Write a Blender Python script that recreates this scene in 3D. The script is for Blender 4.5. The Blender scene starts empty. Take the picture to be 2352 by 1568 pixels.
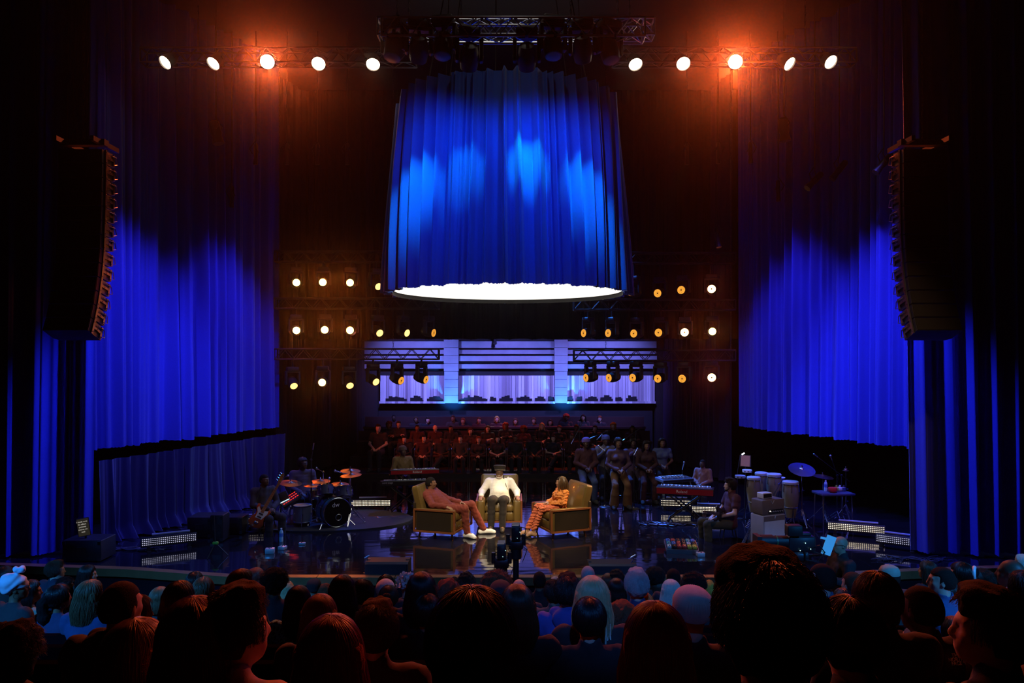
import bpy, bmesh, math, random
import numpy as np
from mathutils import Matrix, Vector, Euler
PI = math.pi
rnd = random.Random(7)
SC = bpy.context.scene
COL = SC.collection
# ------------------------------------------------------------------ camera
EYE = 3.59                      # eye height above the stage floor
FPX, HOR = 1750.0, 815.0        # focal length in pixels, horizon row
cd = bpy.data.cameras.new('camera'); cam = bpy.data.objects.new('camera', cd); COL.objects.link(cam)
cam.location = (0, 0, EYE); cam.rotation_euler = (PI/2, 0, 0)
cd.sensor_width = 36; cd.lens = 36*FPX/2352; cd.shift_y = (HOR-784)/2352
cd.clip_start = .05; cd.clip_end = 200
SC.camera = cam
# ------------------------------------------------------------------ world: black house with thin stage haze
wd = bpy.data.worlds.new('world'); SC.world = wd; wd.use_nodes = True
nt = wd.node_tree; nt.nodes['Background'].inputs[0].default_value = (.004, .003, .008, 1)
nt.nodes['Background'].inputs[1].default_value = .25
hz = nt.nodes.new('ShaderNodeVolumeScatter'); hz.inputs['Density'].default_value = .0008
hz.inputs['Anisotropy'].default_value = .955; hz.inputs['Color'].default_value = (1, 1, 1, 1)
nt.links.new(hz.outputs[0], nt.nodes['World Output'].inputs['Volume'])
vs = SC.view_settings; SC.display_settings.display_device = 'sRGB'
vs.view_transform = 'Standard'; vs.look = 'None'; vs.exposure = 0; vs.gamma = 1; vs.use_curve_mapping = False
SC.cycles.max_bounces = 5; SC.cycles.diffuse_bounces = 2; SC.cycles.glossy_bounces = 3
SC.cycles.volume_bounces = 0; SC.cycles.transmission_bounces = 3; SC.cycles.transparent_max_bounces = 6
SC.cycles.sample_clamp_indirect = 4; SC.cycles.caustics_reflective = False; SC.cycles.caustics_refractive = False
SC.cycles.use_denoising = True

def W(x, y, d):                 # a point seen at pixel x, y of the photograph, d metres into the hall
    return Vector(((x-1176)*d/FPX, d, EYE-(y-HOR)*d/FPX))
def fx(x, d): return (x-1176)*d/FPX
def gd(y, z=0.0):               # distance of a point on a level surface seen at row y
    return FPX*(EYE-z)/(y-HOR)

def spot(name, loc, to, power, col, deg, blend=.6, rad=.08):
    l = bpy.data.lights.new(name, 'SPOT'); l.energy = power; l.color = col
    l.spot_size = math.radians(deg); l.spot_blend = blend; l.shadow_soft_size = rad
    o = bpy.data.objects.new(name, l); COL.objects.link(o); o.location = loc
    o.rotation_euler = (Vector(to)-Vector(loc)).to_track_quat('-Z', 'Y').to_euler()
    return o
# ------------------------------------------------------------------ house and stage lighting
WARM = (1, .80, .52); VIO = (.10, .085, 1); CYAN = (.03, .30, 1); RED = (1, .10, .035)
spot('key_light', (-.9, 8.2, 9.2), (-1.05, 15.2, .55), 3700, WARM, 15, .5, .12)
spot('key_light', (.9, 8.2, 9.2), (.60, 15.3, .55), 3700, WARM, 15, .5, .12)
spot('key_light', (3.2, 9.6, 8.9), (.1, 15.2, .5), 700, (1, .70, .36), 15, .5, .12)
spot('amber_back_light', (4.6, 19.5, 8.8), (.5, 15.2, .8), 3600, (1, .62, .18), 17, .5, .1)
for sx in (-1, 1):              # violet washes that rake down the tall side drapes
    spot('drape_wash', (sx*6.5, 14.0, 9.3), (sx*7.6, 16.8, 1.2), 2100 if sx < 0 else 2700, VIO, 48, 1., .12)
    spot('drape_wash', (sx*4.0, 13.4, 9.2), (sx*7.6, 16.8, 1.4), 1000 if sx < 0 else 1500, (.05, .11, 1), 36, 1., .12)
    spot('drape_wash', (sx*4.9, 16.6, 9.3), (sx*6.9, 18.7, 2.2), 1700, VIO, 44, 1., .12)
    spot('leg_wash', (sx*4.6, 13.15, 9.0), (sx*7.95, 13.62, 1.6), 3200, (.06, .08, 1), 27, 1., .12)
for x in (-3.6, 0, 3.6):
    spot('back_wall_wash', (x, 22.9, 4.9), (x*.85, 27.0, 2.35), 1900, (.20, .20, 1), 70, 1., .15)
for x in (-2.1, 1.85):
    spot('pier_uplight', (x, 26.1, 1.0), (x, 27.0, 2.6), 1000, (.02, .22, 1), 62, .9, .05)
spot('singer_light', (.2, 21.5, 8.6), (3.6, 17.6, .8), 7000, (.03, .20, 1), 26, .7, .08)
spot('band_light', (-.6, 20.8, 8.7), (-5.2, 15.2, .3), 2600, (.03, .16, 1), 34, .8, .08)
spot('band_light', (1.0, 20.8, 8.7), (6.2, 15.6, .3), 4200, (.04, .18, 1), 36, .8, .08)
spot('stage_wash', (0, 20.5, 8.8), (0, 14.6, 0), 1500, (.10, .08, 1), 60, .9, .1)
spot('front_fill', (5.5, 6.5, 9.2), (5.2, 15.4, .6), 600, (1, .55, .28), 30, .8, .15)
spot('choir_red', (-8.2, 19.5, 6.6), (-1.6, 23.9, .7), 1900, RED, 26, 1., .1)
spot('choir_red', (3.5, 26.3, 6.6), (.3, 24.2, .9), 1000, RED, 60, 1., .1)
for sx in (-1, 1):              # cold balcony light that rakes the middle rows from behind
    spot('balcony_light', (sx*8.6, -2.9, 9.2), (sx*5.6, 7.2, .4), 7500, (.03, .30, 1), 32, .8, .12)
spot('balcony_light', (.4, -2.9, 10.2), (1.2, 8.6, .4), 2200, (.04, .25, 1), 21, .4, .12)
spot('edge_light', (-3.4, 11.6, 6.5), (-2.72, 12.3, -.05), 220, (1, .36, .05), 7.5, .3, .03)
spot('front_fill', (-6.6, 7.0, 9.0), (-5.0, 15.15, .85), 420, (1, .5, .22), 6, .8, .1)
spot('added_rig_light', (0, 12.0, 11.2), (0, 12.0, 8.8), 30, (1, .95, .85), 95, 1., .1)  # added lamp with no known source, brightens the centre truss
# ------------------------------------------------------------------ materials
MATS = {}
def mat(name, col, rough=.5, metal=0., es=0., ecol=None, var=.12, scale=9., bump=0., bscale=60., coat=0., sheen=0., aniso=0., spec=.5):
    if name in MATS: return MATS[name]
    m = bpy.data.materials.new(name); m.use_nodes = True; t = m.node_tree; b = t.nodes['Principled BSDF']
    c = (*col, 1); b.inputs['Base Color'].default_value = c
    b.inputs['Roughness'].default_value = rough; b.inputs['Metallic'].default_value = metal
    b.inputs['Coat Weight'].default_value = coat; b.inputs['Sheen Weight'].default_value = sheen
    b.inputs['Specular IOR Level'].default_value = spec; b.inputs['Anisotropic'].default_value = aniso
    if es: b.inputs['Emission Color'].default_value = (*(ecol or col), 1); b.inputs['Emission Strength'].default_value = es
    tc = t.nodes.new('ShaderNodeTexCoord')
    if var:
        n = t.nodes.new('ShaderNodeTexNoise'); n.inputs['Scale'].default_value = scale; n.inputs['Detail'].default_value = 3
        t.links.new(tc.outputs['Object'], n.inputs['Vector'])
        mx = t.nodes.new('ShaderNodeMix'); mx.data_type = 'RGBA'
        mx.inputs[6].default_value = (*[max(0, v*(1-var)) for v in col], 1); mx.inputs[7].default_value = (*[min(1, v*(1+var)) for v in col], 1)
        t.links.new(n.outputs['Fac'], mx.inputs[0]); t.links.new(mx.outputs[2], b.inputs['Base Color'])
    if bump:
        n2 = t.nodes.new('ShaderNodeTexNoise'); n2.inputs['Scale'].default_value = bscale; n2.inputs['Detail'].default_value = 2
        t.links.new(tc.outputs['Object'], n2.inputs['Vector'])
        bp = t.nodes.new('ShaderNodeBump'); bp.inputs['Strength'].default_value = bump; bp.inputs['Distance'].default_value = .01
        t.links.new(n2.outputs['Fac'], bp.inputs['Height']); t.links.new(bp.outputs[0], b.inputs['Normal'])
    MATS[name] = m
    return m
def glow(name, col, es):
    if name in MATS: return MATS[name]
    m = bpy.data.materials.new(name); m.use_nodes = True; t = m.node_tree; t.nodes.clear()
    e = t.nodes.new('ShaderNodeEmission'); e.inputs[0].default_value = (*col, 1); e.inputs[1].default_value = es
    o = t.nodes.new('ShaderNodeOutputMaterial'); t.links.new(e.outputs[0], o.inputs[0]); MATS[name] = m
    return m
BLACK = mat('black_paint', (.012, .012, .013), .55)
MATTE = mat('matte_black', (.006, .006, .007), .9)
DARK = mat('dark_plastic', (.02, .02, .024), .4)
CHROME = mat('chrome', (.75, .76, .8), .16, 1., var=.05)
STEEL = mat('aluminium', (.55, .56, .6), .32, 1.)
GUN = mat('gunmetal', (.10, .10, .11), .38, .9)
WHITEP = mat('white_plastic', (.8, .8, .82), .4)
PAPER = mat('paper', (.85, .84, .8), .8)
# ------------------------------------------------------------------ objects
def tag(o, label=None, cat=None, group=None, kind=None):
    if label: o['label'] = label
    if cat: o['category'] = cat
    if group: o['group'] = group
    if kind: o['kind'] = kind
    return o
def thing(name, label, cat, loc=(0, 0, 0), rz=0., group=None, rot=None):
    o = bpy.data.objects.new(name, None); COL.objects.link(o); o.empty_display_size = .1
    o.location = loc; o.rotation_euler = rot if rot else (0, 0, rz)
    return tag(o, label, cat, group)
def kids(o): return [c for c in COL.objects if c.parent == o]
TREE = {}
def dup(root, loc=None, rz=None, label=None, rot=None):
    """a copy of a thing with copies of its parts and sub-parts (mesh data shared)"""
    def walk(o, par):
        c = o.copy(); COL.objects.link(c)
        if par is not None: c.parent = par
        for k in TREE.get(o.name, []): walk(k, c); 
        return c
    r = walk(root, None)
    if loc is not None: r.location = loc
    if rz is not None: r.rotation_euler = (0, 0, rz)
    if rot is not None: r.rotation_euler = rot
    if label: r['label'] = label
    return r
def link(name, data, m=None, parent=None, ob_mat=False):
    o = bpy.data.objects.new(name, data); COL.objects.link(o)
    if m is not None:
        if not data.materials: data.materials.append(m)
        if ob_mat: o.material_slots[0].link = 'OBJECT'; o.material_slots[0].material = m
    if parent is not None:
        o.parent = parent; TREE.setdefault(parent.name, []).append(o)
    return o
class MB:
    def __init__(s): s.v = []; s.f = []; s.M = Matrix.Identity(4)
    def _p(s, p): s.v.append(tuple(s.M @ Vector(p))); return len(s.v)-1
    def at(s, M): s.M = M; return s
    def poly(s, pts): s.f.append([s._p(p) for p in pts]); return s
    def box(s, c, d, R=None):
        c = Vector(c); R = R or Matrix.Identity(3); h = Vector(d)/2
        ix = [s._p(c + R @ Vector((h.x*i, h.y*j, h.z*k))) for k in (-1, 1) for j in (-1, 1) for i in (-1, 1)]
        for q in ((0, 2, 3, 1), (4, 5, 7, 6), (0, 1, 5, 4), (2, 6, 7, 3), (0, 4, 6, 2), (1, 3, 7, 5)): s.f.append([ix[a] for a in q])
        return s
    def rings(s, rs, close=False, caps=True):
        ids = [[s._p(p) for p in r] for r in rs]; n = len(ids[0])
        for a, b in zip(ids, ids[1:] + ([ids[0]] if close else [])):
            for i in range(n): s.f.append([a[i], a[(i+1) % n], b[(i+1) % n], b[i]])
        if caps and not close: s.f.append(ids[0][::-1]); s.f.append(ids[-1])
        return s
    def cyl(s, a, b, r0, r1=None, n=12, caps=True):
        a, b = Vector(a), Vector(b); r1 = r0 if r1 is None else r1; ax = (b-a)
        q = ax.to_track_quat('Z', 'Y').to_matrix()
        cs = [(math.cos(2*PI*i/n), math.sin(2*PI*i/n)) for i in range(n)]
        return s.rings([[p + q @ Vector((r*c, r*d, 0)) for c, d in cs] for p, r in ((a, r0), (b, r1))], caps=caps)
    def tube(s, pts, r, n=6, close=False):
        pts = [Vector(p) for p in pts]; rs = []; m = len(pts); up = Vector((0, 0, 1))
        for i, p in enumerate(pts):
            t = (pts[(i+1) % m] if (close or i < m-1) else p) - (pts[i-1] if (close or i > 0) else p)
            if t.length < 1e-9: t = Vector((0, 0, 1))
            t.normalize(); u = up - t*up.dot(t)
            if u.length < .05: u = Vector((1, 0, 0)) - t*t.x
            u.normalize(); w = t.cross(u); up = u
            rr = r[i] if isinstance(r, (list, tuple)) else r
            rs.append([p + (u*math.cos(2*PI*k/n) + w*math.sin(2*PI*k/n))*rr for k in range(n)])
        return s.rings(rs, close=close)
    def lathe(s, prof, n=24, M=None):
        M = M or Matrix.Identity(4)
        return s.rings([[M @ Vector((r*math.cos(2*PI*i/n), r*math.sin(2*PI*i/n), z)) for i in range(n)] for r, z in prof])
    def ell(s, c, r, n=14, R=None):
        c = Vector(c); R = R or Matrix.Identity(3); m = max(6, n//2); r = r if hasattr(r, '__len__') else (r, r, r)
        return s.rings([[c + R @ Vector((r[0]*max(.02, math.sin(PI*j/m))*math.cos(2*PI*i/n), r[1]*max(.02, math.sin(PI*j/m))*math.sin(2*PI*i/n), -r[2]*math.cos(PI*j/m))) for i in range(n)] for j in range(m+1)])
    def rect(s, c, d, R=None, r=.02, n=3):      # rounded slab: rounded corners in the xz outline, extruded along y
        c = Vector(c); R = R or Matrix.Identity(3); hx, hy, hz = d[0]/2, d[1]/2, d[2]/2
        out = []
        for (sx, sz, a0) in ((1, 1, 0), (-1, 1, 90), (-1, -1, 180), (1, -1, 270)):
            for k in range(n+1):
                a = math.radians(a0+90*k/n); out.append((sx*(hx-r)+r*math.cos(a), sz*(hz-r)+r*math.sin(a)))
        e = min(r*.5, hy*.5)
        sh = lambda f, y: [c + R @ Vector((x*f[0], y, z*f[1])) for x, z in out]
        f = ((hx-e)/hx, (hz-e)/hz)
        return s.rings([sh(f, -hy), sh((1, 1), -hy+e), sh((1, 1), hy-e), sh(f, hy)])
    def build(s, name, m, parent=None, ang=40, ob_mat=False, smooth=True):
        me = bpy.data.meshes.new(name); me.from_pydata(s.v, [], s.f); me.update()
        bm = bmesh.new(); bm.from_mesh(me); bmesh.ops.recalc_face_normals(bm, faces=bm.faces[:]); bm.to_mesh(me); bm.free()
        if smooth: me.shade_smooth(); me.set_sharp_from_angle(angle=math.radians(ang))
        return link(name, me, m, parent, ob_mat)
def arr_mesh(name, V, F, m=None, parent=None, smooth=True, ob_mat=False):
    me = bpy.data.meshes.new(name); V = np.asarray(V, np.float32); F = np.asarray(F, np.int32)
    me.vertices.add(len(V)); me.vertices.foreach_set('co', V.ravel())
    me.loops.add(F.size); me.loops.foreach_set('vertex_index', F.ravel())
    me.polygons.add(len(F)); me.polygons.foreach_set('loop_start', np.arange(len(F), dtype=np.int32)*F.shape[1])
    me.update(calc_edges=True)
    if smooth: me.shade_smooth()
    return link(name, me, m, parent, ob_mat) if m is not None else me
def gridmesh(name, P, m, parent=None, closed=False):
    P = np.asarray(P); a, b = P.shape[:2]; ids = np.arange(a*b).reshape(a, b)
    if closed: ids = np.vstack([ids, ids[:1]])
    F = np.stack([ids[:-1, :-1], ids[1:, :-1], ids[1:, 1:], ids[:-1, 1:]], -1).reshape(-1, 4)
    return arr_mesh(name, P.reshape(-1, 3), F, m, parent)
def text(name, body, size, m, parent, M, depth=.002):
    c = bpy.data.curves.new(name, 'FONT'); c.body = body; c.size = size; c.align_x = 'CENTER'; c.align_y = 'CENTER'; c.extrude = depth
    o = bpy.data.objects.new(name, c); COL.objects.link(o)
    dg = bpy.context.evaluated_depsgraph_get(); me = bpy.data.meshes.new_from_object(o.evaluated_get(dg))
    bpy.data.objects.remove(o); me.transform(M); me.materials.clear()
    return link(name, me, m, parent)
def aim(d):                     # rotation whose local -Y looks along d, local Z stays up
    y = -Vector(d).normalized(); x = y.cross(Vector((0, 0, 1)))
    x = x.normalized() if x.length > 1e-3 else Vector((1, 0, 0))
    return Matrix((x, y, x.cross(y))).transposed()
# ------------------------------------------------------------------ the hall
def slab(name, m, bm_fn):
    b = MB(); bm_fn(b); return tag(b.build(name, m, ang=30), kind='structure')
FLOORM = mat('gloss_black_floor', (.010, .010, .016), .07, var=.2, scale=2., coat=.4)
def _ripple():                  # the laid gloss panels are slightly wavy and carry seams
    t = FLOORM.node_tree; b = t.nodes['Principled BSDF']; tc = t.nodes.new('ShaderNodeTexCoord')
    mp = t.nodes.new('ShaderNodeMapping'); mp.inputs['Scale'].default_value = (.9, 3.2, 1); t.links.new(tc.outputs['Object'], mp.inputs[0])
    n = t.nodes.new('ShaderNodeTexNoise'); n.inputs['Scale'].default_value = 1.6; n.inputs['Detail'].default_value = 1.5; t.links.new(mp.outputs[0], n.inputs['Vector'])
    br = t.nodes.new('ShaderNodeTexBrick'); br.inputs['Scale'].default_value = 1; br.inputs['Mortar Size'].default_value = .006
    br.inputs['Brick Width'].default_value = 1.22; br.inputs['Row Height'].default_value = 1.22; br.offset = 0
    br.inputs['Color1'].default_value = br.inputs['Color2'].default_value = (1, 1, 1, 1); br.inputs['Mortar'].default_value = (0, 0, 0, 1)
    t.links.new(tc.outputs['Object'], br.inputs['Vector'])
    ad = t.nodes.new('ShaderNodeMath'); ad.operation = 'MULTIPLY_ADD'; ad.inputs[1].default_value = .35
    t.links.new(br.outputs['Color'], ad.inputs[0]); t.links.new(n.outputs['Fac'], ad.inputs[2])
    bp = t.nodes.new('ShaderNodeBump'); bp.inputs['Strength'].default_value = .22; bp.inputs['Distance'].default_value = .012
    t.links.new(ad.outputs[0], bp.inputs['Height']); t.links.new(bp.outputs[0], b.inputs['Normal']); t.links.new(bp.outputs[0], b.inputs['Coat Normal'])
_ripple()
STAGE = [(-10, 27.4), (-10, 13.2), (-6.4, 12.8), (-4.4, 12.34), (4.4, 12.34), (6.6, 12.7), (10, 13.1), (10, 27.4)]
def _stage(b):
    b.poly([(x, y, 0) for x, y in STAGE][::-1]); b.poly([(x, y, -.9) for x, y in STAGE])
    for (x0, y0), (x1, y1) in zip(STAGE, STAGE[1:]+STAGE[:1]): b.poly([(x0, y0, 0), (x1, y1, 0), (x1, y1, -.9), (x0, y0, -.9)])
slab('floor_stage', FLOORM, _stage)
LIPM = mat('oiled_oak', (.34, .13, .05), .38, var=.35, scale=3)
def _lip(b):
    for (x0, y0), (x1, y1) in zip(STAGE[1:6], STAGE[2:7]):
        a, c = Vector((x0, y0, .008)), Vector((x1, y1, .008)); d = (c-a).normalized(); nrm = Vector((d.y, -d.x, 0))
        n = max(1, int((c-a).length/1.2))
        for k in range(n):
            p, q = a.lerp(c, k/n)+d*.004, a.lerp(c, (k+1)/n)-d*.004
            R = Matrix((d, -nrm, Vector((0, 0, 1)))).transposed()
            b.box((p+q)/2+nrm*.02-Vector((0, 0, .055)), ((q-p).length, .16, .13), R)
slab('trim_stage_edge', LIPM, _lip)
# raked stalls: seven deep steps, each with an upholstered bench ledge
STEP_D, STEP_Z = .95, .272
CARPET = mat('dark_carpet', (.005, .005, .007), 1., spec=0)
ROWS = []                       # (depth of the sitters, floor height)
for k in range(12): ROWS.append((10.2-STEP_D*k, -.42+STEP_Z*k))
def _rake(b):
    b.box((0, 11.7, -.75), (24, 3.4, .3))
    for k, (d, z) in enumerate(ROWS): b.box((0, d+.05, z/2-.6), (24, STEP_D, z+1.2))
slab('floor_stalls', CARPET, _rake)
def _seatrow(b):
    for k, (d, z) in enumerate(ROWS):
        b.box((0, d-.04, z+.2), (22, .42, .4)); b.box((0, d-.26, z+.42), (22, .06, .5))
slab('trim_bench_ledges', mat('dark_plush', (.006, .004, .006), 1., spec=0), _seatrow)
WALLM = mat('black_wall', (.008, .008, .010), .85, var=.25, scale=1.5)
slab('wall_left', WALLM, lambda b: b.box((-10.3, 12.4, 5), (.4, 32, 13)))
slab('wall_right', WALLM, lambda b: b.box((10.3, 12.4, 5), (.4, 32, 13)))
slab('ceiling', WALLM, lambda b: b.box((0, 12.4, 11.6), (21, 32, .3)))
slab('wall_rear', WALLM, lambda b: b.box((0, -3.6, 5), (21, .3, 13)))
def _upper(b):
    b.box((0, 27.1, 8.0), (21, .3, 7.75))
    b.box((-7.4, 27.1, 2), (5.3, .3, 4.4)); b.box((7.75, 27.1, 2), (5.35, .3, 4.4)); b.box((0, 27.25, .9), (10, .3, 2.1))
slab('wall_back', WALLM, _upper)
D0 = 27.0; s0 = FPX/D0
def zz(y): return EYE-(y-HOR)/s0
def xx(x): return (x-1176)/s0
CONC = mat('board_marked_concrete', (.26, .26, .29), .8, var=.25, scale=3, bump=.3, bscale=14)
WOOD = mat('pale_timber_boards', (.62, .55, .56), .55, var=.1)
def _boards():
    t = WOOD.node_tree; b = t.nodes['Principled BSDF']; tc = t.nodes.new('ShaderNodeTexCoord')
    mp = t.nodes.new('ShaderNodeMapping'); mp.inputs['Scale'].default_value = (9, 1, .25); t.links.new(tc.outputs['Object'], mp.inputs[0])
    n = t.nodes.new('ShaderNodeTexWhiteNoise'); n.noise_dimensions = '1D'; sp = t.nodes.new('ShaderNodeSeparateXYZ'); t.links.new(mp.outputs[0], sp.inputs[0])
    fl = t.nodes.new('ShaderNodeMath'); fl.operation = 'FLOOR'; t.links.new(sp.outputs[0], fl.inputs[0]); t.links.new(fl.outputs[0], n.inputs['W'])
    cr = t.nodes.new('ShaderNodeMix'); cr.data_type = 'RGBA'; cr.inputs[6].default_value = (.30, .24, .27, 1); cr.inputs[7].default_value = (.78, .74, .74, 1)
    t.links.new(n.outputs[0], cr.inputs[0]); t.links.new(cr.outputs[2], b.inputs['Base Color'])
_boards()
bw = rnd
def _panels(b):
    for x0, x1 in ((874, 1023), (1054, 1274), (1301, 1503)):
        a, c = xx(x0), xx(x1); x = a
        while x < c-.02:
            w = min(bw.choice((.09, .11, .14)), c-x); b.box((x+w/2, 26.98-bw.choice((0, .02, .035)), (zz(862)+zz(921))/2), (w-.008, .1, zz(862)-zz(921))); x += w
        b.box(((a+c)/2, 26.86, zz(923)), (c-a, .24, .07))
slab('wall_back_timber_panels', WOOD, _panels)
def _relief(b):
    for x0, x1 in ((888, 936), (944, 972), (982, 1018), (1056, 1120), (1126, 1140), (1147, 1178), (1186, 1222), (1228, 1252), (1258, 1274), (1302, 1316), (1324, 1336), (1343, 1372), (1378, 1406), (1412, 1428), (1436, 1462)):
        x = x0
        while x < x1:
            w = min(bw.randint(5, 9), x1-x); u = (x+w/2-x0)/(x1-x0); h = 4+10*math.sin(PI*u)*bw.uniform(.5, 1.1)
            b.box((xx(x+w/2), 26.80, zz(920-h/2)), (w/s0, .05, h/s0)); x += w
slab('wall_back_stepped_relief', MATTE, _relief)
def _beams(b):
    a, c = xx(800), xx(1505)
    for y0, y1, d in ((784, 799, .25), (803, 813, .2), (817, 829, .32), (832, 834, .1), (836, 846, .22)):
        b.box(((a+c)/2, 27.0-d/2, (zz(y0)+zz(y1))/2), (c-a, d, zz(y0)-zz(y1)))
    b.box((xx(780), 26.5, zz(882)), (.24, .1, 1.6))
slab('wall_back_beams', CONC, _beams)
def _recess(b): b.box((0, 27.04, zz(820)), (10.5, .06, zz(780)-zz(862)))
slab('wall_back_recess', WALLM, _recess)
def _piers(b):
    for x0, x1 in ((1023, 1054), (1273, 1301)):
        for k in range(8):
            t0, t1 = 780+k*18, 780+(k+1)*18
            b.box((xx((x0+x1)/2), 26.76, (zz(t0)+zz(t1))/2), ((x1-x0)/s0+(.03 if k < 4 else 0), .42, zz(t0)-zz(t1)-.012))
slab('column_back_piers', CONC, _piers)
# choir platforms
RISER = [(22.9, 0.12), (24.1, .42), (25.2, .78)]
def _plat(b):
    b.box((-.25, 23.0, .06), (9.6, 1.5, .12)); b.box((-.25, 24.3, .21), (9.6, 1.1, .42)); b.box((-.25, 25.5, .39), (9.6, 1.3, .78))
slab('floor_choir_platform', mat('platform_black', (.014, .012, .014), .5), _plat)

# ------------------------------------------------------------------ drapes
def pleat(L, seed, wmin=.16, wmax=.5, amp=.075, ds=.014):
    r = random.Random(seed); s = np.arange(0, L+ds, ds); o = np.zeros_like(s); p = 0
    while p < L:
        w = r.uniform(wmin, wmax)*(1.5 if r.random() < .2 else 1); A = amp*r.uniform(.55, 1.1)*min(1.4, .35+w/.3); k = r.uniform(.25, .75)
        m = (s >= p) & (s < p+w); t = (s[m]-p)/w
        u = np.where(t < k, t/k*.5, .5+(t-k)/(1-k)*.5)
        o[m] = A*(np.sin(2*PI*u)+.25*np.sin(4*PI*u+r.uniform(0, 3))*np.sin(PI*u))
        p += w
    return s, o
def drape(name, path, z0, z1, m, seed, label, amp=.075, closed=False, flare=0., nz=18, wmin=.16, wmax=.5, group=None, lean=0., pool=0., parent=None):
    pts = np.array(path, float); seg = np.linalg.norm(np.diff(pts, axis=0), axis=1); cs = np.concatenate([[0], np.cumsum(seg)]); L = cs[-1]
    s, o = pleat(L, seed, wmin, wmax, amp); r = np.random.RandomState(seed)
    o = o+pleat(L, seed+100, .045, .13, amp*.30)[1]
    if closed: s, o = s[s < L], o[:np.sum(s < L)]
    ph = r.uniform(0, 6, 6); rows = []
    c0 = pts.mean(0)
    for j in range(nz+1):
        t = j/nz; drift = .05*t*(np.sin(s*1.7+ph[0])+.6*np.sin(s*4.1+ph[1]+t))*(1 if not closed else .6)
        sj = np.clip(s+drift, 0, L) if not closed else (s+drift) % L
        x, y = np.interp(sj, cs, pts[:, 0]), np.interp(sj, cs, pts[:, 1])
        dx, dy = np.interp(sj+.05, cs, pts[:, 0])-np.interp(sj-.05, cs, pts[:, 0]), np.interp(sj+.05, cs, pts[:, 1])-np.interp(sj-.05, cs, pts[:, 1])
        n = np.hypot(dx, dy)+1e-9; f = ((.55+.45*t) if not closed else (1-.35*t**3))*(1+.25*np.sin(s*2.3+ph[2]+2*t))
        oo = o*f + .03*np.sin(s*1.1+ph[3]+t*1.5)*t
        if pool and t > .86: oo = oo*1.3+.05*np.sin(s*9+ph[4])*(t-.86)*6-pool*(t-.86)*7
        X, Y = x-dy/n*oo, y+dx/n*oo
        if flare: X, Y = c0[0]+(X-c0[0])*(1+flare*(t-1)), c0[1]+(Y-c0[1])*(1+flare*(t-1))
        if closed: q = np.hypot(X-DC[0], Y-DC[1]); k = np.maximum(1, 2.335*(1+flare*(t-1))/q); X, Y = DC[0]+(X-DC[0])*k, DC[1]+(Y-DC[1])*k
        X = X+lean*t
        Z = z0+(z1-z0)*t + np.zeros_like(s)
        if j == nz: Z = Z+.022*np.abs(np.sin(s*5+ph[5]))+.012*r.rand(len(s)).round()
        rows.append(np.stack([X, Y, Z], -1))
    P = np.stack(rows, 1)
    ob = gridmesh(name, P, m, parent, closed)
    if label: tag(ob, label, 'curtain', group)
    return ob
VELB = mat('blue_velvet', (.02, .14, .66), .62, var=.12, scale=40, sheen=.35, bump=.25, bscale=260)
VELV = mat('violet_blue_velvet', (.045, .075, .60), .6, var=.12, scale=40, sheen=.3, bump=.2, bscale=240)
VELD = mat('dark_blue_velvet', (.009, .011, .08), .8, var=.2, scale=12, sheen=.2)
DR, DC = 2.40, (.0-.085, 15.5)
circ = [(DC[0]-DR*math.sin(a), DC[1]-DR*math.cos(a)) for a in np.linspace(0, 2*PI, 240)]
circ = circ[::-1]
cur = thing('circular_curtain', 'tall round blue velvet curtain hanging above the three armchairs', 'curtain', (0, 0, 0))
drape('drape', circ, 8.62, 4.80, VELB, 11, None, amp=.15, closed=True, flare=.13, nz=14, wmin=.11, wmax=.42, parent=cur)
b = MB(); b.cyl((DC[0], DC[1], 8.56), (DC[0], DC[1], 8.62), DR*.80, n=64, caps=False); b.build('hanging_ring', MATTE, cur)
for k in range(4):
    a = PI/4+k*PI/2; b = MB(); b.cyl((DC[0]+DR*.85*math.cos(a), DC[1]+DR*.85*math.sin(a), 8.7), (DC[0]+DR*.6*math.cos(a), DC[1]+DR*.6*math.sin(a), 11.45), .012, n=6); b.build('hanging_cable', BLACK, cur)
lb = thing('round_ceiling_light', 'round glowing white light panel filling the foot of the circular curtain', 'lamp', (DC[0], DC[1], 4.88))
b = MB(); b.poly([(2.30*math.cos(a), 2.30*math.sin(a), 0) for a in np.linspace(2*PI, 0, 97)[:-1]]); b.build('diffuser', glow('panel_glow', (1, .95, .82), 1.55), lb)
b = MB(); b.lathe([(2.30, .02), (2.31, .02), (2.31, .12), (2.2, .12)], 96).poly([(2.2*math.cos(a), 2.2*math.sin(a), .12) for a in np.linspace(0, 2*PI, 97)[:-1]]); b.rings([[Vector((2.318*math.cos(a), 2.318*math.sin(a), z)) for a in np.linspace(-.15, PI+.15, 60)] for z in (-.085, .02)], caps=False); b.f = [q for q in b.f if max(abs(b.v[i][0]-b.v[j][0]) for i in q for j in q) < 1]; b.build('backing', MATTE, lb)
for k in range(3):
    a = .4+k*2*PI/3; b = MB(); b.cyl((1.9*math.cos(a), 1.9*math.sin(a), .12), (1.6*math.cos(a), 1.6*math.sin(a), 6.6), .01, n=6); b.build('hanging_cable', BLACK, lb)
def line(p, q, n=12): return [(p[0]+(q[0]-p[0])*t, p[1]+(q[1]-p[1])*t) for t in np.linspace(0, 1, n)]
drape('side_curtain', line((-8.75, 14.6), (-6.25, 20.3)), 11.44, 1.66, VELV, 21, 'tall lifted blue velvet drape behind the bass player, its hem high off the floor', amp=.15, group='lifted side drapes')
drape('side_curtain', line((6.05, 20.4), (8.6, 14.9)), 11.44, 1.66, VELV, 22, 'tall lifted blue velvet drape behind the congas, its hem high off the floor', amp=.15, group='lifted side drapes')
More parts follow.
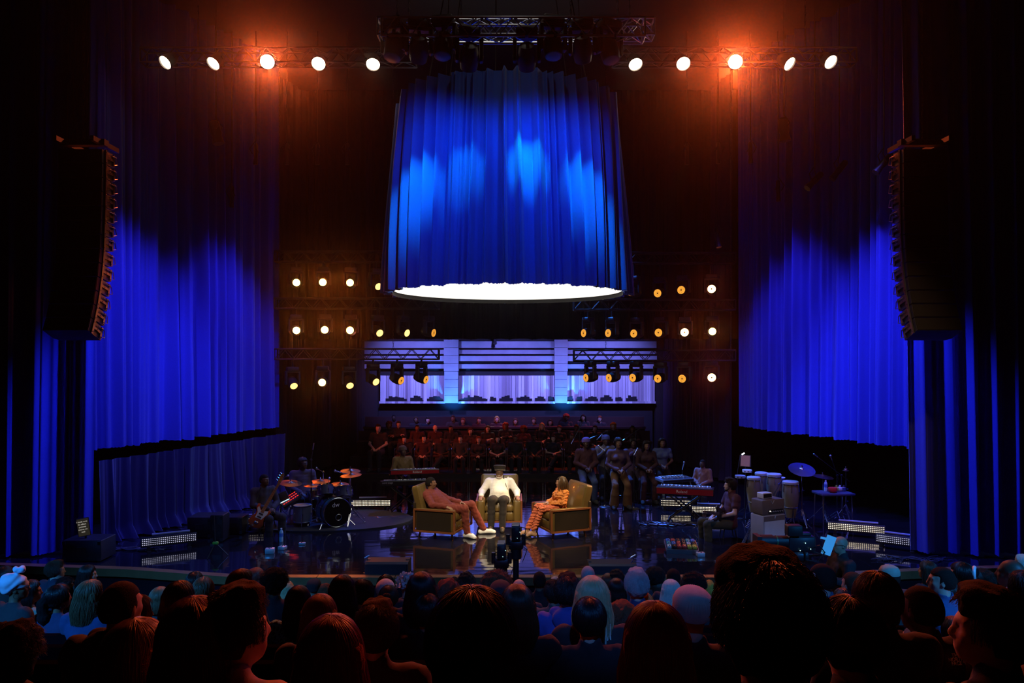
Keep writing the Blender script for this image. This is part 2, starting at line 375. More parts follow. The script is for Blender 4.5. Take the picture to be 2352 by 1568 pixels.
drape('leg_curtain', line((-9.3, 13.5), (-7.42, 13.7)), 11.44, .03, VELV, 31, 'floor length blue drape below the hanging speakers, beside the caption screen', amp=.10, wmin=.2, wmax=.5, lean=-.12, group='floor length drapes')
drape('leg_curtain', line((7.0, 13.75), (9.2, 13.5)), 11.44, .03, VELV, 33, 'floor length blue drape below the hanging speakers, beyond the conga player\'s light bars', amp=.10, wmin=.2, wmax=.5, lean=.16, group='floor length drapes')
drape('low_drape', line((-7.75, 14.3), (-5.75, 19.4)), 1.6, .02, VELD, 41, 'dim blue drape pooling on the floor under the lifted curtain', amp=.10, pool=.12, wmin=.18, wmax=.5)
drape('rear_drape', line((-6.6, 21.2), (-5.2, 26.6)), 11.44, .02, MATTE, 51, 'black drape rising beside the seated choir, behind the drummer', amp=.06)
drape('rear_drape', line((5.3, 26.6), (6.1, 21.0)), 11.44, .02, mat('plum_drape', (.03, .018, .05), .85), 52, 'black drape rising beside the singers, behind the pianist', amp=.06)
drape('border_drape', line((-6.9, 22.6), (6.9, 22.6)), 11.44, 4.04, MATTE, 61, 'wide black border drape hanging above the onlookers and the lit back wall', amp=.05)
# ------------------------------------------------------------------ flown rig
def truss_pts(b, p, q, h=.29, w=.29, r=.022, bay=.45):
    p, q = Vector(p), Vector(q); d = (q-p).normalized(); L = (q-p).length; n = Vector((0, 0, 1)); s = d.cross(n).normalized()
    co = [s*w/2*i+n*h/2*j for i in (-1, 1) for j in (-1, 1)]
    for c in co: b.cyl(p+c, q+c, r, n=8)
    N = max(1, int(L/bay))
    for a, c in ((0, 1), (2, 3), (0, 2), (1, 3)):
        for k in range(N):
            u, v = p+d*L*k/N, p+d*L*(k+1)/N; m = (u+v)/2
            b.cyl(u+co[a], m+co[c], r*.45, n=5, caps=False); b.cyl(m+co[c], v+co[a], r*.45, n=5, caps=False)
    for e in (p, q):
        for a, c in ((0, 1), (1, 3), (3, 2), (2, 0)): b.cyl(e+co[a], e+co[c], r*.8, n=6)
def chain(b, p, q, link=.07):
    p, q = Vector(p), Vector(q); N = max(2, int((q-p).length/link)); d = (q-p)/N
    for k in range(N):
        m = p+d*(k+.5); a = (k % 2)*PI/2; x = Vector((math.cos(a), math.sin(a), 0))
        b.tube([m+x*.016*math.cos(t)+d.normalized()*link*.62*math.sin(t) for t in np.linspace(0, 2*PI, 9)[:-1]], .005, 4, close=True)
def truss(label, p, q, drops, m=GUN, group=None, h=.29, top=11.45):
    c = (Vector(p)+Vector(q))/2; t = thing('lighting_truss', label, 'truss', c, group=group)
    b = MB(); truss_pts(b, Vector(p)-c, Vector(q)-c, h=h, w=h); b.build('truss_frame', m, t, smooth=True)
    for u in drops:
        a = Vector(p).lerp(Vector(q), u)-c
        b = MB(); chain(b, a+Vector((0, 0, h/2)), Vector((a.x, a.y, top-c.z))); b.build('hanging_chain', GUN, t)
    return t
LINE = 'front truss lamps'
y, zc = 15.55, 9.66
truss('long grey truss carrying the five lamps over the bass player\'s side', (fx(330, y), y, zc), (fx(956, y), y, zc), (.2, .93), GUN)
truss('long grey truss carrying the five lamps over the conga player\'s side', (fx(1408, y), y, zc), (fx(1960, y), y, zc), (.07, .8), GUN)
truss('grey truss crossing in front of the curtain\'s top with blue moving heads', (fx(880, 12.0), 12.0, 8.70), (fx(1478, 12.0), 12.0, 8.70), (.1, .9), STEEL)
truss('dim upper grey truss above the circular curtain', (fx(870, 13.6), 13.6, 9.4), (fx(1500, 13.6), 13.6, 9.4), (.3, .7), STEEL)
FLENS = glow('tungsten_lens', (1, .74, .50), 14); FLENS2 = glow('blinding_lens', (1, .80, .55), 60)
def par_can(label, loc, to, hot, power, lab2='glowing warm lens'):
    loc = Vector(loc); d = Vector(to)-loc; R = aim(d); t = thing('stage_lamp', label, 'lamp', loc, group=LINE)
    M = R.to_4x4()
    b = MB(); b.at(M @ Matrix.Rotation(PI/2, 4, 'X')); b.lathe([(.03, -.26), (.085, -.25), (.12, -.16), (.138, -.02), (.146, .03), (.146, .045), (.135, .045), (.130, .01)], 28); b.build('housing', BLACK, t)
    b = MB(); b.at(M @ Matrix.Rotation(PI/2, 4, 'X')); b.lathe([(.002, .026), (.06, .025), (.11, .018), (.132, .012)], 28); o = b.build('lens', FLENS2 if hot else FLENS, t); o['label'] = lab2
    b = MB(); x = R @ Vector((1, 0, 0))
    b.tube([x*.16+R @ Vector((0, .1, 0)), x*.17+Vector((0, .08, .12)), Vector((0, .1, .22)), -x*.17+Vector((0, .08, .12)), -x*.16+R @ Vector((0, .1, 0))], .012, 6); b.cyl((0, .1, .21), (0, .27, 9.515-loc.z), .025, n=8); b.cyl((0, .22, 9.515-loc.z), (0, .45, 9.515-loc.z), .035, n=8)
    b.build('yoke', BLACK, t)
    dn = d.normalized(); spot('lamp_beam', loc+dn*.075, to, power, (1, .105, .02), 50 if not hot else 44, 1., .10)
    return t
nm = ['outermost', 'second', 'third and brightest', 'fourth', 'innermost']
for x, yp, to, hot, k in ((382, 142, (-13, 5, -1), 0, 0), (492, 144, (-11, 5.5, -2), 0, 1), (614, 142, (-.25, .2, 3.3), 1, 2), (732, 145, (-3.4, 4.2, 0), 0, 3), (857, 146, (-2.2, 6.4, -1), 0, 4),
                       (1906, 141, (11, 4, -1), 0, 0), (1811, 145, (13, 6, -1), 0, 1), (1689, 142, (.25, .2, 3.3), 1, 2), (1569, 145, (3.4, 4.2, 0), 0, 3), (1459, 146, (4.2, 6.4, -1), 0, 4)):
    side = 'bass player' if x < 1176 else 'conga player'
    par_can(f'{nm[k]} of five blazing warm lamps in the row above the {side}\'s side', W(x, yp, 15.15), to, hot, (1800 if x < 1176 else 3200) if hot else 1000)
# ---- moving heads: one maker, aimed by direction
def moving_head(label, loc, d, lens_m, group, lens_lab, scale=1., face='plain', hook=None):
    t = thing('moving_head_lamp', label, 'lamp', loc, group=group); R = aim(d); S = Matrix.Scale(scale, 4); M = S @ R.to_4x4()
    pan = math.atan2(d[0], -d[1]) if abs(d[0])+abs(d[1]) > .2 else 0; Y = S @ Matrix.Rotation(pan, 4, 'Z')
    b = MB(); b.at(Y); b.rect((0, 0, .41), (.34, .22, .13), r=.03); hk = (hook or .70*scale)/scale; b.cyl((0, 0, .46), (0, 0, hk+.02), .03, n=8); b.box((0, .02, hk), (.05, .40, .04)); b.build('base', BLACK, t)
    b = MB(); b.at(Y)
    for s in (-1, 1): b.rect((s*.19, 0, .14), (.06, .14, .40), r=.028); b.cyl((s*.16, 0, 0), (s*.225, 0, 0), .05, n=10)
    b.rect((0, 0, .325), (.44, .15, .06), r=.028); b.build('yoke', BLACK, t)
    Q = M @ Matrix.Rotation(PI/2, 4, 'X')
    b = MB(); b.at(Q); b.lathe([(.05, -.24), (.11, -.22), (.145, -.1), (.15, .05), (.132, .17), (.125, .175)], 22); h = b.build('lamp_head', BLACK, t)
    b = MB(); b.at(Q)
    if face == 'ring':          # radial blades round a dark centre
        b.lathe([(.022, .178), (.118, .178)], 28)
    else: b.lathe([(.002, .185), (.06, .183), (.124, .172)], 24)
    o = b.build('lens', lens_m, h); o['label'] = lens_lab
    if face == 'ring':
        b = MB(); b.at(Q)
        for k in range(14):
            a = 2*PI*k/14; b.box((.075*math.cos(a), .075*math.sin(a), .18), (.085, .004, .004), Matrix.Rotation(a, 3, 'Z'))
        b.cyl((0, 0, .17), (0, 0, .188), .022, n=10); b.build('lens_blade', mat('amber_edge', (.10, .03, .004), .5), h)
    return t
BLENS = glow('cyan_lens', (.05, .55, 1), 2.2); BDIM = glow('dim_blue_lens', (.02, .05, .4), .5)
for i, (x, to, pw, L) in enumerate(((962, (-1.72, 13.55, 7.0), 230, BDIM), (1078, (-.80, 13.02, 7.4), 80, BLENS), (1210, (.26, 12.96, 7.5), 170, BLENS), (1338, (1.30, 13.36, 7.0), 230, BDIM))):
    p = W(x, 116 if L is BDIM else 134, 12.0); d = Vector(to)-p
    nmx = ('outer unlit faced', 'inner cyan glowing', 'cyan glowing', 'outer unlit faced')[i]
    sd = ('on the drummer\'s side', 'on the drummer\'s side', 'on the guitarist\'s side', 'on the guitarist\'s side')[i]
    moving_head(f'{nmx} moving head lamp above the circular curtain {sd}', p, d.normalized(), L, 'curtain top moving heads', 'blue lit lens', hook=8.70-.145-p.z)
    q = p+d.normalized()*.2
    spot('curtain_beam', q, Vector(to)-Vector((0, 0, .2)), pw*2.3, (0, .52, 1), 30, 1., .05)
    spot('curtain_beam', q, Vector(to)-Vector((0, 0, .3)), pw*.42, (.005, .14, 1), 112, 1., .05)
    spot('curtain_beam', q+Vector((0, 0, -.02)), Vector(to)-Vector((0, 0, 2.2)), pw*.42, (.01, .09, 1), 56, 1., .05)
for i, (x, yp) in enumerate(((905, 112), (1018, 108), (1270, 108), (1400, 118))):
    moving_head(('unlit black lamp at the end of the curtain truss nearest the drummer', 'unlit black lamp between two curtain lamps, drummer\'s side', 'unlit black lamp between two curtain lamps, guitarist\'s side', 'unlit black lamp at the end of the curtain truss nearest the guitarist')[i], W(x, yp, 12.0), (.1*(i-1.5), -.3, -1), DARK, 'curtain top moving heads', 'dark lens', hook=8.70-.145-W(x, yp, 12.0).z)
# ---- the two amber lamp walls upstage
BD = 20.0
AM1 = glow('amber_hot', (1, .60, .10), 16); AM2 = glow('amber_ring', (1, .40, .045), 1.15); AM3 = glow('amber_mid', (1, .60, .15), 2.6); AM4 = glow('red_hot', (1, .52, .20), 9)
rows = ('upper', 'middle', 'lower')
def z_at(yy, d=BD): return EYE-(yy-HOR)*d/FPX
for i, (ya, sd) in enumerate(((590, 'upper'), (697, 'middle'), (813, 'lower'))):
    truss(f'{sd} black truss of the amber lamp wall behind the drummer', (fx(634, BD), BD, z_at(ya)), (fx(1008, BD), BD, z_at(ya)), (.02, .72), BLACK, 'amber lamp wall trusses', .27, 11.45 if i == 0 else z_at((590, 697)[i-1])-.13)
    truss(f'{sd} black truss of the amber lamp wall behind the pianist', (fx(1318, BD), BD, z_at(ya+3)), (fx(1686, BD), BD, z_at(ya+3)), (.2, .98), BLACK, 'amber lamp wall trusses', .27, 11.45 if i == 0 else z_at((593, 700)[i-1])-.13)
wall = [  # x, y, row, direction, face
 (680, 650, 0, (.35, -1, 0), 'hot', 1), (743, 650, 0, (.12, -1, .05), 'hot', 2), (806, 651, 0, (.06, -1, .05), 'hot', 2), (864, 653, 0, (.75, -1, -.6), 'mid', 0),
 (680, 759, 1, (.35, -1, 0), 'hot', 1), (747, 758, 1, (.15, -1, .02), 'hot', 2), (806, 759, 1, (.06, -1, .02), 'hot', 2), (867, 760, 1, (.7, -1, -.5), 'mid', 0), (926, 761, 1, (1.3, -1, -.5), 'mid', 0), (985, 762, 1, (1.9, -1, -.4), 'ring', 0),
 (672, 879, 2, (.6, -1, -.7), 'mid', 0), (741, 877, 2, (.16, -1, -.06), 'hot', 1), (801, 878, 2, (.5, -1, -.7), 'mid', 0), (857, 872, 2, (.9, -1, -.5), 'mid', 0), (912, 870, 2, (1.4, -1, -.5), 'ring', 0), (968, 868, 2, (1.7, -1, -.5), 'ring', 0),
 (1457, 671, 0, (-1.0, -1, .05), 'ring', 0), (1516, 673, 0, (-.7, -1, -.1), 'ring', 0), (1569, 668, 0, (-.6, -1, .1), 'ring', 0), (1635, 666, 0, (-.3, -1, .12), 'red', 0),
 (1351, 765, 1, (-1.5, -1, 0), 'ring', 0), (1406, 765, 1, (-1.2, -1, 0), 'ring', 0), (1463, 766, 1, (-.9, -1, 0), 'ring', 0), (1518, 764, 1, (-.7, -1, 0), 'ring', 0), (1574, 764, 1, (-.35, -1, .05), 'red', 0), (1636, 762, 1, (-.24, -1, .05), 'hot', 1),
 (1356, 866, 2, (-1.5, -1, -.15), 'ring', 0), (1408, 866, 2, (-1.3, -1, -.15), 'ring', 0), (1461, 866, 2, (-1.0, -1, -.1), 'ring', 0), (1517, 868, 2, (-.8, -1, -.1), 'ring', 0), (1572, 868, 2, (-.7, -1, -.1), 'ring', 0), (1635, 866, 2, (-.28, -1, -.03), 'red', 0)]
ordn = ['first', 'second', 'third', 'fourth', 'fifth', 'sixth']
cnt = {}
for x, yp, r, d, k, glowing in wall:
    sd = 'drummer' if x < 1176 else 'pianist'; n = cnt.get((sd, r), 0); cnt[(sd, r)] = n+1
    edge = 'from the outer end' if x < 1176 else 'counting out from the middle'
    lm = {'hot': AM1, 'mid': AM3, 'ring': AM2, 'red': AM4}[k]
    p = W(x, yp, BD-.05); yt = (590, 697, 813)[r] + (3 if x > 1176 else 0)
    moving_head(f'{ordn[n]} amber lamp {edge} in the {rows[r]} row behind the {sd}', p, d, lm, 'amber lamp walls', {'hot': 'blazing amber lens', 'mid': 'small amber lens', 'ring': 'amber lens with radial blades', 'red': 'pale red lens'}[k], scale=.88, face='ring' if k in ('ring', 'red') else 'plain', hook=z_at(yt)-.135-p.z)
    dn = Vector(d).normalized()
    if glowing: spot('amber_beam', p+dn*.2, p+Vector((dn.x, dn.y, dn.z-.05))*3, 45*glowing, (1, .16, .015), 80, 1., .05)
    elif k == 'red': spot('amber_beam', p+dn*.2, p+dn*3, 40, (1, .08, .02), 80, 1., .05)
    elif k == 'mid' and r == 2: spot('amber_beam', p+dn*.2, p+dn*3, 70, (1, .14, .02), 50, 1., .05)
# ---- small profile lamps high at the sides
def profile(label, loc, to, L, power, col, deg, rad=.075, group='high side lamps'):
    loc = Vector(loc); d = Vector(to)-loc; R = aim(d); t = thing('profile_lamp', label, 'lamp', loc, group=group); M = R.to_4x4() @ Matrix.Rotation(PI/2, 4, 'X')
    b = MB(); b.at(M); b.lathe([(rad*.5, -.5), (rad*.95, -.46), (rad*.95, -.2), (rad*.8, -.15), (rad*1.05, -.01), (rad*1.05, .02), (rad*.95, .02)], 18); b.build('barrel', DARK, t)
    b = MB(); b.at(M); b.lathe([(.002, .008), (rad*.93, .004)], 18); o = b.build('lens', L, t); o['label'] = 'lit lens'
    b = MB(); b.tube([R @ Vector((.1, .25, 0)), R @ Vector((.1, .25, .1))+Vector((0, 0, .1)), Vector((0, 0, .32))+R @ Vector((0, .25, 0)), R @ Vector((-.1, .25, .1))+Vector((0, 0, .1)), R @ Vector((-.1, .25, 0))], .012, 5)
    q = R @ Vector((0, .25, 0)); b.cyl(q+Vector((0, 0, .3)), (q.x, q.y, 11.45-loc.z), .014, n=6); b.build('hanging_yoke', BLACK, t)
    if power: spot('profile_beam', loc+d.normalized()*.05, to, power, col, deg, .35, .04)
CL = glow('cold_lens', (.6, .85, 1), 5); WL = glow('warm_lens', (1, .92, .7), 9); DL = glow('faint_blue_lens', (.05, .06, .7), 1.4)
profile('tilted cold white lamp high over the bass player', W(502, 328, 17), (-4.6, 17, 0), CL, 500, (.2, .2, 1), 14, .12)
profile('tilted cold white lamp high over the pianist', W(1803, 322, 17), (6.9, 17, 0), CL, 1500, (.12, .1, 1), 12, .12)
profile('small warm lamp by the lifted drape over the bass player', W(427, 433, 17.5), (-2, 16.5, 1), WL, 600, (1, .6, .3), 7)
profile('small warm lamp shining past the lifted drape over the congas', W(1855, 431, 17), (.2, 15.6, 1), WL, 3600, (1, .50, .22), 6)
profile('small warm lamp highest on the drape side over the congas', W(2012, 395, 15.5), (1.4, 15.2, .6), WL, 2600, (1, .50, .22), 6)
profile('small unlit lamp beside the warm lamp over the congas', W(1912, 410, 17), (2, 17, 1), DL, 0, None, 0)
profile('white lamp in the dark recess above the middle onlookers, throwing a soft shaft', W(1137, 788, 26.3), (-.45, 24.2, .6), CL, 260, (1, .92, .80), 24, .06)
profile('small white lamp above the outer end of the pianist\'s lamp wall', W(1651, 566, 18.5), (5.6, 17, 0), CL, 0, None, 0, .06)
for i, (x, yy) in enumerate(((587, 376), (659, 376), (729, 376), (797, 376), (1578, 376), (1650, 374), (1724, 373), (486, 456), (532, 474), (1788, 460))):
    profile(f'{("first","second","third","fourth","first","second","third","higher","lower","single")[i]} {("faint blue lamp in the high row over the drummer","faint blue lamp in the high row over the pianist","faint blue lamp beside the lifted drape behind the bassist","faint blue lamp beside the lifted drape behind the congas")[0 if i<4 else 1 if i<7 else 2 if i<9 else 3]}', W(x, yy, 18.5), Vector((fx(x, 18.5)*1.02, 18.2, 0)), DL, 0, None, 0, .05)
# ---- line arrays
def line_array(label, x, y, zt, sgn, n=12):
    t = thing('line_array', label, 'loudspeaker', (x, y, zt)); z = 0.; ang = 0.; px = 0.
    b = MB(); b.box((0, .1, .12), (.76, .14, .1)); b.box((-.3, .2, .12), (.06, .8, .08)); b.box((.3, .2, .12), (.06, .8, .08)); chain(b, (0, .1, .15), (0, .1, 11.45-zt)); b.build('flying_frame', GUN, t)
    CAB = mat('speaker_cabinet', (.016, .015, .015), .5, bump=.3, bscale=300); GR = mat('speaker_grille', (.008, .008, .008), .8); 
    oy = 0.
    for k in range(n):
        a = (.012*k if k < 6 else .07+.055*(k-6)); R = Matrix.Rotation(-a, 3, 'X'); h = .235
        c = Vector((0, oy, z)) + R @ Vector((0, .22, -h/2))
        b = MB(); vv = []
        for (yy, hh, ww) in ((-.22, h*.5-.008, .36), (.10, h*.47, .36), (.24, h*.34, .33)):
            vv.append([c+R @ Vector((ww*i, yy, hh*j)) for i, j in ((-1, -1), (1, -1), (1, 1), (-1, 1))])
        b.rings(vv); cb = b.build('speaker_cabinet', CAB, t, ang=20)
        b = MB(); b.box(c+R @ Vector((0, -.225, 0)), (.70, .012, h-.03), R); b.build('grille', GR, cb)
        b = MB(); s = sgn
        b.box(c+R @ Vector((s*.372, -.12, 0)), (.02, .05, h+.01), R); b.box(c+R @ Vector((s*.372, .13, 0)), (.02, .05, h*.8), R); b.box(c+R @ Vector((s*.372, 0, 0)), (.016, .26, .04), R)
        for (py, pz) in ((-.12, .085), (-.12, -.085), (.13, .06), (.0, 0)): b.ell(c+R @ Vector((s*.382, py, pz)), .009, 6)
        b.build('rigging_plate', GUN, cb)
        b = MB(); s = sgn; b.tube([c+R @ Vector((s*.37, .0, .07)), c+R @ Vector((s*.395, .16, .06)), c+R @ Vector((s*.38, .24, -.04)), c+R @ Vector((s*.395, .1, -.08))], .008, 5); b.build('handle', STEEL, cb)
        e = R @ Vector((0, 0, -h)); oy += e.y; z += e.z
    return t
line_array('hanging black speaker column beside the drape on the bass player\'s side, catching red light', fx(192, 12.6), 12.5, EYE+(815-345)*12.6/FPX, 1, 13)
line_array('hanging black speaker column beside the drape on the conga player\'s side', fx(2118, 12.6), 12.5, EYE+(815-345)*12.6/FPX, -1, 13)
spot('array_red', (-4.2, 12.95, 5.0), (-6.75, 12.62, 4.7), 90, (1, .09, .03), 34, .9, .05)
# ------------------------------------------------------------------ smooth solids for people, hair and cloth
def V3(*a): return np.array(a, float)
class Solid:
    """a list of soft capsules and ellipsoids blended into one skin"""
    def __init__(s): s.p = []
    def cap(s, a, b, ra, rb=None, k=.02, sub=False): s.p.append(('c', np.array(a, float), np.array(b, float), ra, ra if rb is None else rb, k, sub)); return s
    def ell(s, c, r, R=None, k=.02, sub=False): s.p.append(('e', np.array(c, float), np.array(r, float), None if R is None else np.array(R, float), None, k, sub)); return s
    def add(s, o, grow=0.): s.p += o.grown(grow).p if grow else o.p; return s
    def grown(s, g):
        n = Solid()
        for t in s.p:
            if t[6]: continue
            n.p.append(('c', t[1], t[2], t[3]+g, t[4]+g, t[5], False) if t[0] == 'c' else ('e', t[1], t[2]+g, t[3], None, t[5], False))
        return n
    def moved(s, R, o):
        R = np.array(R); o = np.array(o); n = Solid()
        for t in s.p:
            if t[0] == 'c': n.p.append(('c', R@t[1]+o, R@t[2]+o, t[3], t[4], t[5], t[6]))
            else: n.p.append(('e', R@t[1]+o, t[2], R@(t[3] if t[3] is not None else np.eye(3)), None, t[5], t[6]))
        return n
    def box(s, t):
        if t[0] == 'c': r = max(t[3], t[4]); return np.minimum(t[1], t[2])-r, np.maximum(t[1], t[2])+r
        r = max(t[2]) if t[3] is not None else t[2]; return t[1]-r, t[1]+r
    def mesh(s, h, post=None, cut=None):
        bs = [s.box(t) for t in s.p if not t[6]]; lo = np.min([b[0] for b in bs], 0)-3*h-.01; hi = np.max([b[1] for b in bs], 0)+3*h+.01
        n = np.ceil((hi-lo)/h).astype(int)+1; D = np.full(n, .25, np.float32); ax = [lo[i]+h*np.arange(n[i]) for i in range(3)]
        for t in s.p:
            k = t[5]; b0, b1 = s.box(t); m = k+2.5*h
            i0 = np.clip(np.floor((b0-m-lo)/h).astype(int), 0, n); i1 = np.clip(np.ceil((b1+m-lo)/h).astype(int)+1, 0, n)
            if np.any(i1 <= i0): continue
            sl = tuple(slice(a, b) for a, b in zip(i0, i1))
            X, Y, Z = np.meshgrid(*[ax[i][i0[i]:i1[i]].astype(np.float32) for i in range(3)], indexing='ij')
            if t[0] == 'c':
                a, b = t[1], t[2]; d = b-a; L2 = d@d+1e-12
                u = np.clip(((X-a[0])*d[0]+(Y-a[1])*d[1]+(Z-a[2])*d[2])/L2, 0, 1)
                q = np.sqrt((X-a[0]-u*d[0])**2+(Y-a[1]-u*d[1])**2+(Z-a[2]-u*d[2])**2)-(t[3]+(t[4]-t[3])*u)
            else:
                x, y, z = X-t[1][0], Y-t[1][1], Z-t[1][2]
                if t[3] is not None:
                    R = t[3]; x, y, z = R[0, 0]*x+R[1, 0]*y+R[2, 0]*z, R[0, 1]*x+R[1, 1]*y+R[2, 1]*z, R[0, 2]*x+R[1, 2]*y+R[2, 2]*z
                r = t[2]; k0 = np.sqrt((x/r[0])**2+(y/r[1])**2+(z/r[2])**2); k1 = np.sqrt((x/r[0]**2)**2+(y/r[1]**2)**2+(z/r[2]**2)**2)
                q = k0*(k0-1)/(k1+1e-9)
            C = D[sl]
            if t[6]:
                e = np.maximum(k-np.abs(C+q), 0)/k; D[sl] = np.maximum(C, -q)+e*e*k*.25
            else:
                e = np.maximum(k-np.abs(C-q), 0)/k; D[sl] = np.minimum(C, q)-e*e*k*.25
        if cut is not None:
            X, Y, Z = np.meshgrid(*ax, indexing='ij'); D = np.maximum(D, cut(X, Y, Z).astype(np.float32))
        if post is not None:
            X, Y, Z = np.meshgrid(*ax, indexing='ij'); D = post(D, X, Y, Z)
        return nets(D, lo, h)
def nets(D, lo, h):
    S = D < 0; nx, ny, nz = D.shape
    off = [(i, j, k) for i in (0, 1) for j in (0, 1) for k in (0, 1)]
    cnt = sum(S[i:nx-1+i, j:ny-1+j, k:nz-1+k].astype(np.int8) for i, j, k in off)
    I = np.argwhere((cnt > 0) & (cnt < 8))
    if not len(I): return np.zeros((0, 3)), np.zeros((0, 4), int)
    C = np.stack([D[I[:, 0]+i, I[:, 1]+j, I[:, 2]+k] for i, j, k in off], 1)
    pos = np.zeros((len(I), 3)); w = np.zeros(len(I)); O = np.array(off, float)
    for a in range(8):
        for b in range(a+1, 8):
            if np.abs(O[a]-O[b]).sum() != 1: continue
            m = (C[:, a] < 0) != (C[:, b] < 0); t = C[m, a]/(C[m, a]-C[m, b])
            pos[m] += O[a]+(O[b]-O[a])*t[:, None]; w[m] += 1
    V = lo+h*(I+pos/w[:, None])
    idx = np.full((nx-1, ny-1, nz-1), -1, np.int64); idx[I[:, 0], I[:, 1], I[:, 2]] = np.arange(len(I))
    F = []
    for ax in range(3):
        sl0 = [slice(1, -1)]*3; sl1 = [slice(1, -1)]*3; sl0[ax] = slice(0, -1); sl1[ax] = slice(1, None)
        A, B = S[tuple(sl0)], S[tuple(sl1)]; E = np.argwhere(A != B)
        if not len(E): continue
        fl = A[E[:, 0], E[:, 1], E[:, 2]]; base = E.copy()
        for q in range(3):
            if q != ax: base[:, q] += 1
        u, v = (ax+1) % 3, (ax+2) % 3; qs = []
        for du, dv in ((-1, -1), (0, -1), (0, 0), (-1, 0)):
            c = base.copy(); c[:, u] += du; c[:, v] += dv; qs.append(idx[c[:, 0], c[:, 1], c[:, 2]])
        q = np.stack(qs, 1); q[~fl] = q[~fl][:, ::-1]; F.append(q)
    F = np.concatenate(F); F = F[(F >= 0).all(1)]
    return V, F
def relax(V, F, it=1, f=.5):
    e = np.concatenate([F[:, [0, 1]], F[:, [1, 2]], F[:, [2, 3]], F[:, [3, 0]]])
    for _ in range(it):
        s = np.zeros_like(V); c = np.zeros(len(V)); np.add.at(s, e[:, 0], V[e[:, 1]]); np.add.at(c, e[:, 0], 1); np.add.at(s, e[:, 1], V[e[:, 0]]); np.add.at(c, e[:, 1], 1)
        V = V*(1-f)+f*s/np.maximum(c, 1)[:, None]
    return V
def wob(X, Y, Z, f, seed=0):     # cheap smooth noise
    r = np.random.RandomState(seed); o = 0
    for k in range(4):
        d = r.normal(size=3); d /= np.linalg.norm(d); o = o+np.sin(f*(1+.5*k)*(X*d[0]+Y*d[1]+Z*d[2])+r.uniform(0, 6))/(1+.4*k)
    return o/2.4
# ------------------------------------------------------------------ body
def rotz(a): c, s = math.cos(a), math.sin(a); return np.array([[c, -s, 0], [s, c, 0], [0, 0, 1.]])
def rotx(a): c, s = math.cos(a), math.sin(a); return np.array([[1, 0, 0], [0, c, -s], [0, s, c.real]])
def head_solid(female=False, beard=False):
    """head about its centre, facing -Y, top at +.115"""
    h = Solid()
    h.ell((0, .014, .022), (.074, .094, .090), k=.02)
    h.ell((0, -.022, -.040), (.058, .068, .066), k=.035)
    h.ell((0, -.056, -.086), (.030, .026, .022), k=.03)
    for s in (-1, 1):
        h.ell((s*.034, -.050, -.020), (.026, .026, .022), k=.02)            # cheekbone
        h.cap((s*.012, -.077, .024), (s*.046, -.066, .026), .011, .008, k=.016)   # brow
        h.ell((s*.031, -.080, .006), (.017, .012, .010), k=.010, sub=True)    # eye socket
        h.ell((s*.031, -.066, .006), (.013, .012, .011), k=.004)               # eyeball
        h.ell((s*.074, .012, -.006), (.010, .022, .032), R=rotz(s*.35), k=.008); h.ell((s*.083, .002, -.004), (.006, .010, .016), k=.006, sub=True)
    h.cap((0, -.082, .014), (0, -.100, -.022), .009, .012, k=.012); h.ell((0, -.094, -.027), (.017, .012, .009), k=.008)
    h.cap((-.022, -.080, -.055), (.022, -.080, -.055), .008, k=.012); h.cap((-.018, -.080, -.066), (.018, -.080, -.066), .009, k=.010)
    h.cap((-.024, -.091, -.0605), (.024, -.091, -.0605), .003, k=.005, sub=True)
    if beard: h.cap((-.052, -.03, -.055), (-.02, -.075, -.088), .018, .02, k=.02); h.cap((.052, -.03, -.055), (.02, -.075, -.088), .018, .02, k=.02)
    return h
def hand_solid(w, f, n, curl=.5, spread=.2, thumb=1, size=1.):
    """palm and five fingers: w wrist, f finger direction, n back-of-hand normal, thumb = +1/-1 side"""
    f = np.array(f, float); f /= np.linalg.norm(f); n = np.array(n, float); n -= f*(n@f); n /= np.linalg.norm(n); s = np.cross(f, n)*thumb
    h = Solid(); w = np.array(w, float); z = size
    h.cap(w, w+f*.03*z, .026*z, .028*z, k=.02)
    for o in (-.024, -.008, .008, .024): h.cap(w+f*.02*z+s*o*z*.7, w+f*.082*z+s*o*1.05*z, .013*z, .0115*z, k=.012)
    for i, (o, L) in enumerate(((.027, .070), (.0095, .080), (-.0085, .075), (-.026, .060))):
        a = w+f*.088*z+s*o*z; d = f+s*o*spread*12; d /= np.linalg.norm(d); c = curl*(1+.12*i)
        for seg, part in enumerate((.45, .32, .25)):
            c1 = c*(.6+.5*seg)*.55; d = d*math.cos(c1)-n*math.sin(c1); d /= np.linalg.norm(d)
            b = a+d*L*part*z; h.cap(a, b, (.0102-.0009*seg)*z, (.0095-.0010*seg)*z, k=.003); a = b
    t0 = w+f*.025*z+s*.026*z-n*.004*z; t1 = t0+(f*.5+s*.75-n*.25)*.04*z; t2 = t1+(f*.85+s*.25-n*.3*(1+curl))*.034*z; t3 = t2+(f*.95-n*.35*(1+curl))*.026*z
    h.cap(t0, t1, .0135*z, .0115*z, k=.010); h.cap(t1, t2, .0112*z, .010*z, k=.003); h.cap(t2, t3, .0098*z, .0085*z, k=.003)
    return h
class Pose: pass
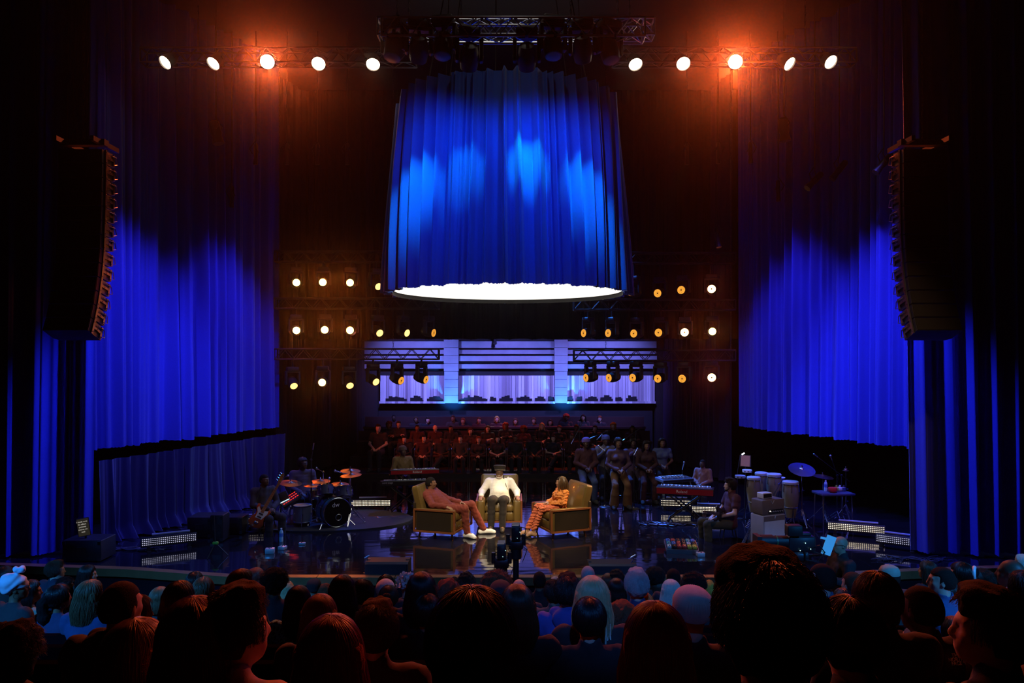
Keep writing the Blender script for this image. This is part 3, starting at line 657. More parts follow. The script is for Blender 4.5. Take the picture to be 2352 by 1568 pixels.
def make_pose(kind='seat', **kw):
    P = Pose(); P.yaw = 0; P.pitch = 0; P.tilt = 0; P.wide = 1.; P.belly = 0.; P.fem = False; P.beard = False; P.hand = {}; P.hcurl = .45
    if kind == 'seat':
        P.pel = V3(0, .02, .53); P.chest = V3(0, .10, .86); P.neck = V3(0, .085, 1.075); P.head = V3(0, .045, 1.215)
        P.sh = [V3(s*.185, .10, 1.015) for s in (-1, 1)]; P.el = [V3(s*.255, .02, .745) for s in (-1, 1)]; P.wr = [V3(s*.10, -.21, .655) for s in (-1, 1)]
        P.hip = [V3(s*.095, -.01, .52) for s in (-1, 1)]; P.kn = [V3(s*.135, -.44, .535) for s in (-1, 1)]; P.an = [V3(s*.135, -.42, .09) for s in (-1, 1)]; P.toe = [V3(s*.16, -.60, .03) for s in (-1, 1)]
    else:
        P.pel = V3(0, .0, .93); P.chest = V3(0, .01, 1.26); P.neck = V3(0, .01, 1.465); P.head = V3(0, -.02, 1.62)
        P.sh = [V3(s*.185, .01, 1.40) for s in (-1, 1)]; P.el = [V3(s*.235, .03, 1.12) for s in (-1, 1)]; P.wr = [V3(s*.17, -.16, .98) for s in (-1, 1)]
        P.hip = [V3(s*.09, 0, .90) for s in (-1, 1)]; P.kn = [V3(s*.10, -.03, .49) for s in (-1, 1)]; P.an = [V3(s*.11, .02, .08) for s in (-1, 1)]; P.toe = [V3(s*.14, -.15, .03) for s in (-1, 1)]
    for k, v in kw.items(): setattr(P, k, v)
    return P
def parts_of(P):
    w = P.wide; T = Solid(); p, c, n = P.pel, P.chest, P.neck; up = (n-p)/np.linalg.norm(n-p); fw = np.cross(up, V3(1, 0, 0)); fw /= np.linalg.norm(fw)
    sx = (P.sh[1]-P.sh[0]); sx /= np.linalg.norm(sx); R = np.stack([sx, -np.cross(sx, up)*-1, up], 1); R[:, 1] = np.cross(R[:, 2], R[:, 0]); R[:, 2] = np.cross(R[:, 0], R[:, 1])
    f = .92 if P.fem else 1.
    T.ell(p+up*.02, (.165*w, .120*w, .12), R, k=.06); T.ell((p*.55+c*.45)+R[:, 1]*(-.02*P.belly-.01), (.142*w*f, .105*w+.05*P.belly, .15), R, k=.08)
    T.ell(c, (.160*w*f, .108*w+.02*P.belly, .165), R, k=.07)
    for s in (0, 1):
        T.cap(n-up*.045, P.sh[s]-up*.012, .042*f, .046*w*f, k=.05); T.cap(c+up*.07+(P.sh[s]-n)*.35, P.sh[s]-up*.035, .07*f, .050*w*f, k=.05)
    if P.fem:
        for s in (-1, 1): T.ell(c-R[:, 1]*-.0+R[:, 1]*-.085+R[:, 0]*.07*s+up*.01, (.068, .062, .068), R, k=.05)
    A, FA, H = [], [], []
    for s in (0, 1):
        A.append(Solid().cap(P.sh[s], P.el[s], .050*w*f, .041*w*f, k=.03)); FA.append(Solid().cap(P.el[s], P.wr[s], .042*w*f, .027*f, k=.02))
        d = P.wr[s]-P.el[s]; d /= np.linalg.norm(d); hd = P.hand.get(s, {}); ff = np.array(hd.get('f', d)); nn = np.array(hd.get('n', V3(0, -.2, 1)))
        H.append(hand_solid(P.wr[s]+d*.005, ff, nn, hd.get('curl', P.hcurl), hd.get('spread', .2), (1 if s == 0 else -1)*hd.get('side', 1), .95 if P.fem else 1.05))
    L, SH, F = [], [], []
    for s in (0, 1):
        L.append(Solid().cap(P.hip[s], P.kn[s], .086*w, .058*w, k=.05)); SH.append(Solid().cap(P.kn[s], P.kn[s]*.62+P.an[s]*.38, .056*w, .056*w, k=.03).cap(P.kn[s]*.62+P.an[s]*.38, P.an[s], .056*w, .036, k=.03))
        d = P.toe[s]-P.an[s]; hl = P.an[s]-V3(d[0], d[1], 0)*.22; hl[2] = P.toe[s][2]+.01 if P.an[s][2] < .2+P.toe[s][2] else hl[2]
        F.append(Solid().cap(P.an[s], hl, .036, .034, k=.03).cap(hl, P.an[s]*.35+P.toe[s]*.65, .036, .036, k=.03).cap(P.an[s]*.5+P.toe[s]*.5, P.toe[s], .038, .028, k=.03))
    RH = rotz(P.yaw)@np.array(Matrix.Rotation(P.tilt, 3, 'Y'))@np.array(Matrix.Rotation(P.pitch, 3, 'X'))
    hd = head_solid(P.fem, P.beard).moved(RH*1.0, P.head)
    N = Solid().cap(n-up*.05, P.head+RH@V3(0, .02, -.06), .060*(.85 if P.fem else 1), .052*(.85 if P.fem else 1), k=.035)
    return dict(T=T, A=A, FA=FA, H=H, L=L, SH=SH, F=F, head=hd, N=N, RH=RH)
MESHC = {}
def body_mesh(P, Q, h):
    S = Solid().add(Q['T'].grown(-.008)).add(Q['N']).add(Q['head'])
    S.p = [t for t in S.p]
    for k in ('A', 'FA', 'L', 'SH', 'F', 'H'):
        for q in Q[k]: S.add(q.grown(-.011) if k in ('L', 'SH') and not getattr(P, 'barelegs', False) else q.grown(-.004) if k == 'A' else q)
    V, F = S.mesh(h); return relax(V, F, 1, .35), F
def top_mesh(P, Q, h, grow=.014, sleeve=2, hem=0., wr=.006, seed=0, collar=False, hood=False):
    S = Solid().add(Q['T'], grow)
    for s in (0, 1):
        if sleeve == 2:
            S.add(Q['A'][s], grow).add(Q['FA'][s], grow); S.cap(P.el[s]*.12+P.wr[s]*.88, P.wr[s], .036+grow*.6, .034+grow*.5, k=.02)
        elif sleeve == 1: S.cap(P.sh[s], P.sh[s]*.45+P.el[s]*.55, .051*P.wide+grow*.6, .050*P.wide+grow, k=.03)
    up = (P.neck-P.pel)/np.linalg.norm(P.neck-P.pel)
    if collar: S.cap(P.neck-up*.03+V3(0, .012, 0), P.neck+up*.02, .070, .068, k=.02)
    if hood: S.ell(P.neck+V3(0, .065, -.005), (.115, .07, .06), k=.03); S.cap(P.neck+V3(-.08, -.01, -.01), P.neck+V3(.08, -.01, -.01), .04, k=.03)
    if hem: S.ell(P.pel+up*(-.03), (.175*P.wide+grow, .135*P.wide+grow, hem), k=.05)
    S.cap(P.neck+up*.075, P.neck+up*.3, .052, k=.012, sub=True)
    post = (lambda D, X, Y, Z: D+wr*wob(X, Y, Z*.7, 34, seed)+wr*.6*wob(X, Y, Z, 70, seed+5)) if wr else None
    V, F = S.mesh(h, post); return relax(V, F, 1, .4), F
def bottom_mesh(P, Q, h, grow=.014, flare=0., wr=.004, seed=3, to=1., skirt=False):
    S = Solid().ell(P.pel, (.165*P.wide+grow, .125*P.wide+grow, .125), k=.05)
    for s in (0, 1):
        e = P.kn[s]+(P.an[s]-P.kn[s])*to; m = P.kn[s]*.55+e*.45
        S.add(Q['L'][s], grow); S.cap(P.kn[s], m, .058*P.wide+grow, .054+grow+flare*.5, k=.03); S.cap(m, e+V3(0, 0, .012), .054+grow+flare*.5, .044+grow+flare, k=.02)
    post = (lambda D, X, Y, Z: D+wr*wob(X, Y, Z*.6, 38, seed)+wr*.6*wob(X, Y, Z, 80, seed+5)) if wr else None
    V, F = S.mesh(h, post); return relax(V, F, 1, .4), F
def shoes(P, Q, m, par, h=.010, grow=.008, name='shoe', bare=0):
    for s in (0, 1):
        S = Q['F'][s].grown(grow)
        toe = P.toe[s]
        V, F = S.mesh(h, cut=lambda X, Y, Z: np.maximum(Z-(P.an[s][2]+.005), (min(toe[2], P.an[s][2]-.05)-.03)-Z)); arr_mesh(name, relax(V, F), F, m, par)
def vf(name, vf_, m, par, ob_mat=False): return arr_mesh(name, vf_[0], vf_[1], m, par, ob_mat=ob_mat)
# ------------------------------------------------------------------ hair
def cap_solid(grow=.012, low=-.05): return Solid().ell((0, .016, .024), (.076+grow, .096+grow, .092+grow), k=.02).ell((0, .045, -.01), (.068+grow*.7, .066+grow, .075), k=.03)
def hair_mesh(style, seed=0):
    key = ('hair', style, seed)
    if key in MESHC: return MESHC[key]
    h = .009; face = lambda X, Y, Z: -(Y+.058-(Z-.075)*-.35)          # keep hair behind the hairline
    hl = lambda X, Y, Z: np.where(Z > .05, -(Y+.075), np.where(Z > -.02, -(Y+.012+np.abs(Z-.05)*.1), -(Y-.012)))
    post = lambda D, X, Y, Z: D+.0035*np.sin(np.arctan2(X, Y-.02)*46+wob(X, Y, Z, 30, seed)*2)+.004*wob(X, Y, Z, 45, seed)
    if style == 'buzz': S = cap_solid(.004); r = S.mesh(.008, None, lambda X, Y, Z: np.maximum(hl(X, Y, Z), -(Z+.055)))
    elif style in ('short', 'tousled', 'quiff'):
        S = cap_solid(.014 if style == 'short' else .022)
        if style == 'quiff': S.ell((0, -.045, .105), (.062, .05, .042), k=.03).ell((0, .0, .115), (.066, .06, .035), k=.03)
        if style == 'tousled': S.ell((.01, -.02, .10), (.082, .085, .055), k=.03)
        r = S.mesh(.009, lambda D, X, Y, Z: D+.007*wob(X, Y, Z, 60, seed)+.004*wob(X, Y, Z, 130, seed+1), lambda X, Y, Z: np.maximum(hl(X, Y, Z), -(Z+.07)))
    elif style == 'afro': S = Solid().ell((0, .025, .045), (.135, .135, .128)); r = S.mesh(.011, lambda D, X, Y, Z: D+.010*wob(X, Y, Z, 70, seed)+.006*wob(X, Y, Z, 150, seed), lambda X, Y, Z: np.where(Z < .05, -(Y+.02), -(Y+.11)))
    elif style == 'curly': S = Solid().ell((0, .02, .03), (.115, .125, .115)).ell((0, .05, -.06), (.115, .08, .09), k=.04); r = S.mesh(.011, lambda D, X, Y, Z: D+.012*wob(X, Y, Z, 60, seed)+.007*wob(X, Y, Z, 120, seed), lambda X, Y, Z: np.where(Z < .05, -(Y+.01), -(Y+.10)))
    else:
        L = {'long': -.36, 'bob': -.13, 'bun': 0, 'ponytail': 0, 'braids': -.30, 'mid': -.22, 'topknot': 0}[style]; S = cap_solid(.016)
        if L:
            for a in np.linspace(-1.0, 1.0, 7):
                x, y = .088*math.sin(a*1.5), .03+.075*math.cos(a*1.5); S.cap((x*.9, y*.8, .03), (x*1.04, y*1.02, L*.55), .026, .028, k=.03); S.cap((x*1.04, y*1.02, L*.55), (x*.95, y*1.02+.01, L), .028, .012, k=.03)
        if style == 'bun': S.ell((0, .125, .045), (.048, .045, .048), k=.012)
        if style == 'topknot': S.ell((0, .055, .15), (.05, .05, .045), k=.012)
        if style == 'ponytail': S.cap((0, .12, .03), (0, .155, -.02), .026, .040, k=.02).cap((0, .155, -.02), (0, .145, -.16), .045, .05, k=.02).cap((0, .145, -.16), (.0, .125, -.24), .05, .02, k=.02)
        r = S.mesh(.009, post, hl)
    me = arr_mesh('hair', relax(r[0], r[1], 1, .3), r[1]); MESHC[key] = me
    return me
def strands(style, seed=0, N=2600):
    key = ('strand', style, seed)
    if key in MESHC: return MESHC[key]
    r = np.random.RandomState(seed+17); n = 9; P = np.zeros((N, n, 3)); t = np.linspace(0, 1, n)
    C = V3(0, .018, .024)
    if style in ('afro', 'curly'):
        d = r.normal(size=(N, 3)); d /= np.linalg.norm(d, axis=1)[:, None]; d[:, 2] = np.abs(d[:, 2]+.15); m = (d[:, 1] < -.25) & (d[:, 2] < .6); d[m, 1] *= -1
        R0 = .085; R1 = .142 if style == 'afro' else .135; ph = r.uniform(0, 6, N); u = np.cross(d, V3(.3, .2, 1)); u /= np.linalg.norm(u, axis=1)[:, None]; v = np.cross(d, u)
        for j in range(n):
            rad = R0+(R1+r.uniform(0, .012, N)-R0)*t[j]; a = ph+t[j]*9; k = .009*t[j]
            P[:, j] = C+d*rad[:, None]*V3(1, 1, .93)+u*(np.cos(a)*k)[:, None]+v*(np.sin(a)*k)[:, None]
            if style == 'curly': P[:, j, 2] -= .05*t[j]**2
        rad = .0014
    else:
        az = r.uniform(-PI, PI, N); E = V3(.0985, .120, .1145); lng = {'long': -.36, 'bob': -.14, 'mid': -.23, 'braids': -.3}.get(style)
        p0 = np.abs(r.normal(0, .22, N))+.03 if lng else r.uniform(.05, 1.7, N)
        span = np.full(N, 1.6) if lng else np.where(np.array([style in ('bun', 'ponytail', 'topknot')]*N), .8, .45)
        jit = r.normal(0, .05, N); lift = r.uniform(.97, 1.05, N); ph = r.uniform(0, 6, N); wav = r.uniform(.3, 1, N)*(.012 if style in ('mid',) else .006)
        cut = r.uniform(.88, 1.02, N)
        for j in range(n):
            if lng:
                pol = p0+(PI/2+.05-p0)*np.minimum(1, t[j]*2.2); dn = np.maximum(0, t[j]-.45)/.55*(-lng)*cut
            else: pol = p0+span*t[j]; dn = 0*pol; pol = np.minimum(pol, 1.95)
            a = az+jit*t[j]; g = lift+((.02+.10*(style in ('tousled', 'quiff'))*r.uniform(.3, 1, N))*t[j] if not lng else 0)
            if lng: g = g*(1+.20*np.minimum(1, dn/.10)*(1-.35*np.clip((dn+lng*.6)/(-lng*.4), 0, 1)))
            P[:, j, 0] = E[0]*g*np.sin(pol)*np.sin(a); P[:, j, 1] = .018+E[1]*g*np.sin(pol)*np.cos(a); P[:, j, 2] = .02+E[2]*g*np.cos(pol)-dn
            if lng:
                f = t[j]; P[:, j, 0] += np.sin(ph+f*9)*wav*f; P[:, j, 1] += np.cos(ph*1.3+f*8)*wav*f
        if lng:                 # nothing hangs over the face
            fr = (P[:, -1, 1] < .0); P[fr, :, 1] = np.maximum(P[fr, :, 1], -.08+.10*np.linspace(0, 1, n)); q = fr & (np.abs(P[:, -1, 0]) < .085); P[q, :, 0] += np.sign(P[q, -1, 0]+1e-6)[:, None]*(.09-np.abs(P[q, -1, 0]))[:, None]*np.minimum(1, t*1.6)
        else:
            bad = ((P[:, -1, 1] < -.055) & (P[:, -1, 2] < .07)) | ((P[:, -1, 1] < .0) & (P[:, -1, 2] < -.03)); P = P[~bad]
        rad = .0011
    N = len(P); cu = bpy.data.hair_curves.new('hair'); cu.add_curves([n]*N); cu.position_data.foreach_set('vector', P.astype(np.float32).ravel())
    ra = cu.attributes.get('radius') or cu.attributes.new('radius', 'FLOAT', 'POINT'); ra.data.foreach_set('value', np.tile(rad*np.linspace(1, .45, n), N).astype(np.float32))
    MESHC[key] = cu
    return cu
def hair(par, M, style, m, seed=0, strand=True):
    if style == 'bald': return None
    o = link('hair', hair_mesh(style, seed), HBASE[m.name], par, True); o.matrix_local = M
    if strand and style != 'buzz':
        s = link('loose_hair', strands(style, seed), m, o, True)
    return o
def hairmat(name, col, rough=.38): return mat('hair_'+name, col, rough, var=.25, scale=60, spec=.6)
HAIR = {k: hairmat(k, c) for k, c in dict(black=(.010, .008, .008), dark=(.022, .014, .011), brown=(.06, .030, .017), auburn=(.16, .045, .02), light=(.24, .14, .07), blonde=(.52, .36, .18), platinum=(.80, .74, .62), grey=(.42, .42, .42), orange=(.55, .20, .03), red=(.28, .04, .02)).items()}
HBASE = {m.name: mat(m.name+'_under', tuple(m.node_tree.nodes['Principled BSDF'].inputs['Base Color'].default_value)[:3], .85, var=.3, scale=50, spec=.15, bump=.5, bscale=220) for m in HAIR.values()}
SKIN = {k: mat('skin_'+k, c, .5, var=.12, scale=30, spec=.4) for k, c in dict(pale=(.62, .40, .30), tan=(.42, .24, .15), brown=(.22, .11, .062), deep=(.085, .043, .027)).items()}
CLOTHC = {}
def cloth(col, rough=.85, sheen=.15):
    k = (tuple(col), rough)
    if k not in CLOTHC: CLOTHC[k] = mat('cloth_%d' % len(CLOTHC), col, rough, var=.18, scale=25, bump=.25, bscale=350, sheen=sheen*min(1, .1+2*max(col)))
    return CLOTHC[k]

EYEM = mat('eye_dark', (.012, .008, .006), .15)
EYEW = mat('eye_white', (.75, .73, .70), .25)
def eyes(par, M):
    for s in (-1, 1):
        b = MB(); b.at(M); b.ell((s*.031, -.0695, .006), (.0105, .0095, .0085), 10); e = b.build('eye', EYEW, par)
        b = MB(); b.at(M); b.ell((s*.031, -.0765, .006), (.0052, .0035, .0052), 8); b.build('pupil', EYEM, e)
def glasses(par, M, m=BLACK, dark=False):
    b = MB(); b.at(M)
    for s in (-1, 1):
        b.tube([(s*.033+.024*math.cos(a), -.094, .006+.017*math.sin(a)) for a in np.linspace(0, 2*PI, 13)[:-1]], .0028, 5, close=True)
        b.tube([(s*.057, -.092, .01), (s*.078, -.05, .012), (s*.084, .01, .008), (s*.082, .03, -.01)], .0026, 5)
        if dark: b.ell((s*.033, -.093, .006), (.023, .003, .016), 10)
    b.tube([(-.01, -.096, .01), (0, -.099, .013), (.01, -.096, .01)], .0025, 5)
    return b.build('glasses', m, par)
def RM(P): return Matrix.Translation(Vector(P.head)) @ Matrix([list(r) for r in P.RH]).to_4x4()
# ------------------------------------------------------------------ armchairs
LEATH = mat('olive_brown_leather', (.125, .078, .022), .30, var=.25, scale=5, bump=.15, bscale=90, coat=.45)
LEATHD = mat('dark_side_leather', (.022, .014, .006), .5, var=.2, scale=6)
TEAK = mat('teak_frame', (.20, .065, .022), .35, var=.3, scale=6)
def armchair(label, loc, rz):
    t = thing('armchair', label, 'armchair', loc, rz, 'leather armchairs'); hw = .46
    for s in (-1, 1):
        b = MB(); x = s*(hw-.085)
        b.rect((x, .0, .37), (.16, .80, .44), r=.045, n=4); a = b.build('arm', LEATH, t)
        b = MB(); b.box((x+s*.082, .01, .36), (.012, .72, .36)); b.build('side_panel', LEATHD, a)
        b = MB(); X = x+s*.088
        b.box((X, 0, .155), (.03, .86, .035)); b.box((X, 0, .572), (.034, .86, .03)); b.box((X, -.42, .36), (.034, .035, .42)); b.box((X, .42, .36), (.034, .035, .42)); b.build('wooden_frame', TEAK, a)
    b = MB(); b.box((0, -.405, .155), (.92, .03, .035)); b.box((0, .405, .155), (.92, .03, .035)); b.box((0, 0, .15), (.88, .8, .02)); b.build('base_rail', TEAK, t)
    b = MB(); b.rect((0, 0, .255), (.59, .78, .18), r=.04); b.build('seat_base', LEATH, t)
    b = MB(); b.at(Matrix.Translation((0, -.05, .40)) @ Matrix.Rotation(math.radians(-4), 4, 'X')); b.rect((0, 0, 0), (.585, .70, .15), r=.055, n=4); b.build('seat_cushion', LEATH, t)
    b = MB(); b.at(Matrix.Translation((0, .36, .62)) @ Matrix.Rotation(math.radians(-14), 4, 'X')); b.rect((0, .0, .10), (.80, .17, .60), r=.06, n=4); b.build('back_cushion', LEATH, t)
    b = MB(); b.rect((0, .44, .45), (.84, .06, .50), r=.025); b.build('back_frame', LEATHD, t)
    for sx in (-1, 1):
        for sy in (-1, 1):
            b = MB(); b.cyl((sx*.36, sy*.33, .145), (sx*.38, sy*.36, .0), .024, .015, 10); b.build('leg', TEAK, t)
    return t
CH = {'c': (W(1146, 1222, 15.55).x, 16.1, 0), 'l': (-1.37, 15.22, math.radians(72)), 'r': (.98, 15.30, math.radians(-68))}
armchair('olive leather armchair in the middle facing the audience, holding the man in white', (CH['c'][0], CH['c'][1], 0), 0)
armchair('olive leather armchair seen from its side under the man in rust tracksuit', (CH['l'][0], CH['l'][1], 0), CH['l'][2])
armchair('olive leather armchair seen from its side under the woman in orange', (CH['r'][0], CH['r'][1], 0), CH['r'][2])
def person(name, label, loc, rz, P, skin, h=.009, group=None):
    Q = parts_of(P); P.RH = Q['RH']; V, F = body_mesh(P, Q, h)
    o = arr_mesh(name, V, F, SKIN[skin]); o.location = loc; o.rotation_euler = (0, 0, rz); tag(o, label, 'person', group)
    return o, Q
# -- man in white shirt, middle
def seat_at(c): return (c[0], c[1], 0)
P = make_pose('seat', wide=1.2, belly=1.5, yaw=-.10, beard=True, pel=V3(0, -.06, .54), chest=V3(0, .10, .78), neck=V3(0, .16, .955), head=V3(0, .125, 1.085),
    sh=[V3(-.225, .15, .895), V3(.225, .15, .895)], el=[V3(-.37, .02, .70), V3(.37, .02, .70)], wr=[V3(-.375, -.24, .655), V3(.375, -.24, .655)],
    hip=[V3(-.1, -.09, .54), V3(.1, -.09, .54)], kn=[V3(-.15, -.50, .62), V3(.09, -.52, .62)], an=[V3(-.16, -.52, .09), V3(.07, -.56, .09)], toe=[V3(-.18, -.70, .035), V3(.07, -.74, .035)], hand={0: dict(f=V3(-.10, -1, -.28), n=V3(-.1, -.2, 1), curl=.55, side=-1), 1: dict(f=V3(.16, -1, -.26), n=V3(.1, -.2, 1), curl=.45, side=-1)})
o, Q = person('person', 'bearded person in white shirt, dark rimmed glasses and tall hat, seated facing the audience', seat_at(CH['c']), 0, P, 'brown')
vf('shirt', top_mesh(P, Q, .010, .022, 2, hem=.13, wr=.004, seed=4, collar=True), cloth((.80, .77, .73), .8), o)
vf('trousers', bottom_mesh(P, Q, .010, .014, .008), cloth((.013, .009, .008), .85), o); shoes(P, Q, cloth((.03, .022, .018), .6), o)
M = RM(P); eyes(o, M); glasses(o, M)
GREYB = mat('grey_beard', (.55, .50, .45), .8, bump=.4, bscale=300)
S = Solid().ell((0, -.066, -.096), (.042, .036, .034)).cap((-.058, -.035, -.06), (-.03, -.07, -.095), .016, .02, k=.02).cap((.058, -.035, -.06), (.03, -.07, -.095), .016, .02, k=.02).cap((-.024, -.092, -.046), (.024, -.092, -.046), .007, k=.01)
V, F = S.mesh(.007, lambda D, X, Y, Z: D+.003*wob(X, Y, Z, 160)); be = arr_mesh('beard', V, F, GREYB, o); be.matrix_local = M
b = MB(); b.at(M @ Matrix.Rotation(math.radians(-10), 4, 'X')); b.lathe([(.096, .045), (.101, .05), (.106, .075), (.120, .10), (.132, .125), (.132, .145), (.118, .16), (.08, .166), (.01, .168)], 28)
ht = b.build('hat', cloth((.045, .038, .034), .8), o)
b = MB(); b.at(M @ Matrix.Rotation(math.radians(-10), 4, 'X')); b.lathe([(.098, .044), (.106, .046), (.107, .068), (.1, .07)], 28); b.build('hat_band', cloth((.18, .15, .12), .8), ht)
b = MB(); b.tube([M @ Vector((.075, .02, -.05)), M @ Vector((.10, -.03, -.14)), (.13, -.02, .86), (.17, -.05, .76)], [.014, .014, .012, .006], 8); b.build('braid', HAIR['black'], o)
for s in (0, 1):
    b = MB(); w_ = Vector(P.wr[s]); b.tube([w_+Vector((.040*math.cos(a), .005, .040*math.sin(a))) for a in np.linspace(0, 2*PI, 15)[:-1]], .007, 6, close=True); b.build('bracelet', mat('red_beads', (.45, .02, .03), .35), o)
# -- man in rust tracksuit
P = make_pose('seat', wide=1.06, yaw=.42, pel=V3(0, -.06, .52), chest=V3(-.02, .16, .72), neck=V3(-.02, .30, .885), head=V3(-.02, .255, 1.025), pitch=.02,
    sh=[V3(-.20, .28, .825), V3(.17, .26, .825)], el=[V3(-.335, .10, .655), V3(.25, .0, .66)], wr=[V3(-.35, -.18, .64), V3(.13, -.30, .645)],
    hip=[V3(-.1, -.10, .52), V3(.1, -.10, .52)], kn=[V3(-.13, -.50, .575), V3(.19, -.52, .60)], an=[V3(-.08, -.54, .09), V3(.34, -.72, .09)], toe=[V3(-.15, -.72, .03), V3(.42, -.92, .03)], hand={0: dict(f=V3(-.05, -1, -.22), n=V3(-.2, -.2, 1), curl=.4, spread=.3, side=-1), 1: dict(f=V3(-.25, -1, -.1), n=V3(.1, -.1, 1), curl=.5, side=-1)})
P.yaw = .42
o, Q = person('person', 'person in rust red hooded tracksuit and white trainers, seated turned toward the middle chair', seat_at(CH['l']), CH['l'][2], P, 'brown')
RUST = cloth((.17, .024, .013), .85)
vf('hoodie', top_mesh(P, Q, .010, .022, 2, hem=.10, wr=.008, seed=8, hood=True), RUST, o); vf('track_trousers', bottom_mesh(P, Q, .010, .018, .004, .007), RUST, o)
shoes(P, Q, cloth((.82, .82, .80), .6), o, name='trainer', grow=.014)
M = RM(P); eyes(o, M); hair(o, M, 'buzz', HAIR['black'])
b = MB()
for s in (-1, 1): b.tube([Vector(P.neck)+Vector((s*.03, -.085, -.01)), Vector(P.neck)+Vector((s*.035, -.12, -.09))], .005, 5)
b.build('drawstring', RUST, o)
# -- woman in orange
P = make_pose('seat', wide=.80, fem=True, pitch=.05, pel=V3(0, -.04, .535), chest=V3(0, .02, .745), neck=V3(0, .03, .905), head=V3(0, .0, 1.035),
    sh=[V3(-.155, .03, .845), V3(.155, .03, .845)], el=[V3(-.22, -.04, .66), V3(.22, -.04, .66)], wr=[V3(-.07, -.25, .645), V3(.06, -.26, .65)],
    kn=[V3(-.07, -.48, .57), V3(.09, -.46, .56)], an=[V3(-.10, -.68, .13), V3(.05, -.62, .14)], toe=[V3(-.11, -.83, .035), V3(.06, -.77, .035)], hcurl=.7)
P.yaw = -.75
o, Q = person('person', 'person with shoulder length braids in frilled orange outfit and pointed heels', seat_at(CH['r']), CH['r'][2], P, 'tan')
FR = mat('orange_frills', (.62, .20, .035), .8, var=.55, scale=22, bump=.8, bscale=60)
def frill(D, X, Y, Z): return D+.011*np.abs(np.sin(55*X+30*Y+wob(X, Y, Z, 30)*3))*np.sin(105*Z+wob(X, Y, Z, 40, 3)*3)
Tm = top_mesh(P, Q, .009, .020, 2, hem=.10, wr=0); S = Solid().add(Q['T'], .022)
for s in (0, 1): S.add(Q['A'][s], .03).add(Q['FA'][s], .02)
S.cap(P.neck, P.neck+V3(0, 0, .035), .066, .062, k=.02); V, F = S.mesh(.009, frill); arr_mesh('frilled_top', relax(V, F), F, FR, o)
S = Solid().ell(P.pel, (.165, .13, .13))
for s in (0, 1): S.add(Q['L'][s], .018).cap(P.kn[s], P.an[s]+V3(0, .01, .03), (.058), .056, k=.03)
V, F = S.mesh(.009, frill); arr_mesh('frilled_trousers', relax(V, F), F, mat('frills_pink', (.60, .14, .06), .8, var=.6, scale=20, bump=.8, bscale=60), o)
PUMP = mat('patent_pump', (.03, .025, .025), .2, coat=.6)
for s in (0, 1):
    a, t_ = Vector(P.an[s]), Vector(P.toe[s]); b = MB(); hl = a+(a-t_)*.12; hl.z = .07
    b.tube([hl, a.lerp(t_, .4)+Vector((0, 0, -.045)), t_+Vector((0, -.01, -.006)), t_+(t_-a)*.45+Vector((0, 0, .01))], [.03, .034, .03, .006], 8); b.cyl(hl, (hl.x, hl.y, 0), .012, .005, 8); b.build('heeled_shoe', PUMP, o)
M = RM(P); eyes(o, M); hm = hair(o, M, 'buzz', HAIR['dark'])
BR = mat('bronze_braids', (.075, .036, .014), .4, var=.7, scale=30)
br = random.Random(5)
for k in range(30):
    a = -2.6+5.2*k/29; x, y = math.sin(a), math.cos(a); b = MB(); L = br.uniform(.13, .22); q = br.uniform(.9, 1.1)
    if y < -.45: continue
    pts = [(.02*x, .02, .118), (.06*x*q, .02+.075*y*q, .09), (.092*x*q, .018+.115*y*q, .01), (.10*x*q, .02+.125*y*q, -.06), (.098*x*q+br.uniform(-.02, .02), .02+.125*y+br.uniform(-.02, .02), -L)]
    b.at(M); b.tube(pts, [.008, .010, .011, .010, .006], 6); b.build('braid', BR, o)
# ------------------------------------------------------------------ the crowd: a few body makes, dressed one by one
def seat_pose(kind, fem, yaw):
    kw = dict(fem=fem, yaw=yaw, wide=.90 if fem else 1.04)
    if kind == 'stand':
        P = make_pose('stand', **kw); P.el = [V3(s*.25, -.06, 1.16) for s in (-1, 1)]; P.wr = [V3(-.14, -.30, 1.22), V3(.14, -.30, 1.22)]; return P
    P = make_pose('seat', **kw)
    if kind == 'clasp': P.wr = [V3(-.045, -.20, .68), V3(.045, -.21, .69)]; P.hcurl = .9
    if kind == 'fold': P.el = [V3(-.25, .0, .76), V3(.25, .0, .76)]; P.wr = [V3(.10, -.13, .84), V3(-.10, -.15, .80)]; P.hcurl = .7
    if kind == 'cross': P.kn = [V3(-.09, -.45, .56), V3(.06, -.50, .66)]; P.an = [V3(-.08, -.42, .09), V3(-.16, -.68, .36)]; P.toe = [V3(-.09, -.60, .03), V3(-.22, -.82, .27)]; P.wr = [V3(-.03, -.24, .72), V3(.05, -.25, .73)]; P.hcurl = .8
    if kind == 'perch' or kind == 'perchmic':
        P.pel = V3(0, .06, .74); P.chest = V3(0, .08, 1.08); P.neck = V3(0, .06, 1.285); P.head = V3(0, .025, 1.425)
        P.sh = [V3(s*.18, .075, 1.225) for s in (-1, 1)]; P.el = [V3(s*.25, .03, .95) for s in (-1, 1)]; P.wr = [V3(s*.06, -.19, .86) for s in (-1, 1)]
        P.hip = [V3(s*.095, .03, .72) for s in (-1, 1)]; P.kn = [V3(s*.14, -.30, .52) for s in (-1, 1)]; P.an = [V3(s*.15, -.22, .09) for s in (-1, 1)]; P.toe = [V3(s*.18, -.40, .03) for s in (-1, 1)]; P.hcurl = .9
        if kind == 'perchmic': P.el[0] = V3(-.27, -.02, .97); P.wr[0] = V3(-.07, -.20, 1.20); P.hand = {0: dict(f=V3(.5, -.2, .8), n=V3(-.6, -.6, .2), curl=1.1)}
    return P
TM = {}
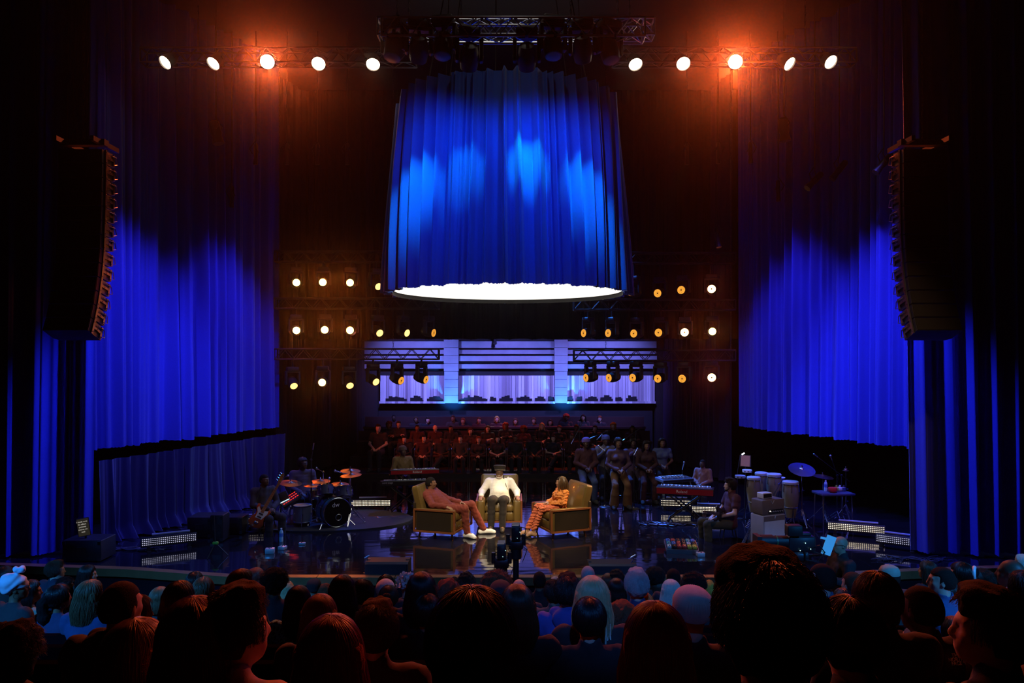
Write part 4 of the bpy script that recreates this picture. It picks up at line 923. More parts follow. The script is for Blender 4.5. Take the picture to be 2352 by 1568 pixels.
def tmpl(kind, fem, yaw, sleeve, flare):
    k = (kind, fem, round(yaw, 1), sleeve, flare)
    if k in TM: return TM[k]
    P = seat_pose(kind, fem, yaw); Q = parts_of(P); P.RH = Q['RH']; r = Pose(); r.P = P; r.Q = Q
    if kind == 'cross': P.barelegs = False
    r.body = mesh_only(*body_mesh(P, Q, .0105)); kk = ('c', kind, fem, sleeve, flare)
    if kk not in TM:
        TM[kk] = (mesh_only(*top_mesh(P, Q, .013, .018, sleeve, hem=.10, wr=.007, seed=len(TM), collar=not fem)), mesh_only(*bottom_mesh(P, Q, .013, .014, flare)),
                  [mesh_only(*shoe_vf(P, Q, s)) for s in (0, 1)])
    r.top, r.bot, r.shoe = TM[kk]; TM[k] = r
    return r
def mesh_only(V, F): return arr_mesh('m', V, F)
def shoe_vf(P, Q, s):
    toe = P.toe[s]; V, F = Q['F'][s].grown(.010).mesh(.011, cut=lambda X, Y, Z: np.maximum(Z-(P.an[s][2]+.005), (min(toe[2], P.an[s][2]-.05)-.03)-Z)); return relax(V, F), F
def setm(me, name, m, par): return link(name, me, m, par, True)
def beanie(par, M, col, rib=True):
    b = MB(); b.at(M @ Matrix.Translation((0, .012, 0)) @ Matrix.Rotation(math.radians(-12), 4, 'X')); n = 88 if rib else 36; prof = [(.090, .02), (.098, .022), (.101, .05), (.099, .058), (.098, .085), (.088, .115), (.066, .138), (.034, .150), (.004, .152)]
    b.rings([[Vector((r*(1+((.055 if z > .058 else .02) if i % 2 and rib else 0))*math.cos(2*PI*i/n), r*1.16*(1+((.055 if z > .058 else .02) if i % 2 and rib else 0))*math.sin(2*PI*i/n), z)) for i in range(n)] for r, z in prof])
    return b.build('knit_hat', cloth(col, .95), par, ang=60)
def ballcap(par, M, col):
    b = MB(); b.at(M); n = 28
    b.rings([[Vector((r*math.cos(2*PI*i/n), .012+r*1.18*math.sin(2*PI*i/n), z)) for i in range(n)] for r, z in ((.088, .035), (.091, .05), (.088, .085), (.070, .118), (.038, .136), (.004, .14))])
    for sg in (0,):
        pts = [Vector((.082*math.cos(a), -.085-.085*math.sin(a), .045-.012*math.cos(2*a))) for a in np.linspace(0, PI, 13)]
        top = [p+Vector((0, 0, .005)) for p in pts]; b.rings([pts, top])
    b.ell((0, .012, .14), .008, 8)
    return b.build('cap', cloth(col, .8), par, ang=50)
def turban(par, M, col):
    S = Solid().ell((0, .03, .055), (.098, .125, .085), R=np.array(Matrix.Rotation(.35, 3, 'X')), k=.02).ell((0, .07, .03), (.09, .08, .09), k=.02)
    for a in (0, 2.1, 4.2): S.cap((.028*math.cos(a), -.02+.028*math.sin(a), .165), (.030*math.cos(a+1.6), -.02+.03*math.sin(a+1.6), .178), .026, k=.008)
    V, F = S.mesh(.008, lambda D, X, Y, Z: D+.0045*np.sin(95*(Z*.9+Y*.55)+wob(X, Y, Z, 25)*2.5)); t = arr_mesh('head_wrap', relax(V, F), F, cloth(col, .8), par); t.matrix_local = M
    return t
HT = dict(bald=.115, buzz=.124, short=.134, quiff=.155, tousled=.158, long=.136, mid=.136, bob=.136, bun=.136, ponytail=.136, topknot=.198, afro=.175, curly=.148, braids=.136, beanie=.150, cap=.142, turban=.20, wrap=.145)
HW = dict(bald=.156, buzz=.162, short=.182, quiff=.195, tousled=.20, long=.215, mid=.225, bob=.215, bun=.188, ponytail=.188, topknot=.185, afro=.285, curly=.245, braids=.215, beanie=.205, cap=.186, turban=.205, wrap=.20)
def extra(label, loc, rz, kind='lap', fem=False, yaw=0., skin='brown', top=(.03, .03, .035), bot=(.03, .03, .04), style='short', hc='dark', group=None, sc=1., sleeve=2, flare=.012, hat=None, gl=False, strand=True, shoe=True, legs=True, eye=False, var=None):
    t = tmpl(kind, fem, yaw, sleeve, flare); o = link('person', t.body, SKIN[skin], None, True); tag(o, label, 'person', group)
    o.location = loc; o.rotation_euler = (0, 0, rz); o.scale = (sc, sc, sc); M = RM(t.P)
    setm(t.top, 'top', cloth(top), o)
    if legs: setm(t.bot, 'trousers', cloth(bot), o)
    if shoe:
        for me in t.shoe: setm(me, 'shoe', cloth((.025, .025, .028)), o)
    if eye: eyes(o, M)
    if gl: glasses(o, M)
    if style in ('beanie',): beanie(o, M, hat); 
    elif style == 'cap': hair(o, M, 'buzz', HAIR[hc]); ballcap(o, M, hat)
    elif style == 'turban': turban(o, M, hat)
    elif style not in ('bald', 'wrap'): hair(o, M, style, HAIR[hc], seed=(abs(hash_(label)) % 2 if var is None else var), strand=strand)
    o['topz'] = 0; del o['topz']
    return o, t, M
def hash_(s): return sum(ord(c)*(i+1) for i, c in enumerate(s))
# ------------------------------------------------------------------ onlookers on the choir platforms
COLS = [(.012, .012, .014), (.02, .018, .02), (.03, .02, .022), (.015, .015, .022), (.035, .03, .03), (.05, .012, .014)]
front = [(868, 973, 'short', 'dark', 0, .35), (928, 1000, 'short', 'black', 0, 0), (973, 998, 'short', 'black', 0, 0), (1014, 1001, 'buzz', 'black', 0, 0), (1057, 999, 'short', 'dark', 0, 0), (1099, 1001, 'bob', 'auburn', 1, 0), (1143, 999, 'long', 'dark', 1, 0), (1184, 998, 'short', 'brown', 0, 0), (1227, 996, 'buzz', 'black', 0, 0), (1271, 998, 'mid', 'dark', 1, 0), (1314, 995, 'short', 'brown', 0, 0)]
mid = [(893, 966, 'curly', 'auburn', 1, 0), (915, 966, 'short', 'brown', 0, 0), (958, 975, 'buzz', 'black', 0, 0), (999, 976, 'bald', 'black', 0, 0), (1035, 977, 'buzz', 'black', 0, 0), (1080, 982, 'bob', 'brown', 1, 0), (1120, 976, 'long', 'brown', 1, 0), (1161, 969, 'curly', 'red', 1, 0), (1203, 976, 'afro', 'auburn', 1, 0), (1245, 970, 'long', 'blonde', 1, 0), (1285, 976, 'ponytail', 'auburn', 1, 0), (1324, 974, 'short', 'brown', 0, 0), (1367, 976, 'short', 'dark', 0, 0), (1409, 969, 'curly', 'orange', 1, 0), (1453, 977, 'long', 'brown', 1, 0)]
back = [(904, 952, 'buzz', 'black', 0, 0), (955, 956, 'short', 'brown', 0, 0), (982, 957, 'short', 'dark', 0, 0), (1040, 953, 'short', 'brown', 0, 0), (1063, 959, 'ponytail', 'auburn', 1, 0), (1100, 957, 'short', 'brown', 0, 0), (1141, 955, 'bob', 'light', 1, 0), (1184, 960, 'long', 'brown', 1, 0), (1226, 958, 'ponytail', 'brown', 1, 0), (1264, 962, 'bob', 'dark', 1, 0), (1301, 949, 'afro', 'red', 1, 0), (1340, 951, 'long', 'black', 1, 0), (1378, 954, 'short', 'auburn', 0, 0)]
ORD = ['first', 'second', 'third', 'fourth', 'fifth', 'sixth', 'seventh', 'eighth', 'ninth', 'tenth', 'eleventh', 'twelfth', 'thirteenth', 'fourteenth', 'fifteenth']
HN = dict(short='short', buzz='cropped', curly='curly', bob='chin length', long='long', mid='wavy', afro='big curly', ponytail='tied back', bald='shaven')
HCN = dict(dark='dark', black='black', brown='brown', auburn='reddish', light='light', blonde='blonde', red='red', orange='bright orange')
cr = random.Random(3)
CHROMED = mat('dull_chrome', (.5, .5, .52), .25, 1.)
def conf_chair(label, loc, rz):
    t = thing('conference_chair', label, 'chair', loc, rz, 'chairs of the front onlooker row')
    b = MB(); b.rect((0, -.01, .45), (.46, .44, .06), r=.02); b.build('seat', cloth((.05, .015, .015)), t)
    b = MB(); b.at(Matrix.Translation((0, .235, .74)) @ Matrix.Rotation(-.12, 4, 'X')); b.rect((0, 0, 0), (.44, .04, .36), r=.04); b.build('backrest', cloth((.05, .015, .015)), t)
    for s in (-1, 1):
        b = MB(); b.tube([(s*.25, -.24, .01), (s*.25, -.22, .45), (s*.25, -.20, .64), (s*.25, -.10, .665), (s*.25, .20, .665), (s*.245, .25, .64)], .011, 6); b.tube([(s*.25, .26, .01), (s*.245, .20, .44), (s*.235, .27, .92)], .011, 6); b.build('side_frame', CHROMED, t)
    return t
for row, lst, (d, pz), rn in ((0, front, RISER[0], 'front'), (1, mid, RISER[1], 'middle'), (2, back, RISER[2], 'back')):
    for i, (x, ty, st, hc, fem, yw) in enumerate(lst):
        dd = d+(.25 if x < 880 and row == 0 else 0); zt = EYE-(ty-HOR)*dd/FPX; sc = (zt-pz)/(1.215+HT[st]); sc = min(1.13, max(.86, sc)); zb = zt-sc*(1.215+HT[st])
        kind = ('cross' if (row == 0 and i in (3, 9)) else cr.choice(('clasp', 'lap', 'clasp', 'fold' if row else 'lap')))
        rz = (1176-x)/1176*.25*-1
        extra(f'onlooker with {HN[st]} {HCN[hc]} hair, {ORD[i]} from the drummer\'s end of the {rn} seated row', (fx(x, dd), dd, zb), rz, kind, bool(fem), 0. if abs(x-1160) < 150 else (.3 if x < 1160 else -.3), cr.choice(('pale', 'pale', 'tan', 'brown')) if st not in ('buzz', 'afro') else cr.choice(('brown', 'deep')), cr.choice(COLS), cr.choice(COLS[:4]), st, hc, f'onlookers in the {rn} row behind the armchairs', sc, sleeve=2 if i % 3 else 1, flare=.012, strand=False)
        if row == 0 and i: conf_chair(f'chrome armed chair holding the {ORD[i]} onlooker from the drummer\'s end of the front row', (fx(x, dd), dd+.02, pz), rz)
for row, d in ((1, RISER[1][0]), (2, RISER[2][0])):
    pz = RISER[row][1]; slab('trim_choir_bench', mat('bench_red', (.04, .012, .012), .8), lambda b: (b.box((-.25, d+.02, pz+.42), (9.3, .40, .06)), b.box((-.25, d+.24, pz+.5), (9.3, .04, .5)), b.box((-.25, d+.1, pz+.2), (9.3, .2, .4))))
# ------------------------------------------------------------------ singers on stools
BTOP = dict(purple=(.10, .05, .16), maroon=(.07, .018, .022), blue=(.06, .10, .30))
def stool(label, loc, h=.62, rz=0., group='singers\' stools'):
    t = thing('bar_stool', label, 'stool', loc, rz, group)
    b = MB(); b.lathe([(.01, h), (.15, h), (.17, h-.02), (.165, h-.055), (.01, h-.06)], 20); b.build('seat', DARK, t)
    for k in range(4):
        a = PI/4+k*PI/2; b = MB(); b.cyl((.09*math.cos(a), .09*math.sin(a), h-.055), (.19*math.cos(a), .19*math.sin(a), 0), .012, n=8); b.build('leg', BLACK, t)
    b = MB(); b.tube([(.155*math.cos(a), .155*math.sin(a), .22) for a in np.linspace(0, 2*PI, 25)[:-1]], .008, 6, close=True); b.build('foot_ring', CHROME, t)
    return t
sing = [ # x, head top, feet row, dict
 (1347, 1004, 1152, dict(label='singer in purple knit cap and maroon jumper perched on a stool', kind='perch', style='beanie', hat=(.16, .09, .30), top=(.075, .02, .025), bot=(.06, .09, .22), skin='deep')),
 (1392, 998, 1143, dict(label='singer in blue knit cap and open pale jacket holding a microphone', kind='perchmic', style='beanie', hat=(.10, .12, .40), top=(.16, .13, .16), bot=(.02, .02, .03), skin='deep')),
 (1421, 1004, 1163, dict(label='singer with ponytail, maroon top and wide brown trousers, hands clasped', kind='perch', fem=True, style='ponytail', hc='black', top=(.10, .045, .07), bot=(.16, .075, .03), skin='brown', flare=.05)),
 (1455, 1000, 1147, dict(label='singer in purple top with hair piled up behind brown trousered singer', kind='perchmic', fem=True, style='topknot', hc='black', top=(.10, .05, .13), bot=(.05, .03, .06), skin='deep')),
 (1486, 1011, 1152, dict(label='singer with long straight dark hair and shiny leather trousers', kind='perch', fem=True, style='long', hc='black', top=(.05, .018, .02), bot=(.06, .02, .025), skin='brown')),
 (1522, 1005, 1142, dict(label='singer in blue topped dress standing furthest along beside the keyboards', kind='perch', fem=True, style='bob', hc='black', top=(.10, .14, .34), bot=(.02, .02, .03), skin='brown', sleeve=1))]
for x, ty, fy, kw in sing:
    d = gd(fy); st = kw['style']; zt = EYE-(ty-HOR)*d/FPX; sc = min(1.12, zt/(1.425+HT[st])); X = fx(x, d)
    lab = kw.pop('label'); extra(lab, (X, d, 0), .12-.1*(x-1347)/175, group='backing singers', sc=sc, eye=True, **kw)
    stool('black stool under the ' + lab.split(' perched')[0].split(' holding')[0].split(', hands')[0].split(' standing')[0].split(' behind')[0], (X, d+.10, 0), .62*sc)
# ------------------------------------------------------------------ stage gear makers
def G(x, y, z=0.): d = gd(y, z); return Vector((fx(x, d), d, z))      # a point on the stage floor seen at x, y
def tripod_legs(t, r=.28, h=.42, m=CHROME, n=3, a0=.5, tr=.010, double=True):
    for k in range(n):
        a = a0+2*PI*k/n; c, s = math.cos(a), math.sin(a); b = MB()
        for o in ((-.012, .012) if double else (0,)):
            b.tube([(-s*o, c*o, h), (c*r*.55-s*o, s*r*.55+c*o, h*.45), (c*r-s*o*.3, s*r+c*o*.3, .012)], tr*.75, 6)
        b.tube([(0, 0, h*.35), (c*r*.5, s*r*.5, h*.47)], tr*.5, 5); b.ell((c*r, s*r, .012), .017, 8); b.build('leg', m, t)
def round_stand(label, loc, h, mic_to=None, boom=None, m=BLACK, group='round based microphone stands', mic=True):
    t = thing('microphone_stand', label, 'microphone stand', loc, group=group)
    b = MB(); b.lathe([(.002, 0), (.128, 0), (.128, .010), (.11, .02), (.03, .03), (.016, .05)], 28); b.build('base', mat('round_base', (.20, .21, .22), .3, .8), t)
    b = MB(); b.cyl((0, 0, .03), (0, 0, h*.55), .012, n=8); b.cyl((0, 0, h*.55), (0, 0, h), .009, n=8); b.cyl((0, 0, h*.53), (0, 0, h*.58), .016, n=8); b.build('pole', m, t)
    if mic:
        d = Vector(boom or (-.10, .03, .06)); mic_part(t, Vector((0, 0, h)), d)
    return t
def mic_part(t, p, d, L=.17):
    d = Vector(d).normalized(); b = MB(); b.cyl(p, p+d*L, .011, .017, 10); b.build('microphone', STEEL, t)
    b = MB(); b.ell(p+d*(L+.02), .026, 12); b.build('mesh_head', mat('mic_mesh', (.35, .35, .37), .4, .9), t)
def boom_stand(label, loc, h, tip, r=.26, m=BLACK, group='boom microphone stands', head='stick'):
    t = thing('boom_stand', label, 'microphone stand', loc, group=group); tripod_legs(t, r, .22, m, double=False)
    b = MB(); b.cyl((0, 0, .15), (0, 0, h), .010, n=8); b.cyl((0, 0, h*.5), (0, 0, h*.56), .017, n=8); b.build('pole', m, t)
    e = Vector(tip); q = Vector((0, 0, h)); b = MB(); b.tube([q-(e-q)*.35, q, e], .008, 6); b.cyl(q-Vector((.02, 0, 0)), q+Vector((.02, 0, 0)), .02, n=8); b.build('boom', m, t)
    d = (e-q).normalized()
    if head == 'stick': b = MB(); b.cyl(e, e+d*.14, .012, n=8); b.build('microphone', STEEL, t)
    else: mic_part(t, e, d, .13)
    return t
def bottle(label, loc, sc=1.):
    t = thing('water_bottle', label, 'bottle', loc, group='water bottles on stage'); t.scale = (sc,)*3
    WB = mat('bottle_plastic', (.45, .70, .85), .08, spec=.8); b = MB(); b.lathe([(.002, 0), (.031, 0), (.033, .015), (.033, .07), (.030, .08), (.033, .09), (.033, .15), (.026, .175), (.014, .195), (.014, .205)], 16); b.build('body', WB, t)
    b = MB(); b.lathe([(.016, .2), (.016, .222), (.001, .223)], 14); b.build('cap', WHITEP, t)
    b = MB(); b.lathe([(.0338, .085), (.0338, .14)], 16); b.build('paper_band', mat('bottle_band', (.10, .25, .75), .4), t)
    return t
LEDON = glow('led_on', (1, .84, .62), 2.2); LEDC = glow('led_cool', (.72, .72, 1), .8); LEDD = glow('led_dim', (.9, .8, .75), .35)
def led_bar(label, loc, rz, L, lm, rows=4, h=.14, z=.10, tilt=-.25):
    t = thing('light_batten', label, 'stage light', loc, rz, 'floor light battens')
    T = Matrix.Translation((0, 0, z+h/2)) @ Matrix.Rotation(tilt, 4, 'X')
    b = MB(); b.at(T); b.rect((0, 0.03, 0), (L, .09, h+.04), r=.012); b.build('housing', BLACK, t)
    b = MB(); b.at(T); N = int(L/.034)
    for j in range(rows):
        for i in range(N):
            x = -L/2+.03+(L-.06)*i/(N-1); b.box((x, -.018, h/2-.02-(h-.04)*j/(rows-1)), (.017, .008, .012))
    o = b.build('lamp_pixels', lm, t, smooth=False); o['label'] = 'rows of small lit pixels'; o['kind'] = 'stuff'
    for s in (-1, 1):
        b = MB(); b.box((s*L*.36, .03, z/2), (.05, .16, z)); b.box((s*L*.36, .03, .008), (.07, .26, .016)); b.build('foot', BLACK, t)
    b = MB(); b.at(T); b.cyl((-L*.3, .05, h/2+.055), (L*.38, .05, h/2+.055), .026, n=10); b.build('tube', mat('frosted_tube', (.30, .32, .42), .35), t)
    return t
led_bar('white pixel light batten on the floor before the dim pooled drape', (W(386, 1246, 14.05).x, 14.1, 0), .50, .95, LEDC, 4)
led_bar('white pixel light batten glowing between the drum kit and the armchairs', G(852, 1172), .06, .92, LEDON, 4)
led_bar('small dim light batten behind the bass guitar body', G(578, 1215), .25, .5, LEDD, 3)
led_bar('white pixel light batten glowing beyond the congas and cymbal', G(1966, 1232), -.42, 1.05, LEDON, 4)
led_bar('cool white light batten at the drape\'s foot nearest the edge of the stage', G(2060, 1262), -.62, .72, LEDC, 4)
led_bar('white pixel light batten behind the guitarist\'s lap', G(1626, 1188), -.12, .72, LEDON, 4)
led_bar('white pixel light batten seen in pieces under the red stage piano', G(1552, 1172), -.12, .7, LEDON, 3)
# ------------------------------------------------------------------ drum kit
RZ = (W(762, 1205, 15.9)).x
slab('floor_drum_riser', mat('riser_carpet', (.022, .024, .034), .95, bump=.2, bscale=200), lambda b: (b.rings([[Vector((RZ-.35+1.95*math.cos(a), 16.55+1.15*math.sin(a), z)) for a in np.linspace(0, 2*PI, 41)[:-1]] for z in (0.002, .035)])))
TEALW = mat('teal_shell', (.03, .17, .26), .3, .2, coat=.6); HOOP = mat('chrome_hoop', (.55, .62, .68), .2, 1.); SKINB = mat('black_drumhead', (.012, .012, .014), .25); SKINW = mat('coated_drumhead', (.5, .52, .58), .6)
def drum(name, label, loc, rot, r, h, shell=TEALW, top=SKINW, lugs=8, legs=0, group='drum kit'):
    t = thing(name, label, 'drum', loc, rot=rot, group=group)
    b = MB(); b.lathe([(r, 0), (r, h)], 36); b.build('shell', shell, t)
    b = MB(); b.lathe([(.002, h+.004), (r*.98, h+.002)], 36); b.build('drumhead', top, t)
    b = MB(); b.lathe([(.002, -.004), (r*.98, -.002)], 36); b.build('resonant_head', SKINB, t)
    for z in (0, h): b = MB(); b.tube([(r*1.012*math.cos(a), r*1.012*math.sin(a), z) for a in np.linspace(0, 2*PI, 41)[:-1]], .009, 6, close=True); b.build('hoop', HOOP, t)
    for k in range(lugs):
        a = 2*PI*(k+.5)/lugs; c, s = math.cos(a), math.sin(a); b = MB(); b.ell(((r+.006)*c, (r+.006)*s, h*.5), (.014, .014, .030), 8); b.cyl(((r+.018)*c, (r+.018)*s, h*.08), ((r+.018)*c, (r+.018)*s, h*.92), .004, n=5); b.build('lug', CHROME, t)
    for k in range(legs):
        a = 2*PI*k/legs+.4; b = MB(); b.tube([((r+.02)*math.cos(a), (r+.02)*math.sin(a), h*.55), ((r+.02)*math.cos(a), (r+.02)*math.sin(a), -.26)], .008, 6); b.build('leg', CHROME, t)
    return t
bdp = Vector((W(775, 1176, 15.75).x, 15.75, .335)); az = math.radians(36)
bd = drum('bass_drum', 'teal bass drum with black front head at the front of the kit', bdp, (PI/2, 0, az), .295, -.42)
f = Matrix.Rotation(PI, 4, 'X')
for o in TREE[bd.name]: pass
fr = Matrix.Translation((0, 0, 0))
b = MB(); b.lathe([(.002, .006), (.288, .006)], 40); b.build('front_head', SKINB, bd)
b = MB(); b.tube([(.02+.062*math.cos(a), -.10+.062*math.sin(a), .012) for a in np.linspace(0, 2*PI, 25)[:-1]], .006, 5, close=True); b.build('sound_port', mat('port_ring', (.4, .42, .45), .3, .8), bd)
b = MB(); b.lathe([(.3, -.19), (.302, -.19), (.302, -.14), (.3, -.14)], 40); b.build('shell_band', BLACK, bd)
text('drumhead_logo', 'dw', .13, WHITEP, bd, Matrix.Translation((-.04, .16, .012)))
for s in (-1, 1):
    b = MB(); b.tube([(s*.27, -.16, -.10), (s*.40, -.325, .02)], .009, 6); b.build('spur', CHROME, bd)
for (x, yy, r, h, lab) in ((748, 1128, .155, .19, 'smaller teal rack tom above the bass drum'), (790, 1132, .165, .2, 'larger rack tom above the bass drum, nearer the armchairs')):
    p = W(x, yy+8, 15.95); drum('rack_tom', lab, p, (-.35, .1, az), r, h, mat('smoke_shell', (.10, .11, .17), .3, .3, coat=.5), SKINW, 6)
drum('floor_tom', 'grey sparkle floor tom standing beside the bass drum', W(695, 1196, 15.9), (0, 0, .3), .19, .33, mat('grey_sparkle', (.16, .20, .30), .35, .5), SKINW, 6, legs=3)
drum('snare_drum', 'small snare drum behind the floor tom', W(722, 1140, 16.35), (-.15, 0, .2), .17, .13, HOOP, SKINW, 8)
CYM = mat('bronze_cymbal', (.26, .13, .07), .36, 1., var=.25, scale=3)
def cymbal(label, top, r, tilt, h=None, m=CYM, group='cymbals of the drum kit', rad=.3):
    top = Vector(top); t = thing('cymbal_stand', label, 'cymbal', (top.x, top.y, .035), group=group); h = top.z-.035
    tripod_legs(t, rad, .34, CHROME); b = MB(); b.cyl((0, 0, .2), (0, 0, h*.6), .013, n=8); b.cyl((0, 0, h*.6), (0, 0, h+.05), .009, n=8)
    for z in (h*.36, h*.6): b.cyl((0, 0, z), (0, 0, z+.05), .02, n=8); b.box((.03, 0, z+.02), (.04, .012, .02))
    b.build('pole', CHROME, t)
    b = MB(); b.at(Matrix.Translation((0, 0, h)) @ Euler(tilt).to_matrix().to_4x4()); b.lathe([(.004, .028), (.03, .024), (.045, .008), (r*.6, -.006), (r, -.022), (r, -.024), (r*.6, -.010), (.045, .004), (.004, .02)], 44); b.build('cymbal', m, t)
    b = MB(); b.cyl((0, 0, h+.03), (0, 0, h+.07), .014, n=8); b.build('wing_nut', CHROME, t)
    return t
RCYM = CYM
cymbal('bronze crash cymbal highest beside the keyboardist', W(805, 1079, 16.4), .21, (.10, .06, 0))
cymbal('bronze cymbal just below the highest crash', W(806, 1089, 16.0), .22, (.08, -.05, 0))
cymbal('wide bronze ride cymbal beside the bass player', W(667, 1107, 16.3), .24, (.12, .12, 0))
cymbal('bronze cymbal in front of the drummer\'s chest', W(736, 1103, 16.5), .21, (.1, 0, 0))
cymbal('low pair of hi hat cymbals by the red lit pads', W(716, 1113, 16.1), .17, (.02, .05, 0))
cymbal('dark cymbal low behind the rack toms', W(782, 1110, 16.7), .2, (.1, .1, 0))
boom_stand('tall straight microphone pole standing before the drummer', G(703, 1212, .03)+Vector((0, .4, 0)), 1.35, (.03, .02, 1.56), .2, group='drum microphones')
for i, (x, yy, xb, lab) in enumerate(((657, 1098, 640, 'overhead microphone nearest the bass player'), (731, 1081, 740, 'grey ball microphone beside the drummer\'s face'), (778, 1087, 800, 'silver microphone over the rack toms'), (756, 1104, 752, 'small microphone low over the drum kit'))):
    tip = W(x, yy, 16.2); base = Vector((fx(xb, 16.5), 16.6, .035)); boom_stand(lab, base, tip.z-.12, (tip.x-base.x, tip.y-base.y, tip.z), .2, CHROME, 'drum microphones', 'mic')
t = thing('drum_pad', 'electronic drum pad glowing with red lights beside the drummer', 'electronic drum', W(666, 1146, 16.0), .55)
b = MB(); b.at(Matrix.Rotation(-.5, 4, 'Y') @ Matrix.Rotation(.35, 4, 'X')); b.rect((0, 0, 0), (.42, .30, .06), r=.02); b.build('body', BLACK, t)
b = MB(); b.at(Matrix.Rotation(-.5, 4, 'Y') @ Matrix.Rotation(.35, 4, 'X'))
for i in range(7):
    for j in range(3): b.box((-.16+.053*i, -.08+.08*j, .033), (.034, .016, .006))
o = b.build('red_lights', glow('red_led', (1, .03, .02), 1.6), t, smooth=False); o['label'] = 'rows of red lights'
b = MB(); b.cyl((0, 0, -.03), (0, 0, -.60), .015, n=8); b.build('pole', CHROME, t)
t = thing('tablet_stand', 'slim tablet on a stand with a bright edge beside the bass neck', 'tablet', W(645, 1143, 15.9), .3)
b = MB(); b.at(Matrix.Rotation(-.42, 4, 'Y')); b.rect((0, 0, 0), (.30, .012, .20), r=.01); b.build('tablet', BLACK, t)
b = MB(); b.at(Matrix.Rotation(-.42, 4, 'Y')); b.box((0, -.008, -.095), (.29, .004, .016)); b.build('lit_edge', glow('tablet_edge', (.55, .85, 1), 1.6), t)
b = MB(); b.cyl((0, .02, -.02), (0, .02, -.62), .012, n=8); b.build('pole', BLACK, t)
stool('black round drum throne under the drummer', (W(697, 1150, 16.95).x, 17.0, .0), .52, 0, 'seats of the players')
extra('drummer in dark shirt and glasses seated behind the drum kit', (W(697, 1150, 16.95).x, 16.95, (EYE-(1050-HOR)*16.95/FPX)-1.349*1.07), .45, 'lap', False, .5, 'deep', (.06, .04, .07), (.02, .02, .03), 'short', 'black', 'band players', 1.07, gl=True, eye=True)
# bass player with bass
bpz = W(607, 1090, 15.4)
extra('bass player in dark jacket seated behind the sunburst bass guitar', (bpz.x-.02, 15.55, bpz.z-1.349*1.03), .75, 'clasp', False, .3, 'deep', (.018, .016, .024), (.015, .015, .02), 'buzz', 'black', 'band players', 1.03, eye=True)
stool('black stool under the bass player', (bpz.x, 15.6, 0), .46, 0, 'seats of the players')
SUN = mat('sunburst_body', (.50, .085, .018), .22, var=.45, scale=4, coat=.8); MAPLE = mat('maple_neck', (.62, .27, .07), .35, var=.15); PICK = mat('pearl_guard', (.72, .80, .80), .35)
def guitar(label, loc, ang, face, body_m, neck_m, guard_m, bass=True, yaw=0., group='guitars'):
    t = thing('bass_guitar' if bass else 'electric_guitar', label, 'guitar', loc, group=group)
    T = Matrix.Rotation(yaw, 4, 'Z') @ Matrix.Rotation(ang, 4, 'Y')          # neck along +X tipped up by ang
    out = [(-.25, -.02), (-.24, .09), (-.17, .155), (-.07, .14), (0, .10), (.07, .105), (.13, .145), (.20, .15), (.215, .11), (.15, .075), (.11, .03), (.11, -.03), (.13, -.075), (.175, -.12), (.15, -.155), (.08, -.14), (.01, -.105), (-.06, -.115), (-.14, -.155), (-.22, -.12)]
    b = MB(); b.at(T); r0 = [(x, -.018, z) for x, z in out]; r1 = [(x, .022, z) for x, z in out]; sm = lambda y, f: [(x*f-.012*(1-f), y, z*f) for x, z in out]
    b.rings([sm(-.022, .93), sm(-.014, 1), sm(.014, 1), sm(.022, .93)]); b.build('body', body_m, t)
    gp = [(-.06, .07), (.05, .075), (.12, .12), (.17, .11), (.11, .05), (.12, -.03), (.15, -.10), (.09, -.11), (.0, -.08), (-.05, -.06)]
    b = MB(); b.at(T); b.rings([[(x, -.024, z) for x, z in gp], [(x, -.0285, z) for x, z in gp]]); b.build('pickguard', guard_m, t)
    L = .62 if bass else .50
    b = MB(); b.at(T); b.rings([[(.08, -.036, -.032), (.08, -.036, .032), (.08, -.018, .028), (.08, -.018, -.028)], [(.11+L, -.030, -.022), (.11+L, -.030, .022), (.11+L, -.012, .018), (.11+L, -.012, -.018)]]); n = b.build('neck', neck_m, t)
    b = MB(); b.at(T)
    for k in range(14): x = .14+L*(1-.943**(k*1.2))*.98 if False else .13+(L-.05)*(k/13); b.box((x, -.0365+.006*(x-.08)/L, 0), (.004, .003, .056-.016*(k/13)))
    b.build('fret', CHROME, n)
    hd = [(L+.10, -.022), (L+.10, .022), (L+.16, .040), (L+.29, .055), (L+.32, .03), (L+.30, -.005), (L+.2, -.022)]
    b = MB(); b.at(T); b.rings([[(x, -.026, z) for x, z in hd], [(x, -.012, z) for x, z in hd]]); b.build('headstock', neck_m, t)
    for k in range(4 if bass else 6):
        x = L+.15+.15*k/(3 if bass else 5); b = MB(); b.at(T); b.cyl((x, -.02, .045), (x, -.02, .085), .006, n=6); b.ell((x, -.02, .09), (.012, .006, .012), 8); b.cyl((x, -.034, .012), (x, -.02, .012), .008, n=8); b.build('tuning_peg', CHROME, t)
    b = MB(); b.at(T)
    for k in range(4):
        z = -.021+.014*k; b.cyl((-.15, -.042, z), (L+.16, -.036, z*.7), .0014, n=4)
    b.build('strings', STEEL, t)['kind'] = 'stuff'
    for x in (-.02, .045): b = MB(); b.at(T); b.rect((x, -.032, 0), (.025, .012, .085), r=.006); b.build('pickup', BLACK, t)
    b = MB(); b.at(T); b.rect((-.145, -.03, 0), (.05, .014, .075), r=.006); b.build('bridge', CHROME, t)
    return t
guitar('sunburst bass guitar with pearl guard and maple neck pointing up', W(597, 1184, 15.1), math.radians(-60), 0, SUN, MAPLE, PICK, True, .25)
t = thing('guitar_strap', 'dark strap running from the bass guitar over the player\'s shoulder', 'strap', (0, 0, 0))
